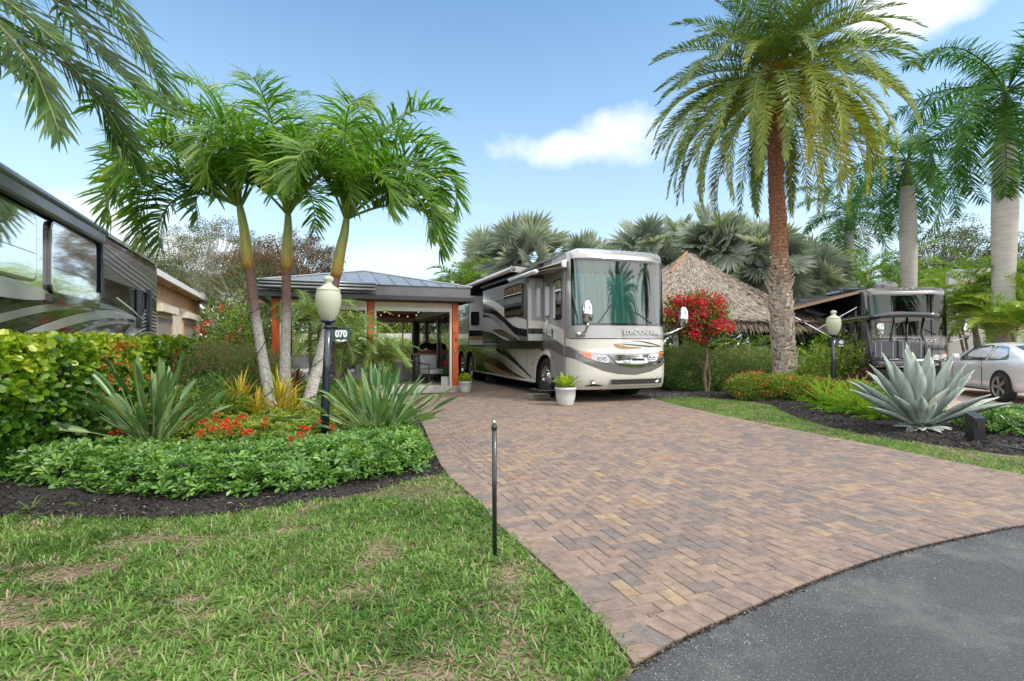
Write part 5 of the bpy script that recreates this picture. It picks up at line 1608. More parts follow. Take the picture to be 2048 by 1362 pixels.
tree('background_tree', 'thicket tree with many bare stems behind the flowering shrubs', 492, 27, 1.6, 3.9, 2.2, 1.7, 306, 'oak', 50, 90, .12, 'palebark', tg, .05, .4, 9)
tg = 'trees far behind on the right'
tree('background_tree', 'dark open tree between the two grey royal palm trunks', 1900, 42, 3.5, 8.0, 4.2, 3.4, 311, 'oak', 70, 110, .20, 'bark', tg, .2, .6, 4)
tree('background_tree', 'dark tree at the right edge behind the thick royal palm', 2070, 40, 3.5, 7.0, 4.0, 3.0, 312, 'oak', 60, 110, .20, 'bark', tg, .2, .6, 4)
tree('background_tree', 'low tree behind the dark coach roof', 1750, 46, 3.5, 6.2, 4.5, 2.6, 313, 'oak', 60, 110, .20, 'bark', tg, .2, .6, 4)
tree('background_tree', 'low tree beyond the thatched hut and fan palms', 1560, 48, 3, 5.4, 5.0, 2.6, 314, 'oak', 60, 110, .22, 'bark', tg, .2, .7, 4)
tree('background_tree', 'low tree seen beyond the coach roof', 1230, 46, 3, 4.6, 5.0, 2.6, 315, 'oak', 60, 110, .22, 'bark', tg, .2, .7, 4)
tree('background_tree', 'tree closing the view behind the pavilion', 800, 36, 1.5, 3.4, 4.2, 2.2, 316, 'farleaf', 80, 110, .18, 'bark', tg, .2, .7, 4)
# greenery seen through the pavilion and behind
pg = 'garden shrubs seen through the pavilion'
for i, (px, D, rx, rz, mm, lab) in enumerate(((770, 23.5, 1.4, 1.5, 'farleaf', 'leafy green shrub seen through the pavilion behind the low table'), (820, 24.5, 1.3, 1.4, 'farleaf', 'yellow-green shrub seen through the pavilion behind the bar'), (700, 24, 1.6, 1.9, 'farleaf', 'shrub seen through the left bay of the pavilion'), (870, 25, 1.2, 2.4, 'farleaf', 'shrub seen through the glass side of the pavilion'), (640, 23, 1.5, 2.0, 'mixleaf', 'shrub at the far left end of the pavilion'))):
    shrub('garden_shrub', lab, 'shrub', px, D, rx, rz, 7000, .10, mm, 330 + i, slim=.4, tint=.45, group=pg, stems=4)
q = P(800, 700, 22.4); q[2] = 0
clump_palm('garden_palm', 'feathery palm seen through the open back of the pavilion', 'palm', q, 4, 341, 'pygmy', (.4, .9), 1.3, 10, .4, .26, .02, tint=.5)
# distant tree belt closing the horizon
def belt():
    rs = np.random.RandomState(351)
    b = MB()
    n = 26000
    x = rs.uniform(-75, 80, n); y = 58 + rs.rand(n) * 9
    top = 3.2 + 2.6 * smooth_noise(x, x * 0, 2, .18) + 1.5 * smooth_noise(x, x * 0, 3, .6)
    z = rs.rand(n) ** .7 * top
    p = np.stack([x, y, z], 1)
    L_ = rs.uniform(.35, .8, n)
    leafset(b, p, rnd_dir(rs, n), rnd_dir(rs, n, .8), L_, L_ * .6, np.clip(rs.normal(.4, .2, n), 0, 1))
    tag(b.build('far_woods', M['oak']), 'dark belt of trees far behind everything', None, None, 'stuff')
belt()

# trees standing across the road behind the viewer (they show in glass and chrome)
def belt_behind():
    rs = np.random.RandomState(352)
    b = MB(); n = 9000
    x = rs.uniform(-45, 45, n); y = -24 - rs.rand(n) * 5
    top = 2.6 + 2.2 * smooth_noise(x, x * 0, 2, .25) + 1.2 * smooth_noise(x, x * 0, 3, .8)
    p = np.stack([x, y, rs.rand(n) ** .8 * top], 1)
    L_ = rs.uniform(.3, .7, n)
    leafset(b, p, rnd_dir(rs, n), rnd_dir(rs, n, .8), L_, L_ * .6, np.clip(rs.normal(.4, .2, n), 0, 1))
    tag(b.build('hedge_row', M['oak']), 'row of greenery across the road', None, None, 'stuff')
belt_behind()
c_ = copy_tree(next(o for o in bpy.data.objects if o.name == 'date_palm'))
c_.location = (22.0, -3.0, 0); c_['label'] = 'date palm across the road, seen only in reflections'

c_ = copy_tree(next(o for o in bpy.data.objects if o.name == 'royal_palm.001'))
c_.location = (26.0, 2.5, 0); c_['label'] = 'royal palm beyond the right edge, seen only in reflections'
# ------------------------------------------------------------------ built objects
def root_at(px, D, z=0.0):
    q = P(px, 700, D); q[2] = z
    return q
def rrect(w, h, r, n=5):
    """rounded rectangle outline centred at 0"""
    out = []
    for cx, cy, a0 in ((w / 2 - r, h / 2 - r, 0), (-w / 2 + r, h / 2 - r, 90), (-w / 2 + r, -h / 2 + r, 180), (w / 2 - r, -h / 2 + r, 270)):
        for k in range(n + 1):
            a = R(a0 + 90 * k / n)
            out.append((cx + r * math.cos(a), cy + r * math.sin(a)))
    return out
X_, Y_, Z_ = np.eye(3)

def ribbon(b, plane, x, pts, n=26, th=.004, tint=.5, lo=None, hi=None, mi=0):
    """paint stripe on a plane: pts (y, z, width); plane 'x' at x facing -x or +x"""
    q = spline(pts, n)
    t = nrm(np.gradient(q[:, :2], axis=0))
    nr = np.stack([-t[:, 1], t[:, 0]], 1)
    a = q[:, :2] + nr * q[:, 2:3] / 2; c = q[:, :2] - nr * q[:, 2:3] / 2
    for arr in (a, c):
        if lo is not None:
            arr[:] = np.maximum(arr, np.array(lo))
        if hi is not None:
            arr[:] = np.minimum(arr, np.array(hi))
    g = np.zeros((n, 2, 3))
    g[:, 0, 0] = g[:, 1, 0] = x
    g[:, 0, 1:] = a; g[:, 1, 1:] = c
    b.grid(g, tint, mi)

def wheel(parent, c, r=.52, w=.28, side=-1, rimmat='chrome', spokes=0, name='wheel', rr=.62):
    """wheel with its outer face on the side given by side (-1: -x)"""
    o = bpy.data.objects.new(name, None); C.objects.link(o); o.parent = parent; o.location = c
    b = MB()
    prof = [(r * rr, -w / 2), (r * .93, -w / 2), (r * .99, -w / 2 + .03), (r, -w / 4), (r, w / 4), (r * .99, w / 2 - .03), (r * .93, w / 2), (r * rr, w / 2)]
    b.lathe(prof, seg=36, axis='x')
    b.build('tyre', M['rubber'], o, smooth=True)
    b = MB()
    s = side
    if spokes:
        b.lathe([(r * rr, s * w * .5), (r * rr * .97, s * w * .44), (r * rr * .90, s * w * .40), (r * rr * .9, 0)], seg=36, axis='x')
        for k in range(spokes):
            for da in (-.13, .13):
                a = 2 * math.pi * k / spokes + da
                d = np.array([0, math.cos(a), math.sin(a)]); p_ = np.array([0, -math.sin(a), math.cos(a)])
                b.obox(d * r * rr * .5 + X_ * s * w * .42, [X_, d, p_], (.02, r * rr * .95, .03))
        b.lathe([(r * .13, s * w * .40), (r * .12, s * w * .47), (0, s * w * .48)], seg=16, axis='x')
    else:
        b.lathe([(r * rr, s * w * .5), (r * rr * .95, s * w * .52), (r * rr * .86, s * w * .44), (r * rr * .80, s * w * .25), (r * .30, s * w * .30), (r * .26, s * w * .50), (r * .14, s * w * .60), (0, s * w * .61)], seg=36, axis='x')
        for k in range(10):
            a = 2 * math.pi * k / 10
            b.lathe([(.022, s * w * .28), (.020, s * w * .42), (0, s * w * .43)], (0, math.cos(a) * r * .36, math.sin(a) * r * .36), 8, axis='x')
            b.lathe([(0.0, s * w * .24), (.035, s * w * .262), (.04, s * w * .25)], (0, math.cos(a + .3) * r * .54, math.sin(a + .3) * r * .54), 10, axis='x', tint=.1)
    b.build('rim', M[rimmat], o, smooth=not spokes)
    if spokes:
        b = MB(); b.lathe([(r * rr * .95, 0), (0, .001)], seg=24, axis='x'); b.build('brake', M['darkframe'], o)
    return o

def FS(f, z, off=0.0):
    """front skin of a coach: f -1..1 across, z height"""
    def raw(f, z):
        z = z - np.clip((z - 3.30) / .32, 0, 1) * .15 * np.abs(f) ** 7
        yo = np.interp(z, [.28, .38, .60, .95, 1.18, 1.5, 1.78, 3.33, 3.45, 3.56, 3.62], [.16, .03, -.04, -.05, .00, .00, .02, .17, .22, .34, .55])
        k = np.maximum(1 - np.abs(f) ** 3.0, 0) ** (1 / 3)
        return np.stack([1.285 * (1 + f) + 0 * z, .42 - (.60 - yo) * k, z + 0 * f], -1)
    f = np.asarray(f, float); z = np.asarray(z, float)
    p = raw(f, z)
    e = 1e-3
    a = raw(np.clip(f + e, -1, 1), z) - raw(np.clip(f - e, -1, 1), z); c = raw(f, z + e) - raw(f, z - e)
    n = nrm(np.cross(a, c))
    return p + n * off
def fpatch(b, f0, f1, zlo, zhi, off, nf=40, nz=8, mi=0, tint=.5):
    """patch over the front skin; zlo, zhi functions of f or numbers"""
    s = np.linspace(-1, 1, nf)
    f = (f0 + f1) / 2 + (f1 - f0) / 2 * (np.sign(s) * (1 - (1 - np.abs(s)) ** 1.7))
    zl = np.array([zlo(q) if callable(zlo) else zlo for q in f]); zh = np.array([zhi(q) if callable(zhi) else zhi for q in f])
    w_ = np.linspace(0, 1, nz)[:, None]
    Z = zl[None] * (1 - w_) + zh[None] * w_
    Fg = np.broadcast_to(f[None], Z.shape)
    b.grid(FS(Fg, Z, off), tint, mi)
def ipf(xs, ys):
    return lambda q: float(np.interp(q, xs, ys))

def coach(root, pal, L=13.7, badge='LONDON AIRE', detail=True):
    c_, s_, g_, t_ = (M[k] for k in pal)      # lower, cap/band, dark band, tan
    W = 2.57
    # --- body shell (sides, roof, rear), with wheel arches
    b = MB()
    arches = [(1.62, .60), (8.75, .60), (10.05, .60)]
    for x in (0.0, W):
        pts = [(.42, .32)]
        for yc, ra in arches:
            pts.append((yc - ra, .32))
            for k in range(0, 13):
                a = math.pi - math.pi * k / 12
                pts.append((yc + ra * math.cos(a), .50 + (ra - .02) * math.sin(a)))
            pts.append((yc + ra, .32))
        pts += [(L, .32), (L, 3.42), (L - .05, 3.50), (.55, 3.50), (.42, 3.46)]
        b.add([(x, y, z) for y, z in pts], [list(range(len(pts)))])
    b.grid([[(W * q, y, 3.50 + .13 * (1 - abs(2 * q - 1) ** 3.5)) for q in np.linspace(0, 1, 17)] for y in (.55, L - .05)])
    b.add([(0, L, .32), (W, L, .32), (W, L, 3.5), (0, L, 3.5)], [(0, 1, 2, 3)])
    b.build('body', g_ if detail else M['darkrv'], root)
    # --- front cap
    b = MB()
    fpatch(b, -1, 1, .30, 1.775, 0, 60, 16)
    b.build('front_panel', c_, root, smooth=True)
    b = MB()
    fpatch(b, -1, 1, 3.335, 3.62, 0, 60, 10)
    g = FS(np.linspace(-.999, .999, 40), np.full(40, 3.62))
    g2 = g.copy(); g2[:, 1] = 1.0; g2[:, 2] += .01
    b.grid(np.stack([g, g2]))
    for sg in (-1, 1):
        fpatch(b, sg * .955, sg * 1.0, 1.775, 3.335, 0, 8, 10)
    b.build('upper_cap', s_, root, smooth=True)
    b = MB(); fpatch(b, -.962, .962, 1.78, 3.33, -.005, 60, 16)
    b.build('windscreen', M['wsglass' if detail else 'darkws'], root, smooth=True)
    b = MB()
    fpatch(b, -.97, .97, 3.285, 3.345, .004, 50, 2); fpatch(b, -.97, .97, 1.77, 1.83, .004, 50, 2)
    for sg in (-1, 1):
        fpatch(b, sg * .95, sg * .972, 1.8, 3.3, .004, 4, 8)
    b.build('windscreen_seal', M['black'], root, smooth=True)
    # curtains and a dark cab behind the glass
    b = MB()
    def drape(f0, f1, zt, seed, dy=.16):
        rs = np.random.RandomState(seed)
        f = np.linspace(f0, f1, 110)
        ph = np.cumsum(rs.uniform(.15, .75, 110))
        fold = .045 * np.sin(ph) + .02 * np.sin(ph * 2.3)
        gr = []
        for z in (1.82, 2.2, 2.7, zt):
            q = FS(f, np.full(110, z), 0); q[:, 1] += dy + fold * (1.25 - .25 * (z - 1.8)); gr.append(q)
        b.grid(np.array(gr))
    if detail:
        drape(-.92, .10, 3.02, 1); drape(.05, .52, 3.02, 2, .20); drape(.72, .92, 3.02, 3)
    else:
        drape(-.92, -.35, 3.12, 4)  # pale drape put in to stand for a bright sky reflection
    b.build('curtain', M['curtain'], root, smooth=True)
    b = MB(); fpatch(b, -.93, .93, 3.03, 3.32, -.10, 30, 2); b.build('sun_visor', M['midrv'], root)
    b = MB(); b.box(.06, W - .06, .62, .66, 1.0, 3.3); b.box(.06, W - .06, .2, .62, 1.70, 1.76)
    b.build('cab_interior', M['cabgreen' if detail else 'interior'], root)
    for q_ in ((-.55, -.30, 2.25), (.55, .20, 2.1)):
        b = MB(); b.tube([FS(q_[0], 1.84, .02), FS(q_[1], q_[2], .02)], .012, 5); b.build('wiper', M['black'], root)
    # --- bands on the front
    b = MB(); fpatch(b, -1, 1, 1.48, 1.776, .004, 60, 5); b.build('grey_band', s_, root, smooth=True)
    b = MB(); fpatch(b, -.99, .99, 1.465, 1.482, .006, 50, 2); b.build('seam', M['black'], root)
    lo = ipf([-1, -.8, -.5, -.2, .15, .5, .8, 1], [1.04, .90, .74, .66, .63, .70, .83, .98])
    hi = ipf([-1, -.9, -.6, .15, .8, .95, 1], [1.30, 1.20, 1.14, 1.12, 1.15, 1.18, 1.22])
    b = MB(); fpatch(b, -1, 1, lo, hi, .004, 70, 8); b.build('chin_band', g_, root, smooth=True)
    b = MB(); fpatch(b, -.97, .97, lambda q: hi(q) - .035, lambda q: hi(q) + .002, .018, 60, 3); b.build('brow', s_, root, smooth=True)
    # grille
    gl = ipf([-.36, -.22, -.05, .2, .5, .74, .84], [1.09, .90, .85, .825, .86, .93, 1.09])
    gh = ipf([-.36, .2, .84], [1.095, 1.075, 1.095])
    b = MB(); fpatch(b, -.36, .84, gl, gh, .012, 30, 6); b.build('grille', M['mesh'], root, smooth=True)
    b = MB()
    for k, fr in enumerate((.10, .34, .58, .82)):
        fpatch(b, -.34 + .03 * (3 - k) * .6, .82 - .03 * (3 - k), lambda q: gl(q) * (1 - fr) + gh(q) * fr - .004, lambda q: gl(q) * (1 - fr) + gh(q) * fr + .007, .022, 26, 2)
    fpatch(b, -.36, .84, lambda q: gl(q) - .012, lambda q: gl(q) + .012, .024, 30, 2); fpatch(b, -.36, .84, lambda q: gh(q) - .010, lambda q: gh(q) + .010, .024, 30, 2)
    fpatch(b, -.33, .32, lambda q: gl(q) + .02, lambda q: gh(q) - .02, .018, 20, 4)
    fpatch(b, .02, .40, .905, 1.045, .032, 10, 3)
    b.build('grille_bars', M['chrome'], root, smooth=True)
    # headlights
    for sg in (-1, 1):
        e = bpy.data.objects.new('headlight', None); C.objects.link(e); e.parent = root
        xs = [sg * q for q in (.90, .78, .60, .42, .38)]
        lo_ = [1.15, 1.03, .955, .915, .92]; hi_ = [1.17, 1.165, 1.13, 1.09, 1.02]
        if sg < 0:
            a, l2, h2 = xs, lo_, hi_
        else:
            a, l2, h2 = xs[::-1], lo_[::-1], hi_[::-1]
        b = MB(); fpatch(b, a[0], a[-1], ipf(a, [q - .012 for q in l2]), ipf(a, [q + .012 for q in h2]), .009, 20, 4); b.build('housing', M['black'], e, smooth=True)
        b = MB(); fpatch(b, a[0], a[-1], ipf(a, l2), ipf(a, h2), .016, 20, 4); b.build('lens', M['lamplens'], e, smooth=True)
        b = MB(); q0, q1 = sorted((sg * .86, sg * .70)); fpatch(b, q0, q1, lambda q: ipf(a, l2)(q) + .012, lambda q: ipf(a, h2)(q) - .012, .020, 8, 3); b.build('indicator', M['amber'], e, smooth=True)
        b = MB()
        for ff in (.56, .47):
            p = FS(sg * ff, 1.02, .012); b.lathe([(.052, .0), (.048, -.02), (.030, -.012), (0, -.012)], p, 16, axis='y')
        b.build('reflector', M['chrome'], e, smooth=True)
        # fog lamp
        b = MB(); p = FS(sg * .66, .50, .0); b.lathe([(.075, .01), (.07, -.012), (.055, -.018), (.05, 0), (0, -.004)], p, 18, axis='y')
        b.build('fog_lamp', M['chrome'], root, smooth=True)
        b = MB(); q0, q1 = sorted((sg * .80, sg * .48)); fpatch(b, q0, q1, .385, ipf([q0, (q0 + q1) / 2, q1], [.40, .445, .40] if sg < 0 else [.40, .445, .40]), .006, 10, 2); b.build('air_slot', M['black'], root)
    # lower intake
    b = MB(); fpatch(b, -.34, .80, .39, .535, .008, 24, 3); b.build('lower_intake', M['mesh'], root, smooth=True)
    b = MB(); fpatch(b, -.36, .82, .385, .42, .020, 24, 3); fpatch(b, -.36, -.33, .38, .54, .016, 3, 3); fpatch(b, .79, .82, .38, .54, .016, 3, 3); fpatch(b, -.36, .82, .53, .548, .016, 24, 2)
    b.build('intake_trim', s_ if not detail else M['silver'], root, smooth=True)
    # marker lamps
    for ff in (-.85, -.15, 0, .15, .85):
        b = MB(); p = FS(ff, 3.545, .0); b.lathe([(.03, 0), (.026, -.012), (0, -.016)], p, 10, axis='y')
        b.build('marker_lamp', M['lamplens'], root)
    # underbody and wheels
    b = MB(); b.box(.30, W - .30, .5, L - .3, .22, .9)
    for yc, ra in arches:
        for x0, x1 in ((.02, .45), (W - .45, W - .02)):
            b.lathe([(.57, x0), (.57, x1)], (0, yc, .52), 24, axis='x')
    b.build('underbody', M['underbody'], root)
    for yc, ra in arches:
        wheel(root, (.19, yc, .50), .50, .30, -1)
        wheel(root, (W - .19, yc, .50), .50, .30, 1)
    # mirrors
    for sg, px_ in ((-1, 0.02), (1, W - .02)):
        e = bpy.data.objects.new('mirror', None); C.objects.link(e); e.parent = root
        b = MB()
        if sg < 0:
            c0 = np.array([.20, -.30, 2.08])
            b.tube([(.17, .02, 1.58), (.18, -.22, 1.62), (.20, -.30, 1.75), (.20, -.30, 1.85)], [.03, .03, .025, .025], 8); b.obox((.17, -.01, 1.57), np.eye(3), (.20, .10, .10))
        else:
            c0 = np.array([W + .42, -.05, 2.02])
            b.tube([(W - .04, .12, 1.58), (W + .10, .02, 1.62), (W + .46, -.05, 1.80)], [.035, .03, .025], 8)
        b.build('mirror_arm', M['chrome'], e, smooth=True)
        b = MB()
        pr = [(0, -.24), (.08, -.235), (.115, -.20), (.13, -.05), (.115, .12), (.085, .21), (.05, .245), (0, .255)]
        b.lathe([(r_, z_) for r_, z_ in pr], c0, 18, sc=(1, .65)); b.build('mirror_head', M['chrome'], e, smooth=True)
        b = MB(); b.prism(rrect(.19, .36, .05), c0 + np.array([0, .085, -.02]), X_, Z_, Y_, .01); b.build('mirror_glass', M['darkglass'], e)
    if badge:
        f0 = .33 if detail else .30
        p = FS(f0, 1.62, .012); tx = FS(f0 + .12, 1.62) - FS(f0 - .12, 1.62)
        text_obj(badge, .155, M['black'], root, p + X_ * .006 - Z_ * .006, tx, Z_, .004, 'coach_name_shadow', .003, sx=1.0)  # black copy right and below paints a shadow behind the letters
        text_obj(badge, .155, M['lightgrey'], root, p - Y_ * .008, tx, Z_, .006, 'coach_name', .003, sx=1.0)

# --- main coach
Rm = thing('motorhome', 'big silver, grey and cream motorhome parked on the brick driveway', 'motorhome', (1.40, 11.95, 0), YAW)
coach(Rm, ('cream', 'silver', 'grey', 'tan'))
def coach_side():
    A = -.004
    # lower bay doors: cream skin
    b = MB()
    pts = [(2.24, .33), (2.22, .52)]
    for k in range(1, 7):
        a = math.pi * k / 13
        pts.append((1.62 + .60 * math.cos(a), .50 + .58 * math.sin(a)))
    pts += [(1.95, 1.22), (8.0, 1.22), (8.13, .33)]
    pts = [(y, z) for y, z in pts]
    pts[-2] = (8.10, 1.22)
    b.add([(A, y, z) for y, z in pts], [list(range(len(pts)))])
    pts = [(.44, .32), (.98, .32)]
    for k in range(0, 8):
        a = math.pi - math.pi * k / 13
        pts.append((1.62 + .62 * math.cos(a), .50 + .60 * math.sin(a)))
    pts += [(1.60, 1.22), (.44, 1.22)]
    b.add([(A, y, z) for y, z in pts], [list(range(len(pts)))])
    b.build('bay_doors', M['cream'], Rm)
    b = MB()
    for y in (2.9, 4.1, 5.4, 6.7):
        b.box(A - .002, A - .001, y - .006, y + .006, .36, 1.20)
    b.box(A - .002, A - .001, 2.25, 8.1, 1.20, 1.212)
    b.build('bay_seams', M['black'], Rm)
    b = MB()
    # wheel arch trim
    for yc in (1.62, 8.75, 10.05):
        a = np.linspace(-.10, math.pi + .10, 22)
        g = np.array([[(-.012, yc + .60 * math.cos(q), .50 + .58 * math.sin(q)), (-.035, yc + .645 * math.cos(q), .50 + .625 * math.sin(q)), (-.005, yc + .70 * math.cos(q), .50 + .68 * math.sin(q))] for q in a])
        b.grid(g)
    b.build('wheel_arch_trim', M['cream'], Rm, smooth=True)
    b = MB(); b.tube([(-.02, 2.3, .34), (-.02, 8.1, .34)], .035, 8); b.build('sill_rail', M['silver'], Rm, smooth=True)
    # paint sweeps on the bay doors and body side
    B_ = A - .003
    def rib(matn, pts, x=B_, **k):
        b = MB(); ribbon(b, 'x', x, pts, **k); b.build('paint_sweep', M[matn], Rm)
    lim = dict(lo=(2.3, .36), hi=(8.0, 1.21))
    rib('black', [(8.05, .80, .95), (6.6, .74, .72), (5.2, .58, .44), (4.0, .44, .18), (3.4, .38, .03)], x=B_ + .0015, **lim)
    rib('brownpaint', [(8.0, .95, .40), (6.6, .82, .45), (5.2, .60, .30), (3.6, .42, .10), (3.0, .38, .02)], **lim)
    rib('tan', [(6.9, .62, .22), (5.8, .52, .22), (4.6, .42, .14), (3.4, .37, .03)], x=B_ - .002, **lim)
    rib('black', [(5.6, 1.20, .10), (4.5, .96, .07), (3.4, .68, .05), (2.55, .44, .02)], x=B_ - .002, **lim)
    rib('black', [(5.0, 1.22, .16), (4.1, .95, .10), (3.3, .70, .06), (2.5, .44, .02)], x=B_ - .004, **lim)
    rib('silver', [(7.9, 1.22, .22), (6.4, 1.05, .16), (5.0, .80, .08), (3.2, .50, .02)], x=B_ - .004, **lim)
    # body side ahead of the first slide-out
    lim2 = dict(lo=(.43, .34), hi=(1.68, 3.4))
    b = MB(); b.box(A - .001, A, .43, 8.1, 1.22, 3.40); b.build('side_panel', M['grey'], Rm)
    b = MB(); b.box(A - .002, A - .001, .43, 1.69, 1.22, 3.12); b.build('front_side_panel', M['silver'], Rm)
    rib('cream', [(2.0, 1.86, .26), (1.3, 1.72, .30), (.7, 1.58, .33), (.30, 1.44, .32)], x=-.034, lo=(.44, .5), hi=(1.68, 3))
    rib('grey', [(2.0, 1.50, .34), (1.3, 1.38, .30), (.7, 1.24, .26), (.3, 1.12, .24)], x=-.033, lo=(.44, .5), hi=(1.68, 3))
    # entry door with two windows
    e = bpy.data.objects.new('entry_door', None); C.objects.link(e); e.parent = Rm
    b = MB(); b.prism(rrect(.78, 2.62, .06), (-.012, .83, 1.83), Y_, Z_, -X_, .018); b.build('door_panel', M['silver'], e)
    b = MB(); b.prism(rrect(.50, .98, .09), (-.03, .80, 2.42), Y_, Z_, -X_, .010); b.build('window_frame', M['black'], e)
    b = MB(); b.prism(rrect(.44, .90, .07), (-.042, .80, 2.42), Y_, Z_, -X_, .004); b.build('window_pane', M['darkglass'], e)
    b = MB(); b.box(-.05, -.03, 1.05, 1.11, 1.52, 1.72); b.build('handle', M['black'], e)
    b = MB(); b.prism(rrect(.34, .82, .08), (-.004, 1.43, 2.44), Y_, Z_, -X_, .012); b.build('window_frame', M['black'], Rm)
    b = MB(); b.prism(rrect(.28, .75, .06), (-.017, 1.43, 2.44), Y_, Z_, -X_, .004); b.build('window_pane', M['darkglass'], Rm)
    b = MB(); b.tube([(-.05, 1.28, 1.35), (-.10, 1.29, 1.5), (-.10, 1.29, 1.9), (-.05, 1.28, 2.0)], .014, 8); b.build('grab_rail', M['chrome'], Rm, smooth=True)
    b = MB(); b.lathe([(.05, 0), (.05, -.02), (0, -.03)], (-.005, 1.62, 1.30), 14, axis='x'); b.lathe([(.03, 0), (.03, -.02), (0, -.03)], (-.008, 2.45, .82), 14, axis='x'); b.build('side_marker', M['amber'], Rm)
    # slide-outs
    def slide(y0, y1, z0, z1, out, name):
        s = bpy.data.objects.new('slide_out', None); C.objects.link(s); s.parent = Rm
        b = MB(); b.box(-out, .3, y0, y1, z0, z1); b.build('slide_box', M['grey'], s, bevel=.02)
        b = MB()
        zz = [z0 + .02, z0 + .19, z0 + .33, z0 + .53, z1 - .02]
        for k, mi in enumerate((0, 1, 2, 3)):
            b.box(-out + .02, -.01, y0 - .004, y0 + .01, zz[k], zz[k + 1] - .001, mi=mi)
        b.build('slide_end', [M['lightgrey'], M['black'], M['cream'], M['silver']] if name == 'a' else [M['lightgrey'], M['tan'], M['black'], M['lightgrey']], s)
        b = MB(); b.box(-out - .01, .0, y0 - .01, y1 + .01, z0 - .04, z0); b.build('slide_seal', M['black'], s)
        return s
    s1 = slide(1.72, 5.65, 1.42, 3.06, .44, 'a')
    x1 = -.444
    def r1(matn, pts, k=0, par=s1, lo=(1.76, 1.45), hi=(5.6, 3.0)):
        b = MB(); ribbon(b, 'x', x1 - .002 - k * .002, pts, lo=lo, hi=hi, n=34); b.build('paint_sweep', M[matn], par)
    r1('black', [(5.6, 2.05, 1.1), (4.9, 1.95, .85), (4.1, 1.78, .50), (3.4, 1.60, .22), (3.0, 1.50, .05)], -.7)
    r1('lightgrey', [(5.6, 2.00, .42), (4.9, 1.96, .42), (4.1, 1.84, .26), (3.4, 1.68, .08), (3.2, 1.62, .02)], 0)
    r1('black', [(5.6, 1.66, .24), (4.8, 1.60, .20), (4.0, 1.50, .12), (3.4, 1.46, .04)], 0)
    r1('cream', [(5.6, 2.72, .10), (4.6, 2.58, .20), (3.6, 2.28, .26), (2.7, 1.98, .30), (1.72, 1.84, .22)], 1)
    r1('black', [(5.6, 2.50, .06), (4.6, 2.36, .10), (3.6, 2.06, .16), (2.7, 1.74, .20), (1.72, 1.62, .16)], 1)
    r1('silver', [(5.6, 2.34, .05), (4.7, 2.22, .12), (3.7, 1.90, .22), (2.9, 1.60, .22), (2.3, 1.46, .1)], 2)
    r1('brownpaint', [(4.6, 1.78, .02), (3.8, 1.70, .16), (3.0, 1.55, .14), (2.4, 1.46, .04)], 3)
    r1('lightgrey', [(5.6, 1.80, .05), (4.6, 1.72, .06), (3.7, 1.55, .06), (3.1, 1.46, .03)], 4)
    w_ = bpy.data.objects.new('slide_window', None); C.objects.link(w_); w_.parent = s1
    b = MB(); b.prism(rrect(1.42, .86, .10), (x1 - .012, 2.72, 2.52), Y_, Z_, -X_, .02); b.build('frame', M['black'], w_)
    b = MB(); b.prism(rrect(1.32, .76, .07), (x1 - .034, 2.72, 2.52), Y_, Z_, -X_, .004); b.build('pane', M['darkglass'], w_)
    s2 = slide(7.10, 12.6, 1.30, 3.06, .52, 'b')
    b = MB(); b.prism(rrect(.30, .48, .06), (-.30, 7.08, 2.25), X_, Z_, -Y_, .02); b.build('end_window', M['black'], s2)
    # slide toppers and awnings
    def roller(y0, y1, z, out, r, matn='silver', name='awning', fabric=True):
        a = bpy.data.objects.new(name, None); C.objects.link(a); a.parent = Rm
        b = MB(); b.tube([(-out, y0, z), (-out, y1, z)], r, 14); b.build('roller', M[matn], a, smooth=True)
        if fabric:
            b = MB(); b.add([(0, y0 + .04, 3.47), (0, y1 - .04, 3.47), (-out, y1 - .04, z + r), (-out, y0 + .04, z + r), (0, y0 + .04, 3.455), (0, y1 - .04, 3.455), (-out, y1 - .04, z + r - .012), (-out, y0 + .04, z + r - .012)], [(0, 1, 2, 3), (4, 7, 6, 5), (0, 3, 7, 4), (1, 5, 6, 2)])
            b.build('fabric', M['fabricdark'], a)
        for y in (y0, y1):
            b = MB()
            b.add([(0, y, 3.42), (0, y, 3.25), (-out - r, y, z - r), (-out - r, y, z + r), (0, y + .02, 3.42), (0, y + .02, 3.25), (-out - r, y + .02, z - r), (-out - r, y + .02, z + r)], [(0, 1, 2, 3), (7, 6, 5, 4), (0, 3, 7, 4), (1, 5, 6, 2)])
            b.build('arm', M[matn], a)
    roller(2.55, 12.9, 3.38, .52, .075, 'silver')
    roller(1.75, 5.7, 3.18, .46, .04, 'fabricdark', 'slide_topper')
    roller(7.1, 12.6, 3.18, .54, .04, 'fabricdark', 'slide_topper')
    a = bpy.data.objects.new('door_awning', None); C.objects.link(a); a.parent = Rm
    b = MB(); b.box(-.14, -.01, .30, 2.1, 3.12, 3.30); b.build('awning_housing', M['lightgrey'], a, bevel=.03)
    b = MB(); b.tube([(-.80, .30, 3.00), (-.80, 2.05, 3.00)], .065, 12, flat=.8); b.build('lead_rail', M['lightgrey'], a, smooth=True)
    b = MB(); b.add([(-.14, .36, 3.24), (-.14, 2.0, 3.24), (-.80, 2.0, 3.05), (-.80, .36, 3.05)], [(0, 1, 2, 3)]); b.build('fabric', M['fabrictan'], a, solid=.008)
    b = MB()
    for y in (.5, 1.85):
        b.tube([(-.12, y, 3.16), (-.45, y + (.3 if y < 1 else -.3), 3.10), (-.78, y, 3.00)], .018, 6)
    b.build('awning_arm', M['steel'], a, smooth=True)
    # narrow grey strip along the roof edge
    b = MB(); b.box(-.03, .0, .9, 13.4, 3.44, 3.50); b.build('roof_gutter', M['grey'], Rm)
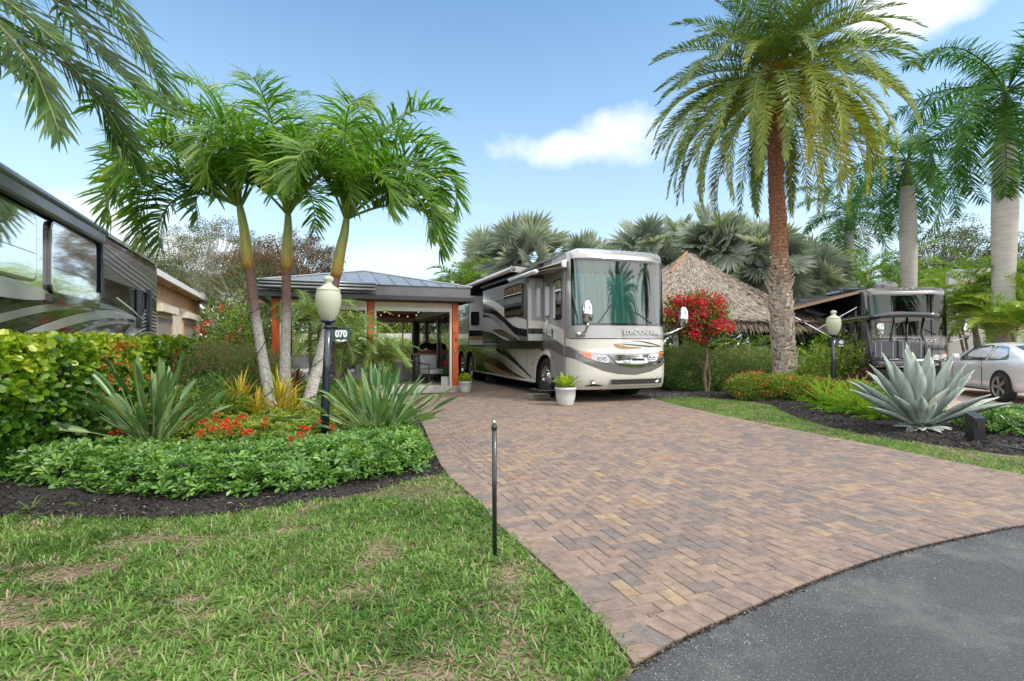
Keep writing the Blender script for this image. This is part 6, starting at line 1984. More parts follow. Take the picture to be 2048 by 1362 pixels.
    # grey cap side return
    b = MB(); b.box(-.006, 0, .44, 1.2, 3.12, 3.45); b.build('cap_side', M['silver'], Rm)
    # nose emblem of swooshes
    b = MB()
    fpatch(b, -.28, .30, ipf([-.28, -.2, .0, .3], [1.34, 1.26, 1.235, 1.25]), ipf([-.28, -.2, .0, .3], [1.345, 1.36, 1.29, 1.27]), .007, 16, 3)
    b.build('nose_emblem', M['tan'], Rm)
    b = MB()
    fpatch(b, -.10, .80, ipf([-.10, .2, .5, .8], [1.345, 1.31, 1.275, 1.292]), ipf([-.10, .2, .5, .8], [1.352, 1.335, 1.305, 1.297]), .008, 20, 2)
    fpatch(b, .10, .80, ipf([.10, .3, .55, .8], [1.425, 1.405, 1.345, 1.293]), ipf([.10, .3, .55, .8], [1.43, 1.425, 1.375, 1.299]), .008, 20, 2)
    b.build('nose_emblem', M['black'], Rm)
    b = MB(); fpatch(b, -.20, .55, ipf([-.2, .1, .55], [1.36, 1.345, 1.30]), ipf([-.2, .1, .55], [1.37, 1.42, 1.325]), .006, 16, 3); b.build('nose_emblem', M['lightgrey'], Rm)
    p = FS(.21, .975, .040); tx = FS(.3, .97) - FS(.1, .97)
    text_obj('NEWMAR', .075, M['black'], Rm, p, tx, Z_, .003, 'grille_badge', .002)
    p = FS(.80, 3.43, .010); tx = FS(.86, 3.43) - FS(.74, 3.43)
    text_obj('Newmar', .085, M['steel'], Rm, p, tx, Z_ - Y_ * -.3, .003, 'cap_badge', .001, .3)
    # fold-out step
    b = MB(); b.box(-.62, -.05, .55, 1.12, .24, .27); b.box(-.35, -.05, .55, 1.12, .42, .45); b.box(-.36, -.34, .56, 1.11, .25, .45)
    b.build('entry_step', M['blackmetal'], Rm, bevel=.008)
    b = MB()
    for yc in (6.6,):
        b.box(-.01, .3, yc - .15, yc + .15, .02, .35)
    b.build('jack_leg', M['underbody'], Rm)
coach_side()

# --- dark coach on the next lot
Rd = thing('motorhome', 'dark charcoal motorhome with open awning on the lot to the right', 'motorhome', (11.72, 17.3, 0), R(-5))
Rd.scale = (1, 1, .895)
coach(Rd, ('darkrv', 'midrv', 'midrv', 'darkrv'), 10.4, 'SUTICAT', False)
def dark_side():
    b = MB(); b.add([(-.02, .5, 3.50), (-.02, 7.2, 3.50), (-2.45, 7.2, 2.80), (-2.45, .5, 2.80)], [(0, 1, 2, 3)]); b.build('awning_fabric', M['fabricdark'], Rd, solid=.02)
    b = MB(); b.tube([(-2.47, .42, 2.78), (-2.47, 7.3, 2.78)], .06, 10); b.box(-2.46, 0, .44, .49, 0, .001); 
    b.build('awning_roller', M['midrv'], Rd, smooth=True)
    b = MB(); b.add([(-.02, .47, 3.52), (-2.47, .47, 2.84), (-2.47, .47, 2.72), (-.02, .47, 3.42)], [(0, 1, 2, 3)]); b.build('valance', M['fabrictan'], Rd, solid=.02)
    b = MB()
    for y in (.6, 7.1):
        b.tube([(-.04, y, 1.2), (-2.40, y, 2.76)], .025, 6); b.tube([(-.04, y, 2.9), (-1.35, y, 2.05)], .02, 6)
    b.build('awning_arm', M['steel'], Rd)
    b = MB()
    for y, w_, h_ in ((.95, .42, .95), (1.75, .26, .8)):
        b.prism(rrect(w_ + .06, h_ + .06, .09), (-.006, y, 2.35), Y_, Z_, -X_, .012)
    b.build('window_frame', M['steel'], Rd)
    b = MB()
    for y, w_, h_ in ((.95, .42, .95), (1.75, .26, .8)):
        b.prism(rrect(w_, h_, .08), (-.020, y, 2.35), Y_, Z_, -X_, .006)
    b.build('window_pane', M['darkglass'], Rd)
    b = MB(); b.box(-.6, .1, 3.2, 7.6, 1.3, 3.1); b.build('slide_out', M['darkrv'], Rd, bevel=.02)
    b = MB(); b.lathe([(.38, 3.64), (.38, 3.80), (.32, 3.92), (.2, 3.99), (0, 4.02)], (1.45, 1.6, 0), 24); b.build('satellite_dome', M['midrv'], Rd, smooth=True)
    for q_ in ((.45, 1.35, 2.6, 3.7), (.5, 1.3, 6.6, 7.6)):
        b = MB(); b.box(*q_, 3.62, 3.86); b.build('air_conditioner', M['darkrv'], Rd, bevel=.06)
    b = MB(); fpatch(b, -.95, .95, 1.05, 1.06, .03, 30, 2); b.build('front_trim', M['chrome'], Rd)
dark_side()

# --- coach behind the left hedge
YL = math.atan2(4.85, 11.3)
Rl = thing('motorhome', 'black and silver motorhome behind the left hedge, mirror-bright side with curved stripes', 'motorhome', (-10.53, 15.6, 0), YL)
def left_coach():
    b = MB(); b.box(-2.5, 0, -15.0, 0, .35, 3.66); b.build('body', M['black'], Rl, bevel=.05)
    b = MB(); b.box(.001, .006, -15, -5.25, 2.18, 3.34); b.build('upper_panel', M['mirrorwhite'], Rl)
    b = MB(); b.box(.001, .006, -5.25, -.03, 2.75, 3.50); b.build('rear_upper_panel', M['grey'], Rl)
    # raised panels with dark surround
    for y0, y1, z0, z1 in ((-7.83, -5.62, 2.16, 3.34), (-11.6, -8.35, 2.28, 3.30)):
        s = bpy.data.objects.new('side_window', None); C.objects.link(s); s.parent = Rl
        b = MB(); b.prism(rrect(y1 - y0, z1 - z0, .14), (.008, (y0 + y1) / 2, (z0 + z1) / 2), Y_, Z_, X_, .05); b.build('frame', M['black'], s)
        b = MB(); b.prism(rrect(y1 - y0 - .07, z1 - z0 - .07, .12), (.059, (y0 + y1) / 2, (z0 + z1) / 2), Y_, Z_, X_, .006); b.build('pane', M['mirrorwhite'], s)
        b = MB(); b.box(.066, .069, y0 + .06, y1 - .06, z0 + .42, z0 + .432); b.build('window_divider', M['black'], s)
    def rb(matn, pts, k=0):
        b = MB(); ribbon(b, 'x', .010 + .003 * k, pts, n=40, lo=(-14.9, .5), hi=(-.03, 3.5)); b.build('paint_sweep', M[matn], Rl)
    rb('lightgrey', [(-12, 2.30, .34), (-10, 2.20, .40), (-8.6, 2.12, .24), (-7.6, 2.14, .10), (-6.9, 2.20, .02)])
    rb('silver', [(-13, .9, .12), (-11, 1.35, .12), (-9.2, 1.72, .12), (-7.4, 1.98, .11), (-5.4, 2.14, .10), (-3.4, 2.08, .09), (-1.9, 1.86, .07)])
    rb('lightgrey', [(-12, .7, .10), (-10, 1.16, .10), (-8.4, 1.50, .14), (-6.6, 1.80, .17), (-4.9, 1.98, .17), (-3.2, 2.02, .12), (-2.2, 1.98, .05)], 1)
    rb('silver', [(-9.0, .95, .03), (-7.2, 1.42, .05), (-5.6, 1.70, .07), (-4.1, 1.84, .07), (-2.6, 1.86, .05)], 1)
    for k in range(7):
        z = 1.05 + k * .10
        rb('lightgrey' if k % 2 else 'silver', [(-6.6 + k * .5, z - .25, .03), (-4.8 + k * .3, z + .10, .06), (-3.0 + k * .2, z + .42, .07), (-1.4, z + .62, .05), (-.05, z + .60, .04)], 2)
    for k in range(4):
        rb('silver', [(-5.0, 3.42 - k * .12, .03), (-3.4, 3.30 - k * .12, .05), (-1.6, 3.18 - k * .13, .05), (-.05, 3.05 - k * .14, .03)], 2)
    b = MB(); b.box(.0, .13, -15, -5.25, 3.36, 3.62); b.build('awning_housing', M['fascia'], Rl, bevel=.06)
    b = MB(); b.tube([(.07, -15, 3.64), (.07, -5.2, 3.64)], .085, 12); b.build('awning_roller', M['fascia'], Rl, smooth=True)
    b = MB(); b.box(-.1, .02, -15, -.02, 3.66, 3.74); b.build('roof_rail', M['silver'], Rl)
    for y, z0, z1 in ((-5.42, 2.38, 3.4), (-2.35, 1.75, 2.75), (-1.30, 1.70, 2.85)):
        b = MB(); b.box(.01, .12, y - .07, y + .07, z0, z1); b.build('awning_arm', M['bluemetal'], Rl, bevel=.02)
    b = MB(); b.tube([(.14, -4.6, 2.35), (.16, -3.4, 2.15), (.14, -2.3, 1.95)], .018, 6); b.build('guard_cable', M['white'], Rl, smooth=True)
    b = MB(); b.box(.01, .10, -7.9, -5.6, 2.02, 2.15); b.build('slide_rail', M['black'], Rl)
    wheel(Rl, (-.2, -12.2, .5), .5, .3, 1); wheel(Rl, (-.2, -3.4, .5), .5, .3, 1)
left_coach()

# ------------------------------------------------------------------ pavilion
Rg = thing('pavilion', 'open pavilion with orange posts, grey metal hip roof and white slab', 'pavilion', (-1.40, 15.0, 0), YAW)
def gl(px, D):
    """photo column + distance -> pavilion local x, y"""
    X = (px - 1024) / F * D + 1.40; Y = D - 15.0
    return X * U[0] + Y * U[1], X * V[0] + Y * V[1]
def pavilion():
    x0, x1, y1 = -5.15, .02, 6.95
    b = MB(); b.box(x0, x1, 0, y1, -.02, .155); b.build('slab', M['concrete'], Rg, bevel=.01)
    b = MB()
    for x in (-4.1, -3.0, -1.9, -.8):
        b.box(x - .003, x + .003, -.003, .0, .0, .15)
    b.build('slab_joints', M['joint'], Rg)
    for x in (-4.90, -2.54, -.20):
        b = MB(); b.box(x - .085, x + .085, .06, .25, .155, 2.52); b.build('post', M['orange'], Rg, bevel=.008)
    for x in (-4.90, -.20):
        b = MB(); b.box(x - .085, x + .085, 6.6, 6.8, .155, 2.52); b.build('post', M['darkframe'], Rg, bevel=.008)
    # roller shutter boxes and white frames of the two front bays
    for a, c in ((-4.80, -2.64), (-2.44, -.30)):
        b = MB(); b.box(a, c, .08, .24, 2.36, 2.51); b.build('shutter_box', M['beige'], Rg, bevel=.01)
        b = MB(); b.box(a, c, .07, .22, 2.26, 2.357); b.box(a, a + .05, .10, .20, .157, 2.26); b.box(c - .05, c, .10, .20, .157, 2.26)
        b.build('screen_frame', M['white'], Rg)
    # back header
    b = MB(); b.box(-4.8, -.3, 6.62, 6.78, 2.20, 2.52); b.build('back_header', M['beige'], Rg)
    b = MB(); b.box(-4.8, -.3, 6.5, 6.6, 2.40, 2.525); b.build('back_beam', M['orange'], Rg)
    b = MB(); b.box(-.36, -.30, 6.62, 6.76, .157, 2.2); b.box(-.75, -.70, 6.62, 6.70, .157, 2.2); b.build('back_frame', M['white'], Rg)
    # right side: sliding glass
    b = MB()
    b.box(-.26, -.14, .28, 6.58, 2.28, 2.50); b.build('side_header', M['beige'], Rg)
    ys = [.30, 2.35, 4.45, 6.55]
    b = MB()
    for y in ys:
        b.box(-.24, -.16, y - .035, y + .035, .157, 2.28)
    b.box(-.24, -.16, .3, 6.55, .157, .24); b.box(-.24, -.16, .3, 6.55, 2.20, 2.28)
    b.build('glazing_frame', M['darkframe'], Rg)
    for y in (2.25, 4.55):
        b = MB(); b.box(-.28, -.25, y - .03, y + .03, .16, 2.2); b.build('glazing_jamb', M['greyframe'], Rg)
    for k in range(3):
        b = MB(); b.box(-.205, -.195, ys[k] + .036, ys[k + 1] - .036, .241, 2.199); b.build('glass_pane', M['glass'], Rg)
    # left side wall
    b = MB(); b.box(-5.0, -4.92, .30, 6.6, .157, 2.50); b.build('side_screen', M['wallgrey'], Rg)
    # ceiling
    b = MB(); b.box(-5.0, -.1, .05, 6.9, 2.53, 2.56); b.build('ceiling', M['wood'], Rg)
    # roof
    X0, X1, Y0, Y1 = -5.30, .20, -.25, 7.15
    b = MB()
    E = 2.93; Rz = 3.62; xm = (X0 + X1) / 2
    v = [(X0, Y0, E), (X1, Y0, E), (X1, Y1, E), (X0, Y1, E), (xm, 2.45, Rz), (xm, 4.45, Rz)]
    b.add(v, [(0, 1, 4), (2, 3, 5)]); b.add(v, [(1, 2, 5, 4), (3, 0, 4, 5)])
    b.build('roof', M['roofgrey'], Rg)
    b = MB()
    def seam(a, c, r=.012):
        a = np.array(a, float); c = np.array(c, float)
        b.tube([a + (0, 0, .012), c + (0, 0, .012)], r, 4)
    n = 13
    for k in range(1, n):
        t = k / n; x = X0 + (X1 - X0) * t
        if t < .5: e = (xm - X0); q = (x - X0) / e
        else: e = (X1 - xm); q = (X1 - x) / e
        for (ya, yb) in ((Y0, 2.45), (Y1, 4.45)):
            seam((x, ya, E), (x, ya + (yb - ya) * q, E + (Rz - E) * q))
    m_ = 17
    for k in range(1, m_):
        y = Y0 + (Y1 - Y0) * k / m_
        q = min(1, (y - Y0) / (2.45 - Y0), (Y1 - y) / (Y1 - 4.45))
        for xa in (X0, X1):
            seam((xa, y, E), (xa + (xm - xa) * q, y, E + (Rz - E) * q))
    for a, c in (((X0, Y0, E), v[4]), ((X1, Y0, E), v[4]), ((X1, Y1, E), v[5]), ((X0, Y1, E), v[5]), (v[4], v[5])):
        seam(a, c, .028)
    b.build('roof_seams', M['roofgrey'], Rg)
    b = MB()
    b.box(X0 + .04, X1 - .04, Y0 + .03, Y0 + .06, 2.66, E - .004); b.box(X1 - .07, X1 - .04, Y0 + .06, Y1 - .04, 2.66, E - .004)
    b.box(X0 + .04, X0 + .07, Y0 + .06, Y1 - .04, 2.66, E - .004); b.box(X0 + .07, X1 - .07, Y1 - .07, Y1 - .04, 2.66, E - .004)
    b.build('fascia', M['fascia'], Rg)
    b = MB()
    b.box(X0 - .02, X1 + .06, Y0 - .06, Y0 + .028, 2.53, 2.658); b.box(X1 - .036, X1 + .06, Y0 + .03, Y1, 2.53, 2.658); b.box(X0 - .02, X0 + .038, Y0 + .03, Y1, 2.53, 2.658)
    b.build('gutter', M['darkfascia'], Rg, bevel=.012)
    b = MB(); b.box(X0 + .05, X1 - .05, Y0 + .03, Y1 - .05, 2.61, 2.63); b.build('soffit', M['darkfascia'], Rg)
    # folded awning on the left half of the front edge
    a = bpy.data.objects.new('front_awning', None); C.objects.link(a); a.parent = Rg
    b = MB()
    for z, y, r in ((2.94, -.30, .035), (2.86, -.36, .03), (2.77, -.40, .035), (2.70, -.34, .02)):
        b.tube([(-5.25, y, z), (-2.45, y, z)], r, 8)
    b.build('awning_rails', M['roofgrey'], a, smooth=True)
    b = MB(); b.add([(-5.2, -.27, 2.96), (-2.5, -.27, 2.96), (-2.5, -.40, 2.74), (-5.2, -.40, 2.74)], [(0, 1, 2, 3)]); b.build('awning_fabric', M['fabricdark'], a, solid=.02)
    # numbers and switch plate on the right post
    for s, z, dx in (('7', 1.62, -.04), ('8', 1.46, .01)):
        text_obj(s, .17, M['darkframe'], Rg, (-.20 + dx, .055, z), X_, Z_, .004, 'post_number')
    b = MB(); b.box(-.235, -.175, .045, .058, 1.08, 1.22); b.build('switch_plate', M['darkframe'], Rg)
    b = MB(); b.box(-.225, -.185, .040, .046, 1.10, 1.20); b.build('switch_face', M['peach'], Rg)
    # ceiling fan
    f = thing('ceiling_fan', 'white ceiling fan with lamp under the pavilion ceiling', 'fan', (Rg.location.x, Rg.location.y, 0), 0)
    c = np.array([-2.75, 2.7]); f.location = (-1.40 + c[0] * U[0] + c[1] * V[0], 15.0 + c[0] * U[1] + c[1] * V[1], 2.2); f.rotation_euler = (0, 0, .4)
    b = MB(); b.tube([(0, 0, 0), (0, 0, .33)], .015, 6); b.lathe([(0, .06), (.10, .05), (.11, -.01), (.09, -.03), (0, -.03)], seg=16); b.build('motor', M['white'], f, smooth=True)
    b = MB(); b.lathe([(.07, -.035), (.08, -.07), (.05, -.11), (0, -.12)], seg=16); b.build('lamp_bowl', M['globe'], f, smooth=True)
    for k in range(4):
        an = k * math.pi / 2
        d = np.array([math.cos(an), math.sin(an), 0]); p_ = np.array([-d[1], d[0], 0])
        b = MB(); b.obox(d * .40 + Z_ * .02, [d, p_, Z_], (.56, .13, .012)); b.build('blade', M['lightgrey'], f)
pavilion()
def loc_g(x, y, z):
    return (-1.40 + x * U[0] + y * V[0], 15.0 + x * U[1] + y * V[1], z)
# string of lights under the ceiling
b = MB(); bb = MB()
sl = thing('string_lights', 'string of small bulbs looped under the pavilion ceiling', 'string lights', loc_g(0, 0, 0), YAW)
for (xa, ya, xb, yb) in ((-4.7, .5, -.4, 1.6), (-.4, 1.6, -4.7, 3.2), (-4.7, 3.2, -.4, 4.8)):
    t = np.linspace(0, 1, 40)
    p = np.stack([xa + (xb - xa) * t, ya + (yb - ya) * t, 2.46 - .09 * np.abs(np.sin(t * math.pi * 4))], 1)
    b.tube(p, .004, 4, cap=False)
    for q in p[2::3]:
        bb.lathe([(0, -.05), (.014, -.04), (.016, -.02), (.008, 0)], q, 6)
b.build('cable', M['blackmetal'], sl); bb.build('bulbs', M['bulb'], sl)

def armchair():
    x, y = gl(866, 16.3)
    o = thing('armchair', 'grey metal armchair with pale cushions inside the pavilion', 'armchair', loc_g(x, y, .155), YAW + R(200))
    b = MB()
    for sx in (-.32, .32):
        for sy in (-.30, .30):
            b.tube([(sx, sy, 0), (sx, sy, .58 if sy > 0 else .60)], .02, 6)
        b.tube([(sx, -.32, .60), (sx, .34, .58)], .022, 6); b.tube([(sx, -.3, .03), (sx, .3, .03)], .016, 6)
    b.tube([(-.32, -.30, .60), (-.32, -.36, .85), (.32, -.36, .85), (.32, -.30, .60)], .02, 6)
    b.build('frame', M['fascia'], o, smooth=True)
    b = MB(); b.box(-.30, .30, -.30, .32, .28, .42); b.build('seat_cushion', M['cushion'], o, bevel=.04)
    b = MB(); b.box(-.29, .29, -.36, -.22, .42, .86); b.build('back_cushion', M['cushion'], o, bevel=.05)
armchair()
def furniture():
    x, y = gl(868, 18.0)
    o = thing('bar_counter', 'grey counter with lattice front inside the pavilion', 'counter', loc_g(x, y, .155), YAW)
    b = MB(); b.box(-.75, .55, -.25, .25, 0, .84); b.build('body', M['wicker'], o, bevel=.01)
    b = MB(); b.box(-.80, .60, -.30, .30, .84, .885); b.build('worktop', M['greyframe'], o, bevel=.008)
    b = MB(); b.box(-.70, -.36, -.265, -.255, .08, .78); b.build('lattice_panel', M['cushion'], o)
    b = MB()
    for k in range(4):
        b.box(-.70 + k * .11, -.685 + k * .11, -.275, -.266, .06, .80)
    for k in range(5):
        b.box(-.71, -.35, -.280, -.276, .08 + k * .17, .095 + k * .17)
    b.build('lattice_bars', M['darkframe'], o)
    b = MB(); b.box(-.82, -.76, -.26, .26, .0, .84); b.build('end_panel', M['brownpaint'], o)
    g_ = thing('kettle_grill', 'black domed grill standing on the pavilion counter', 'grill', loc_g(x - .25, y, 1.045), YAW)
    b = MB(); b.box(-.28, .28, -.18, .18, 0, .10); b.build('firebox', M['orange'], g_, bevel=.02)
    b = MB(); b.lathe([(.30, .105), (.29, .20), (.22, .30), (.10, .35), (0, .36)], seg=20, sc=(1, .7)); b.build('lid', M['black'], g_, smooth=True)
    x, y = gl(806, 17.2)
    t = thing('side_table', 'low grey wicker table left of the counter', 'table', loc_g(x, y, .155), YAW)
    b = MB(); b.box(-.30, .30, -.30, .30, .62, .67); b.build('table_top', M['lightgrey'], t, bevel=.006)
    b = MB(); b.box(-.28, -.05, -.28, .28, 0, .62); b.build('wicker_base', M['wicker'], t)
    b = MB(); b.box(-.04, .28, -.20, .28, .02, .60); b.build('drawer_block', M['fascia'], t)
    for px, D, lab in ((690, 15.6, 'dark wicker armchair half hidden by the pygmy palms'), (735, 16.0, 'dark wicker armchair behind the middle orange post')):
        x, y = gl(px, D)
        c = thing('wicker_chair', lab, 'armchair', loc_g(x, y, .155), YAW + R(180), 'wicker chairs in the pavilion')
        b = MB(); b.box(-.36, .36, -.36, .36, .05, .36); b.build('base', M['wicker'], c, bevel=.03)
        b = MB(); b.box(-.36, .36, -.38, -.26, .36, .80); b.box(-.38, -.27, -.26, .36, .36, .60); b.box(.27, .38, -.26, .36, .36, .60); b.build('backrest', M['wicker'], c, bevel=.03)
        b = MB(); b.box(-.26, .26, -.24, .34, .36, .47); b.build('seat_cushion', M['cushion'], c, bevel=.03)
    x, y = gl(592, 14.6)
    c = thing('sofa', 'white sofa end seen between the left palm trunks', 'sofa', loc_g(x, y, .155), YAW + R(180))
    b = MB(); b.box(-.8, .8, -.4, .4, .05, .38); b.build('base', M['wicker'], c, bevel=.03)
    b = MB(); b.box(-.78, .78, -.3, .4, .38, .52); b.build('seat_cushion', M['cushion'], c, bevel=.05)
    b = MB(); b.box(-.78, .78, -.42, -.28, .40, .86); b.build('back_cushion', M['cushion'], c, bevel=.05)
furniture()

# ------------------------------------------------------------------ pots
def pot(label, base, r, h, seed, kind, square=False):
    o = thing('plant_pot', label, 'plant pot', base, 0, 'white plant pots')
    b = MB()
    if square:
        b.prism(rrect(r * 2, r * 2, .02), (0, 0, 0), X_, Y_, Z_, h)
    else:
        b.lathe([(0, 0), (r * .70, 0), (r * .74, .02), (r * .92, h * .45), (r * .97, h * .86), (r * 1.0, h * .87), (r * 1.02, h * .90), (r * 1.02, h * .99), (r * .98, h), (r * .92, h * .99), (r * .90, h * .90)], seg=36)
    b.build('pot', M['pot'], o, smooth=not square)
    b = MB(); b.lathe([(r * .9, h * .93), (0, h * .95)] if not square else [(r * .8, h + .001), (0, h + .002)], seg=20); b.build('soil', M['potsoil'], o)
    rs = np.random.RandomState(seed)
    b = MB()
    if kind == 'brom':
        n = 30; a = np.arange(n) * R(137.5); e = R(85) - np.arange(n) / n * R(60)
        strapset(b, np.tile([[0, 0, h]], (n, 1)), np.stack([np.cos(a) * np.cos(e), np.sin(a) * np.cos(e), np.sin(e)], 1), rs.uniform(.30, .46, n), np.full(n, .045), rs.uniform(.05, .3, n), rs.uniform(.0, .35, n), [(0, .6), (.5, 1), (.9, .5), (1, .05)], nst=6)
        b.build('leaves', M['strelitzia'], o, smooth=True)
        b = MB(); n = 12; a = np.arange(n) * R(137.5); e = R(80) - np.arange(n) / n * R(30)
        strapset(b, np.tile([[0, 0, h + .30]], (n, 1)), np.stack([np.cos(a) * np.cos(e), np.sin(a) * np.cos(e), np.sin(e)], 1), rs.uniform(.12, .20, n), np.full(n, .05), rs.uniform(0, .2, n), rs.rand(n), [(0, .5), (.5, 1), (1, .1)], nst=5)
        b.tube([(0, 0, h), (0, 0, h + .32)], .012, 6)
        b.build('bloom', M['redflower'], o, smooth=True)
        return
    n = 22; a = np.arange(n) * R(137.5); e = R(82) - (np.arange(n) / n) * R(50)
    strapset(b, np.stack([np.cos(a) * r * .2, np.sin(a) * r * .2, np.full(n, h * .95)], 1), np.stack([np.cos(a) * np.cos(e), np.sin(a) * np.cos(e), np.sin(e)], 1), rs.uniform(.85, 1.25, n) * r * 1.35, np.full(n, r * .50), rs.uniform(.05, .3, n), rs.uniform(.45, .95, n),
             [(0, .15), (.35, .5), (.65, 1), (.85, .85), (1, .15)], fold=.2, nst=8)
    b.build('leaves', M['hedge'], o, smooth=True)
    b = MB(); n = 420
    a = rs.uniform(0, 6.28, n); rr = r * .98 * np.sqrt(rs.rand(n))
    p = np.stack([np.cos(a) * rr, np.sin(a) * rr, h * .97 + rs.rand(n) * .09 * (1 - rr / r * .5)], 1)
    leafset(b, p, rnd_dir(rs, n, .6), rnd_dir(rs, n, 1), .035, .022, rs.rand(n))
    b.build('trailing_leaves', M['pygmy'], o)
q = root_at(1131, 11.62)
pot('largest white pot, in front of the coach wheel, broad lime leaves', q, .235, .40, 1, 'broad')
q = root_at(930, 14.75)
pot('medium white pot at the foot of the numbered orange post', q, .19, .31, 2, 'broad')
x, y = gl(891, 15.35)
pot('small square white pot with red bromeliad on the pavilion slab', loc_g(x, y, .155), .115, .25, 3, 'brom', True)

# ------------------------------------------------------------------ lamps
def lamp(label, px, D, ztop, sign, side=1, lean=0.0):
    base = root_at(px, D)
    o = thing('street_lamp', label, 'lamp post', base, 0, 'globe lamp posts')
    gh = .60; zb = ztop - gh
    b = MB()
    b.tube([(0, 0, -.05), (0, 0, .5), (lean * .5, 0, zb * .6), (lean, 0, zb)], [.062, .058, .052, .045], 16)
    b.lathe([(.050, zb - .10), (.055, zb - .09), (.055, zb - .06), (.048, zb - .05)], (lean, 0, 0), 16)
    b.lathe([(.045, zb - .03), (.10, zb - .01), (.105, zb + .012), (.09, zb + .018)], (lean, 0, 0), 20)
    b.build('pole', M['bluemetal'], o, smooth=True)
    b = MB()
    b.lathe([(.080, .0), (.100, .03), (.138, .11), (.162, .21), (.168, .28), (.163, .345), (.148, .395)], (lean, 0, zb + .01), 28)
    b.build('globe', M['globe'], o, smooth=True)
    b = MB()
    b.lathe([(.150, .393), (.156, .402), (.150, .415), (.11, .445), (.065, .475), (.045, .495), (.045, .51), (.066, .535), (.070, .560), (.055, .585), (.03, .598), (0, .602)], (lean, 0, zb + .01), 28)
    b.build('globe_cap', M['globe'], o, smooth=True)
    e = bpy.data.objects.new('number_sign', None); C.objects.link(e); e.parent = o
    zs = zb - .085
    b = MB(); b.tube([(lean - .06, 0, zs), (lean + .34, 0, zs)], .008, 6); b.tube([(lean, 0, zs - .012), (lean + .30, 0, zs - .012)], .006, 6)
    b.lathe([(0, -.012), (.012, 0), (0, .012)], (lean - .06, 0, zs), 8); b.build('bracket', M['blackmetal'], e, smooth=True)
    b = MB(); b.prism(rrect(.24, .165, .02), (lean + .175, 0, zs - .105), X_, Z_, -Y_, .008); b.build('plate', M['signgreen'], e)
    text_obj(sign, .125, M['letterwhite'], e, (lean + .175, -.012, zs - .088), X_, Z_, .003, 'number', .006, sx=.85)
    b = MB()
    for sg in (-1, 1):
        b.add([(lean + .175, -.011, zs - .175), (lean + .175 + sg * .035, -.011, zs - .158), (lean + .175 + sg * .085, -.011, zs - .168), (lean + .175 + sg * .055, -.011, zs - .178), (lean + .175 + sg * .012, -.011, zs - .192)], [(0, 1, 2, 3, 4)])
    b.build('emblem', M['letterwhite'], e, solid=.003)
lamp('globe lamp post in the left bed with number sign 070', 650, 7.05, 2.255, '070', 1, .045)
lamp('globe lamp post in the right bed, number sign half hidden by leaves', 1667, 12.9, 2.165, '40', 1, 0)

# bollard stake in the lawn
b = MB(); base = root_at(989.5, 3.40)
o = thing('driveway_stake', 'slim black stake with ball top in the lawn edge', 'stake', base)
b = MB(); b.tube([(0, 0, -.05), (-.003, 0, .80)], .0155, 14); b.build('rod', M['blackmetal'], o, smooth=True)
b = MB(); b.lathe([(.0165, .795), (.019, .80), (.019, .825), (.012, .830), (.009, .833)], (-.003, 0, 0), 14); b.build('cap', M['blackmetal'], o, smooth=True)
b = MB(); b.lathe([(0, .828), (.010, .832), (.0145, .843), (.010, .855), (0, .859)], (-.003, 0, 0), 14); b.build('ball', M['chrome'], o, smooth=True)

# low black garden light and edging
base = root_at(1950, 7.15)
o = thing('garden_light', 'stubby black garden light post beside the agave', 'garden light', base)
b = MB(); b.add([(-.08, -.08, 0), (.08, -.08, 0), (.08, .08, 0), (-.08, .08, 0), (-.075, -.075, .36), (.075, -.075, .36), (.075, .075, .42), (-.075, .075, .42)], [(0, 3, 2, 1), (4, 5, 6, 7), (0, 1, 5, 4), (1, 2, 6, 5), (2, 3, 7, 6), (3, 0, 4, 7)])
b.build('post', M['blackmetal'], o, bevel=.008)
b = MB(); b.box(-.05, .05, -.088, -.080, .22, .31); b.build('louvre', M['darkframe'], o)
b = MB()
b.tube(spline([root_at(1930, 7.3, .03), root_at(1985, 6.9, .035), root_at(2050, 6.55, .03), root_at(2150, 6.2, .03)], 24), .022, 8)
tag(b.build('edging_tube', M['blackmetal'], smooth=True), 'black edging tube between mulch and grass at the right', 'edging')
# stone block by the coach
o = MB(); o.box(-.26, .26, -.17, .17, 0, .115)
ob = o.build('stone_block', M['stone'], bevel=.012, loc=tuple(root_at(1076, 13.0)))
ob.rotation_euler = (0, 0, YAW + .15)
tag(ob, 'flat grey stone block on the bricks below the coach step', 'block')
b = MB(); q = gp(795, 787); b.box(-.55, .55, -.22, .22, 0, .012)
ob = b.build('door_mat', M['fascia'], bevel=.004, loc=(q[0], q[1], .004)); ob.rotation_euler = (0, 0, YAW)
tag(ob, 'grey mat on the bricks in front of the pavilion slab', 'mat')

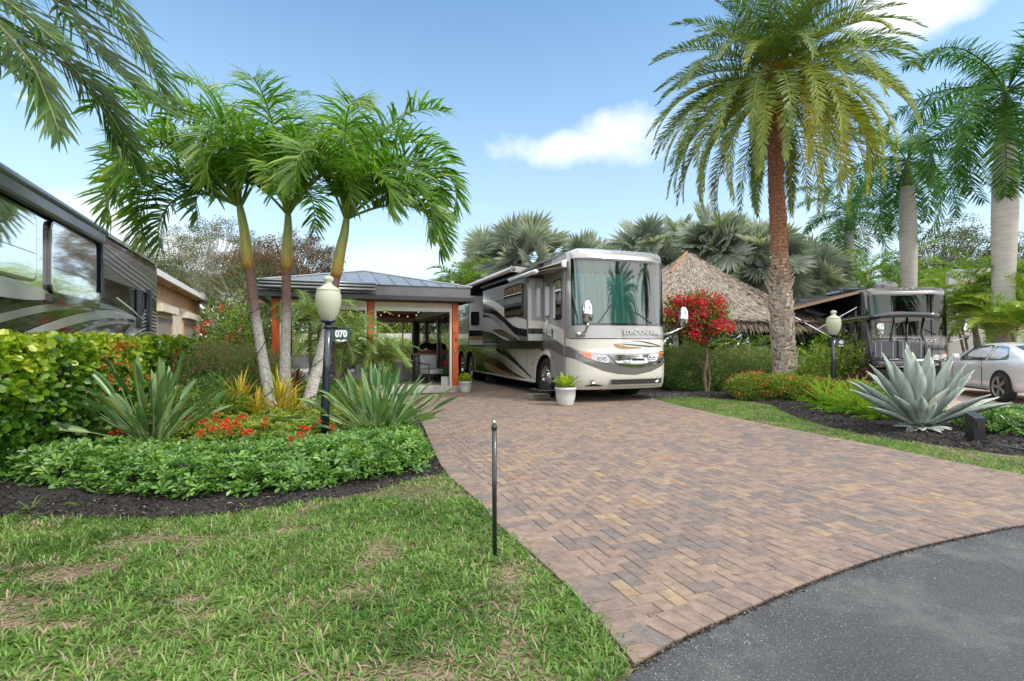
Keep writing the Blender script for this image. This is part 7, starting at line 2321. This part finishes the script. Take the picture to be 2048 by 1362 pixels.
# ------------------------------------------------------------------ beige house on the left
Rh = thing('house', 'beige house with white eaves and shuttered openings behind the left coach', 'house', (-11.25, 16.7, 0), YL)
def house():
    b = MB(); b.box(-8, -.50, 0, 12.6, -.1, 3.52); b.build('wall', M['beige'], Rh)
    b = MB(); b.box(-.50, -.485, 0, 12.59, 2.95, 3.52); b.build('frieze', M['peach'], Rh)
    b = MB(); b.box(-8.4, .0, -.5, 13.1, 3.54, 3.56); b.build('soffit', M['peach'], Rh)
    b = MB(); b.box(.0, .05, -.5, 13.15, 3.52, 3.72); b.box(-8.4, -.001, 13.1, 13.15, 3.52, 3.72); b.build('eave_trim', M['white'], Rh)
    b = MB(); b.add([(.02, -.5, 3.725), (.02, 13.15, 3.725), (-4.2, 13.15, 4.12), (-4.2, -.5, 4.12), (-8.4, 13.15, 3.725), (-8.4, -.5, 3.725)], [(0, 1, 2, 3), (3, 2, 4, 5)]); b.build('roof', M['bark'], Rh)
    b = MB()
    for y in (4.2, 8.0, 11.0):
        b.box(-.36, -.16, y - .2, y + .2, 3.530, 3.539)
    b.build('soffit_vent', M['bark'], Rh)
    for y0, y1 in ((2.3, 4.9), (7.6, 11.0)):
        w_ = bpy.data.objects.new('shuttered_opening', None); C.objects.link(w_); w_.parent = Rh
        b = MB(); b.box(-.50, -.24, y0 - .25, y1 + .25, 2.50, 2.78); b.build('shutter_box', M['beige'], w_, bevel=.02)
        b = MB(); b.box(-.50, -.44, y0 - .12, y0, 0, 2.38); b.box(-.50, -.44, y1, y1 + .12, 0, 2.38); b.box(-.50, -.44, y0, y1, 2.30, 2.38); b.build('frame', M['peach'], w_)
        b = MB()
        for k in range(40):
            b.box(-.498, -.470, y0, y1, k * .057, k * .057 + .050)
        b.build('shutter', M['shutter'], w_)
house()
# white wall strip behind the pavilion, grey wall on the right
b = MB(); b.box(-7, 5, 0, .25, 0, 1.95); ob = b.build('garden_wall', M['white'], loc=(-4.8, 30.0, 0)); ob.rotation_euler = (0, 0, R(4))
tag(ob, 'low white wall seen through the pavilion', 'wall')
b = MB(); b.box(0, 16, 0, .3, 0, 4.7); ob = b.build('boundary_wall', M['wallgrey'], loc=(19.6, 23.6, 0)); ob.rotation_euler = (0, 0, R(-18))
tag(ob, 'tall pale grey wall behind the areca palms on the right', 'wall')

# ------------------------------------------------------------------ thatched hut
def hut():
    rs = np.random.RandomState(401)
    c = root_at(1376, 22.3)
    o = thing('thatched_hut', 'thatched hut with steep grey-brown palm roof behind the coach', 'hut', c)
    ze, za, Rr = 2.10, 5.25, 5.35
    def surf(a, s):
        n_ = 3.2
        k = (np.abs(np.cos(a)) ** n_ + np.abs(np.sin(a)) ** n_) ** (-1 / n_)
        r = Rr * .93 * s * k
        z = za - (za - ze) * (1 - np.clip(1 - s, 0, 1) ** 1.28)
        return np.stack([r * np.cos(a + R(25)), r * np.sin(a + R(25)), z], -1)
    b = MB()
    A, S = np.meshgrid(np.linspace(0, 2 * math.pi, 49), np.linspace(.01, .985, 14))
    b.grid(surf(A, S) - np.array([0, 0, .10]), .15)
    n = 60000
    a = rs.uniform(0, 2 * math.pi, n); s = np.sqrt(rs.rand(n)) * .97 + .01
    k = (np.sin(a + R(25)) < .45)
    a = a[k]; s = s[k]; n = len(a)
    p0 = surf(a, s); p1 = surf(a + rs.normal(0, .008, n), s + .03)
    d = nrm(p1 - p0)
    sd_ = nrm(np.cross(d, np.array([0, 0, 1.0])))
    nn = np.cross(sd_, d)
    nn = np.where(nn[:, 2:3] < 0, -nn, nn)
    lay = .5 + .5 * np.sin(s * 90)
    ribbonset(b, p0 + nn * rs.uniform(-.02, .05, n)[:, None], d + nn * rs.uniform(-.02, .09, n)[:, None] + rs.normal(0, .03, (n, 3)), sd_ + nn * rs.normal(0, .3, n)[:, None], rs.uniform(.15, .32, n), rs.uniform(.015, .04, n), rs.uniform(0, .1, n),
              np.clip(rs.normal(.55, .22, n), 0, 1), ((0, .8), (.6, 1), (1, .3)))
    n = 5000
    a = rs.uniform(0, 2 * math.pi, n)
    p0 = surf(a, np.full(n, .96)) + np.array([0, 0, -.03]); d = nrm(surf(a, np.full(n, .99)) - surf(a, np.full(n, .95)) + np.array([0, 0, -.18]) + rs.normal(0, .05, (n, 3)))
    ribbonset(b, p0, d, nrm(np.cross(d, rs.normal(0, 1, (n, 3)))), rs.uniform(.25, .55, n), .035, rs.uniform(.2, .6, n), np.clip(rs.normal(.45, .22, n), 0, 1), ((0, 1), (.6, .8), (1, .2)))
    b.build('thatch_roof', M['thatch'], o)
    for k in range(6):
        an = k * math.pi / 3 + .3
        b = MB(); b.tube([(math.cos(an) * 3.5, math.sin(an) * 3.5, 0), (math.cos(an) * 3.5, math.sin(an) * 3.5, 2.6)], .10, 10); b.build('post', M['bark'], o, smooth=True)
    b = MB(); b.box(-2.2, 2.2, -1.2, 1.6, 0, 1.15); b.build('bar', M['darkrv'], o)
    b = MB()
    for k in range(9):
        s = .02 + k * .028
        p = surf(np.array(R(200)), np.array(s)) + np.array([0, 0, .06]); p2 = surf(np.array(R(200)), np.array(s + .035)) + np.array([0, 0, .04])
        b.tube([p, p2], [.05, .07], 8)
    b.build('ridge_tiles', M['tile'], o)
hut()

# ------------------------------------------------------------------ golf cart
def cart():
    hd = math.atan2(.27, .96)
    o = thing('golf_cart', 'dark golf cart with rear-facing grey seat and red wheels behind the agave', 'golf cart', (9.0, 12.1, 0), -hd)
    b = MB()
    b.box(-.58, .58, .15, 2.6, .38, .50); b.box(-.55, .55, .30, 1.25, .50, .80); b.box(-.56, .56, 2.25, 2.85, .45, .82)
    b.build('body', M['cartblue'], o, bevel=.05)
    for sx in (-.52, .52):
        for yy in (.48, 2.45):
            a = np.linspace(.1, math.pi - .1, 14)
            b = MB(); g = np.array([[(sx - .14, yy + .37 * math.cos(q), .33 + .38 * math.sin(q)), (sx + .14, yy + .37 * math.cos(q), .33 + .38 * math.sin(q))] for q in a]); b.grid(g)
            b.build('fender', M['cartblue'], o, smooth=True, solid=.02)
            wheel(o, (sx, yy, .29), .29, .22, -1 if sx < 0 else 1, 'redpaint', 5, rr=.66)
    # rear-facing seat
    s = bpy.data.objects.new('rear_seat', None); C.objects.link(s); s.parent = o
    b = MB(); b.box(-.54, .54, -.12, .30, .84, .95); b.build('seat_cushion', M['vinyl'], s, bevel=.035)
    b = MB(); b.box(-.55, -.01, .28, .40, 1.00, 1.42); b.box(.01, .55, .28, .40, 1.00, 1.42); b.build('backrest', M['vinyl'], s, bevel=.04)
    b = MB()
    for x in (-.46, -.34, -.10, .10, .22, .46):
        b.tube([(x, .272, 1.02), (x, .272, 1.40)], .007, 5)
    b.build('piping', M['piping'], s)
    b = MB(); b.tube([(-.5, .45, 1.38), (-.5, .45, 1.47), (-.05, .45, 1.47), (-.05, .45, 1.38)], .018, 6); b.tube([(.05, .45, 1.38), (.05, .45, 1.47), (.5, .45, 1.47), (.5, .45, 1.38)], .018, 6); b.build('head_rail', M['blackmetal'], s, smooth=True)
    s = bpy.data.objects.new('front_seat', None); C.objects.link(s); s.parent = o
    b = MB(); b.box(-.54, .54, .85, 1.35, .84, .96); b.build('seat_cushion', M['vinyl'], s, bevel=.035)
    b = MB(); b.box(-.54, .54, .60, .72, 1.0, 1.42); b.build('backrest', M['vinyl'], s, bevel=.04)
    b = MB(); b.box(-.55, .55, -.55, .1, .42, .47); b.tube([(-.50, .1, .45), (-.50, -.50, .50), (-.50, -.50, .95), (-.50, .1, 1.0)], .022, 6); b.tube([(.50, .1, .45), (.50, -.50, .50), (.50, -.50, .95), (.50, .1, 1.0)], .022, 6)
    b.build('foot_rest', M['blackmetal'], o)
    for sx in (-.56, .56):
        for pts, r_ in (([(sx, .30, .55), (sx, .26, 1.25), (sx, .48, 1.60), (sx, .38, 1.98)], [.035, .042, .036, .034]), ([(sx, 1.35, .8), (sx, 1.25, 1.98)], .028), ([(sx, 2.55, .8), (sx, 2.0, 1.98)], .024)):
            b = MB(); b.tube(pts, r_, 8); b.build('roof_post', M['blackmetal'], o, smooth=True)
    b = MB()
    gx = np.linspace(-.66, .66, 9); gy = np.linspace(-.10, 2.45, 12)
    G = np.array([[(x, y, 2.03 - .05 * (x / .66) ** 2 - .05 * max(0, (y - 1.6)) ** 2 - .02 * max(0, .2 - y)) for x in gx] for y in gy])
    b.grid(G); b.build('roof', M['cartblue'], o, smooth=True, solid=.12)
    b = MB(); b.lathe([(0, .07), (.16, .06), (.22, .03), (.24, 0)], (.02, .35, 2.045), 16); b.build('red_cover', M['redpaint'], o, smooth=True)
    b = MB()
    a = np.linspace(0, 2 * math.pi, 20); b.tube([(-.28 + .17 * math.cos(q), 2.0 + .05 * math.sin(q), 1.18 + .16 * math.sin(q)) for q in a], .014, 6, cap=False); b.tube([(-.28, 2.0, 1.18), (-.28, 2.3, .85)], .02, 6)
    b.build('steering_wheel', M['greyframe'], o, smooth=True)
    b = MB(); b.add([(-.52, 2.58, .86), (.52, 2.58, .86), (.52, 2.08, 1.95), (-.52, 2.08, 1.95)], [(0, 1, 2, 3)]); b.build('windscreen', M['glass'], o)
cart()

# ------------------------------------------------------------------ white coupe
def car():
    hd = math.atan2(.25, .97)
    o = thing('parked_car', 'white coupe with dark spoked wheels at the right edge', 'car', (12.47, 12.25, 0), -hd)
    # stations along y (rear axle = 0): half width, sill z, belt z
    ys = np.array([-1.02, -.95, -.75, -.4, 0, .45, .9, 1.4, 2.0, 2.5, 2.85, 3.3, 3.55, 3.65])
    hw = np.array([.62, .74, .84, .905, .925, .915, .90, .90, .90, .905, .90, .83, .70, .55])
    zb = np.array([.92, .95, .99, 1.0, 1.0, .97, .95, .94, .92, .88, .83, .76, .68, .60])
    zs = np.array([.42, .34, .28, .22, .20, .19, .19, .19, .19, .19, .20, .22, .26, .34])
    sec = []
    for y, w_, z1, z0 in zip(ys, hw, zb, zs):
        pr = [(w_ * .86, z0), (w_ * .97, z0 + .04), (w_ * 1.0, z0 + (z1 - z0) * .35), (w_ * .985, z0 + (z1 - z0) * .60), (w_ * 1.0, z0 + (z1 - z0) * .72), (w_ * .965, z0 + (z1 - z0) * .90), (w_ * .90, z1), (w_ * .6, z1 + .03), (0, z1 + .045)]
        sec.append([(-a, y, z) for a, z in pr] + [(a, y, z) for a, z in pr[-2::-1]])
    b = MB(); b.grid(np.array(sec)); S_ = np.array(sec)
    for k, idx in ((0, 0), (-1, -1)):
        b.add(S_[idx], [list(range(S_.shape[1]))])
    b.build('body', M['carwhite'], o, smooth=True, subsurf=1)
    # greenhouse
    def gh(ysl, off=0.0, x_off=0.0):
        out = []
        for y in ysl:
            zt = np.interp(y, [-.55, -.2, .3, .9, 1.4, 1.9, 2.35], [1.0, 1.17, 1.32, 1.38, 1.36, 1.22, .97])
            zb_ = np.interp(y, ys, zb) - .02
            w0 = np.interp(y, [-.55, 0, 1, 2.35], [.72, .80, .82, .74]); w1 = np.interp(y, [-.55, .3, 1, 1.6, 2.35], [.66, .58, .57, .60, .70])
            zt = max(zt, zb_ + .02)
            pr = [(w0 + off, zb_), (w0 * .6 + w1 * .4 + off, zb_ + (zt - zb_) * .45), (w1 + .02 + off, zb_ + (zt - zb_) * .86), (w1 * .82, zt + off), (0, zt + .03 + off)]
            out.append([(-a, y, z) for a, z in pr] + [(a, y, z) for a, z in pr[-2::-1]])
        return np.array(out)
    b = MB(); b.grid(gh(np.linspace(-.55, 2.35, 24))); b.build('roof', M['carwhite'], o, smooth=True)
    b = MB(); b.tube([(-.925, y_, .235) for y_ in np.linspace(.5, 2.35, 5)], .02, 5); b.build('sill_trim', M['darkframe'], o, smooth=True)
    b = MB(); b.box(-.55, .55, -.35, 1.75, .5, 1.02); b.box(-.5, .5, .55, .7, 1.0, 1.22); b.build('cabin_interior', M['interior'], o)
    # side glass: patches following the greenhouse side
    G = gh(np.linspace(-.55, 2.35, 60), .006)
    yy = np.linspace(-.55, 2.35, 60)
    for sgn, cols in ((-1, (0, 1, 2)), (1, (8, 7, 6))):
        for y0, y1, nm in ((-.02, .72, 'rear_quarter_window'), (.76, 1.98, 'door_window')):
            k = (yy >= y0) & (yy <= y1)
            A = G[k][:, cols[0]]; B_ = G[k][:, cols[1]]; C_ = G[k][:, cols[2]]
            hgt = np.ones(k.sum())
            y_ = yy[k]
            hgt = np.clip(np.minimum((y_ + .10) / .30 if nm[0] == 'r' else 9, (2.12 - y_) / .55 if nm[0] == 'd' else 9), .05, 1)
            lo = A + (B_ - A) * .12
            hi = np.where((hgt > .5)[:, None], B_ + (C_ - B_) * ((hgt - .5) * 2)[:, None], A + (B_ - A) * (.12 + hgt * 1.76)[:, None])
            mid = (lo + hi) / 2; mid[:, 0] = np.where(hgt > .5, B_[:, 0], mid[:, 0])
            b = MB(); b.grid(np.stack([lo, hi], 0)); b.build(nm, M['darkglass'], o, smooth=True)
            b = MB(); b.tube(np.vstack([lo, hi[::-1], lo[:1]]), .011, 5, cap=False); b.build('window_trim', M['blackmetal'], o)
    k = (yy < .25)
    b = MB(); b.grid(G[k][:, 3:6] + np.array([0, -.004, .004])); b.build('rear_window', M['darkglass'], o, smooth=True)
    k = (yy > 1.45)
    b = MB(); b.grid(G[k][:, 3:6] + np.array([0, .004, .004])); b.build('windscreen', M['darkglass'], o, smooth=True)
    for yw in (0, 2.80):
        for sx in (-1, 1):
            b = MB(); b.lathe([(.385, sx * .90), (.385, sx * .928), (0, sx * .929)], (0, yw, .35), 28, axis='x'); b.build('wheel_well', M['underbody'], o)
            wheel(o, (sx * .845, yw, .335), .335, .22, sx, 'greyframe', 5, rr=.76)
    b = MB(); b.box(-.935, -.925, .66, .90, .80, .83); b.build('door_handle', M['carwhite'], o, bevel=.005)
    b = MB(); b.obox((-.98, 1.78, 1.02), np.eye(3), (.16, .22, .14)); b.build('wing_mirror', M['carwhite'], o, bevel=.04)
    for y_ in (.74, 2.05):
        b = MB(); b.box(-.912, -.905, y_, y_ + .01, .30, .93); b.build('door_gap', M['black'], o)
    b = MB(); b.box(-.84, -.55, -1.03, -.90, .72, .86); b.box(.55, .84, -1.03, -.90, .72, .86); b.build('tail_lamp', M['redpaint'], o, bevel=.02)
car()
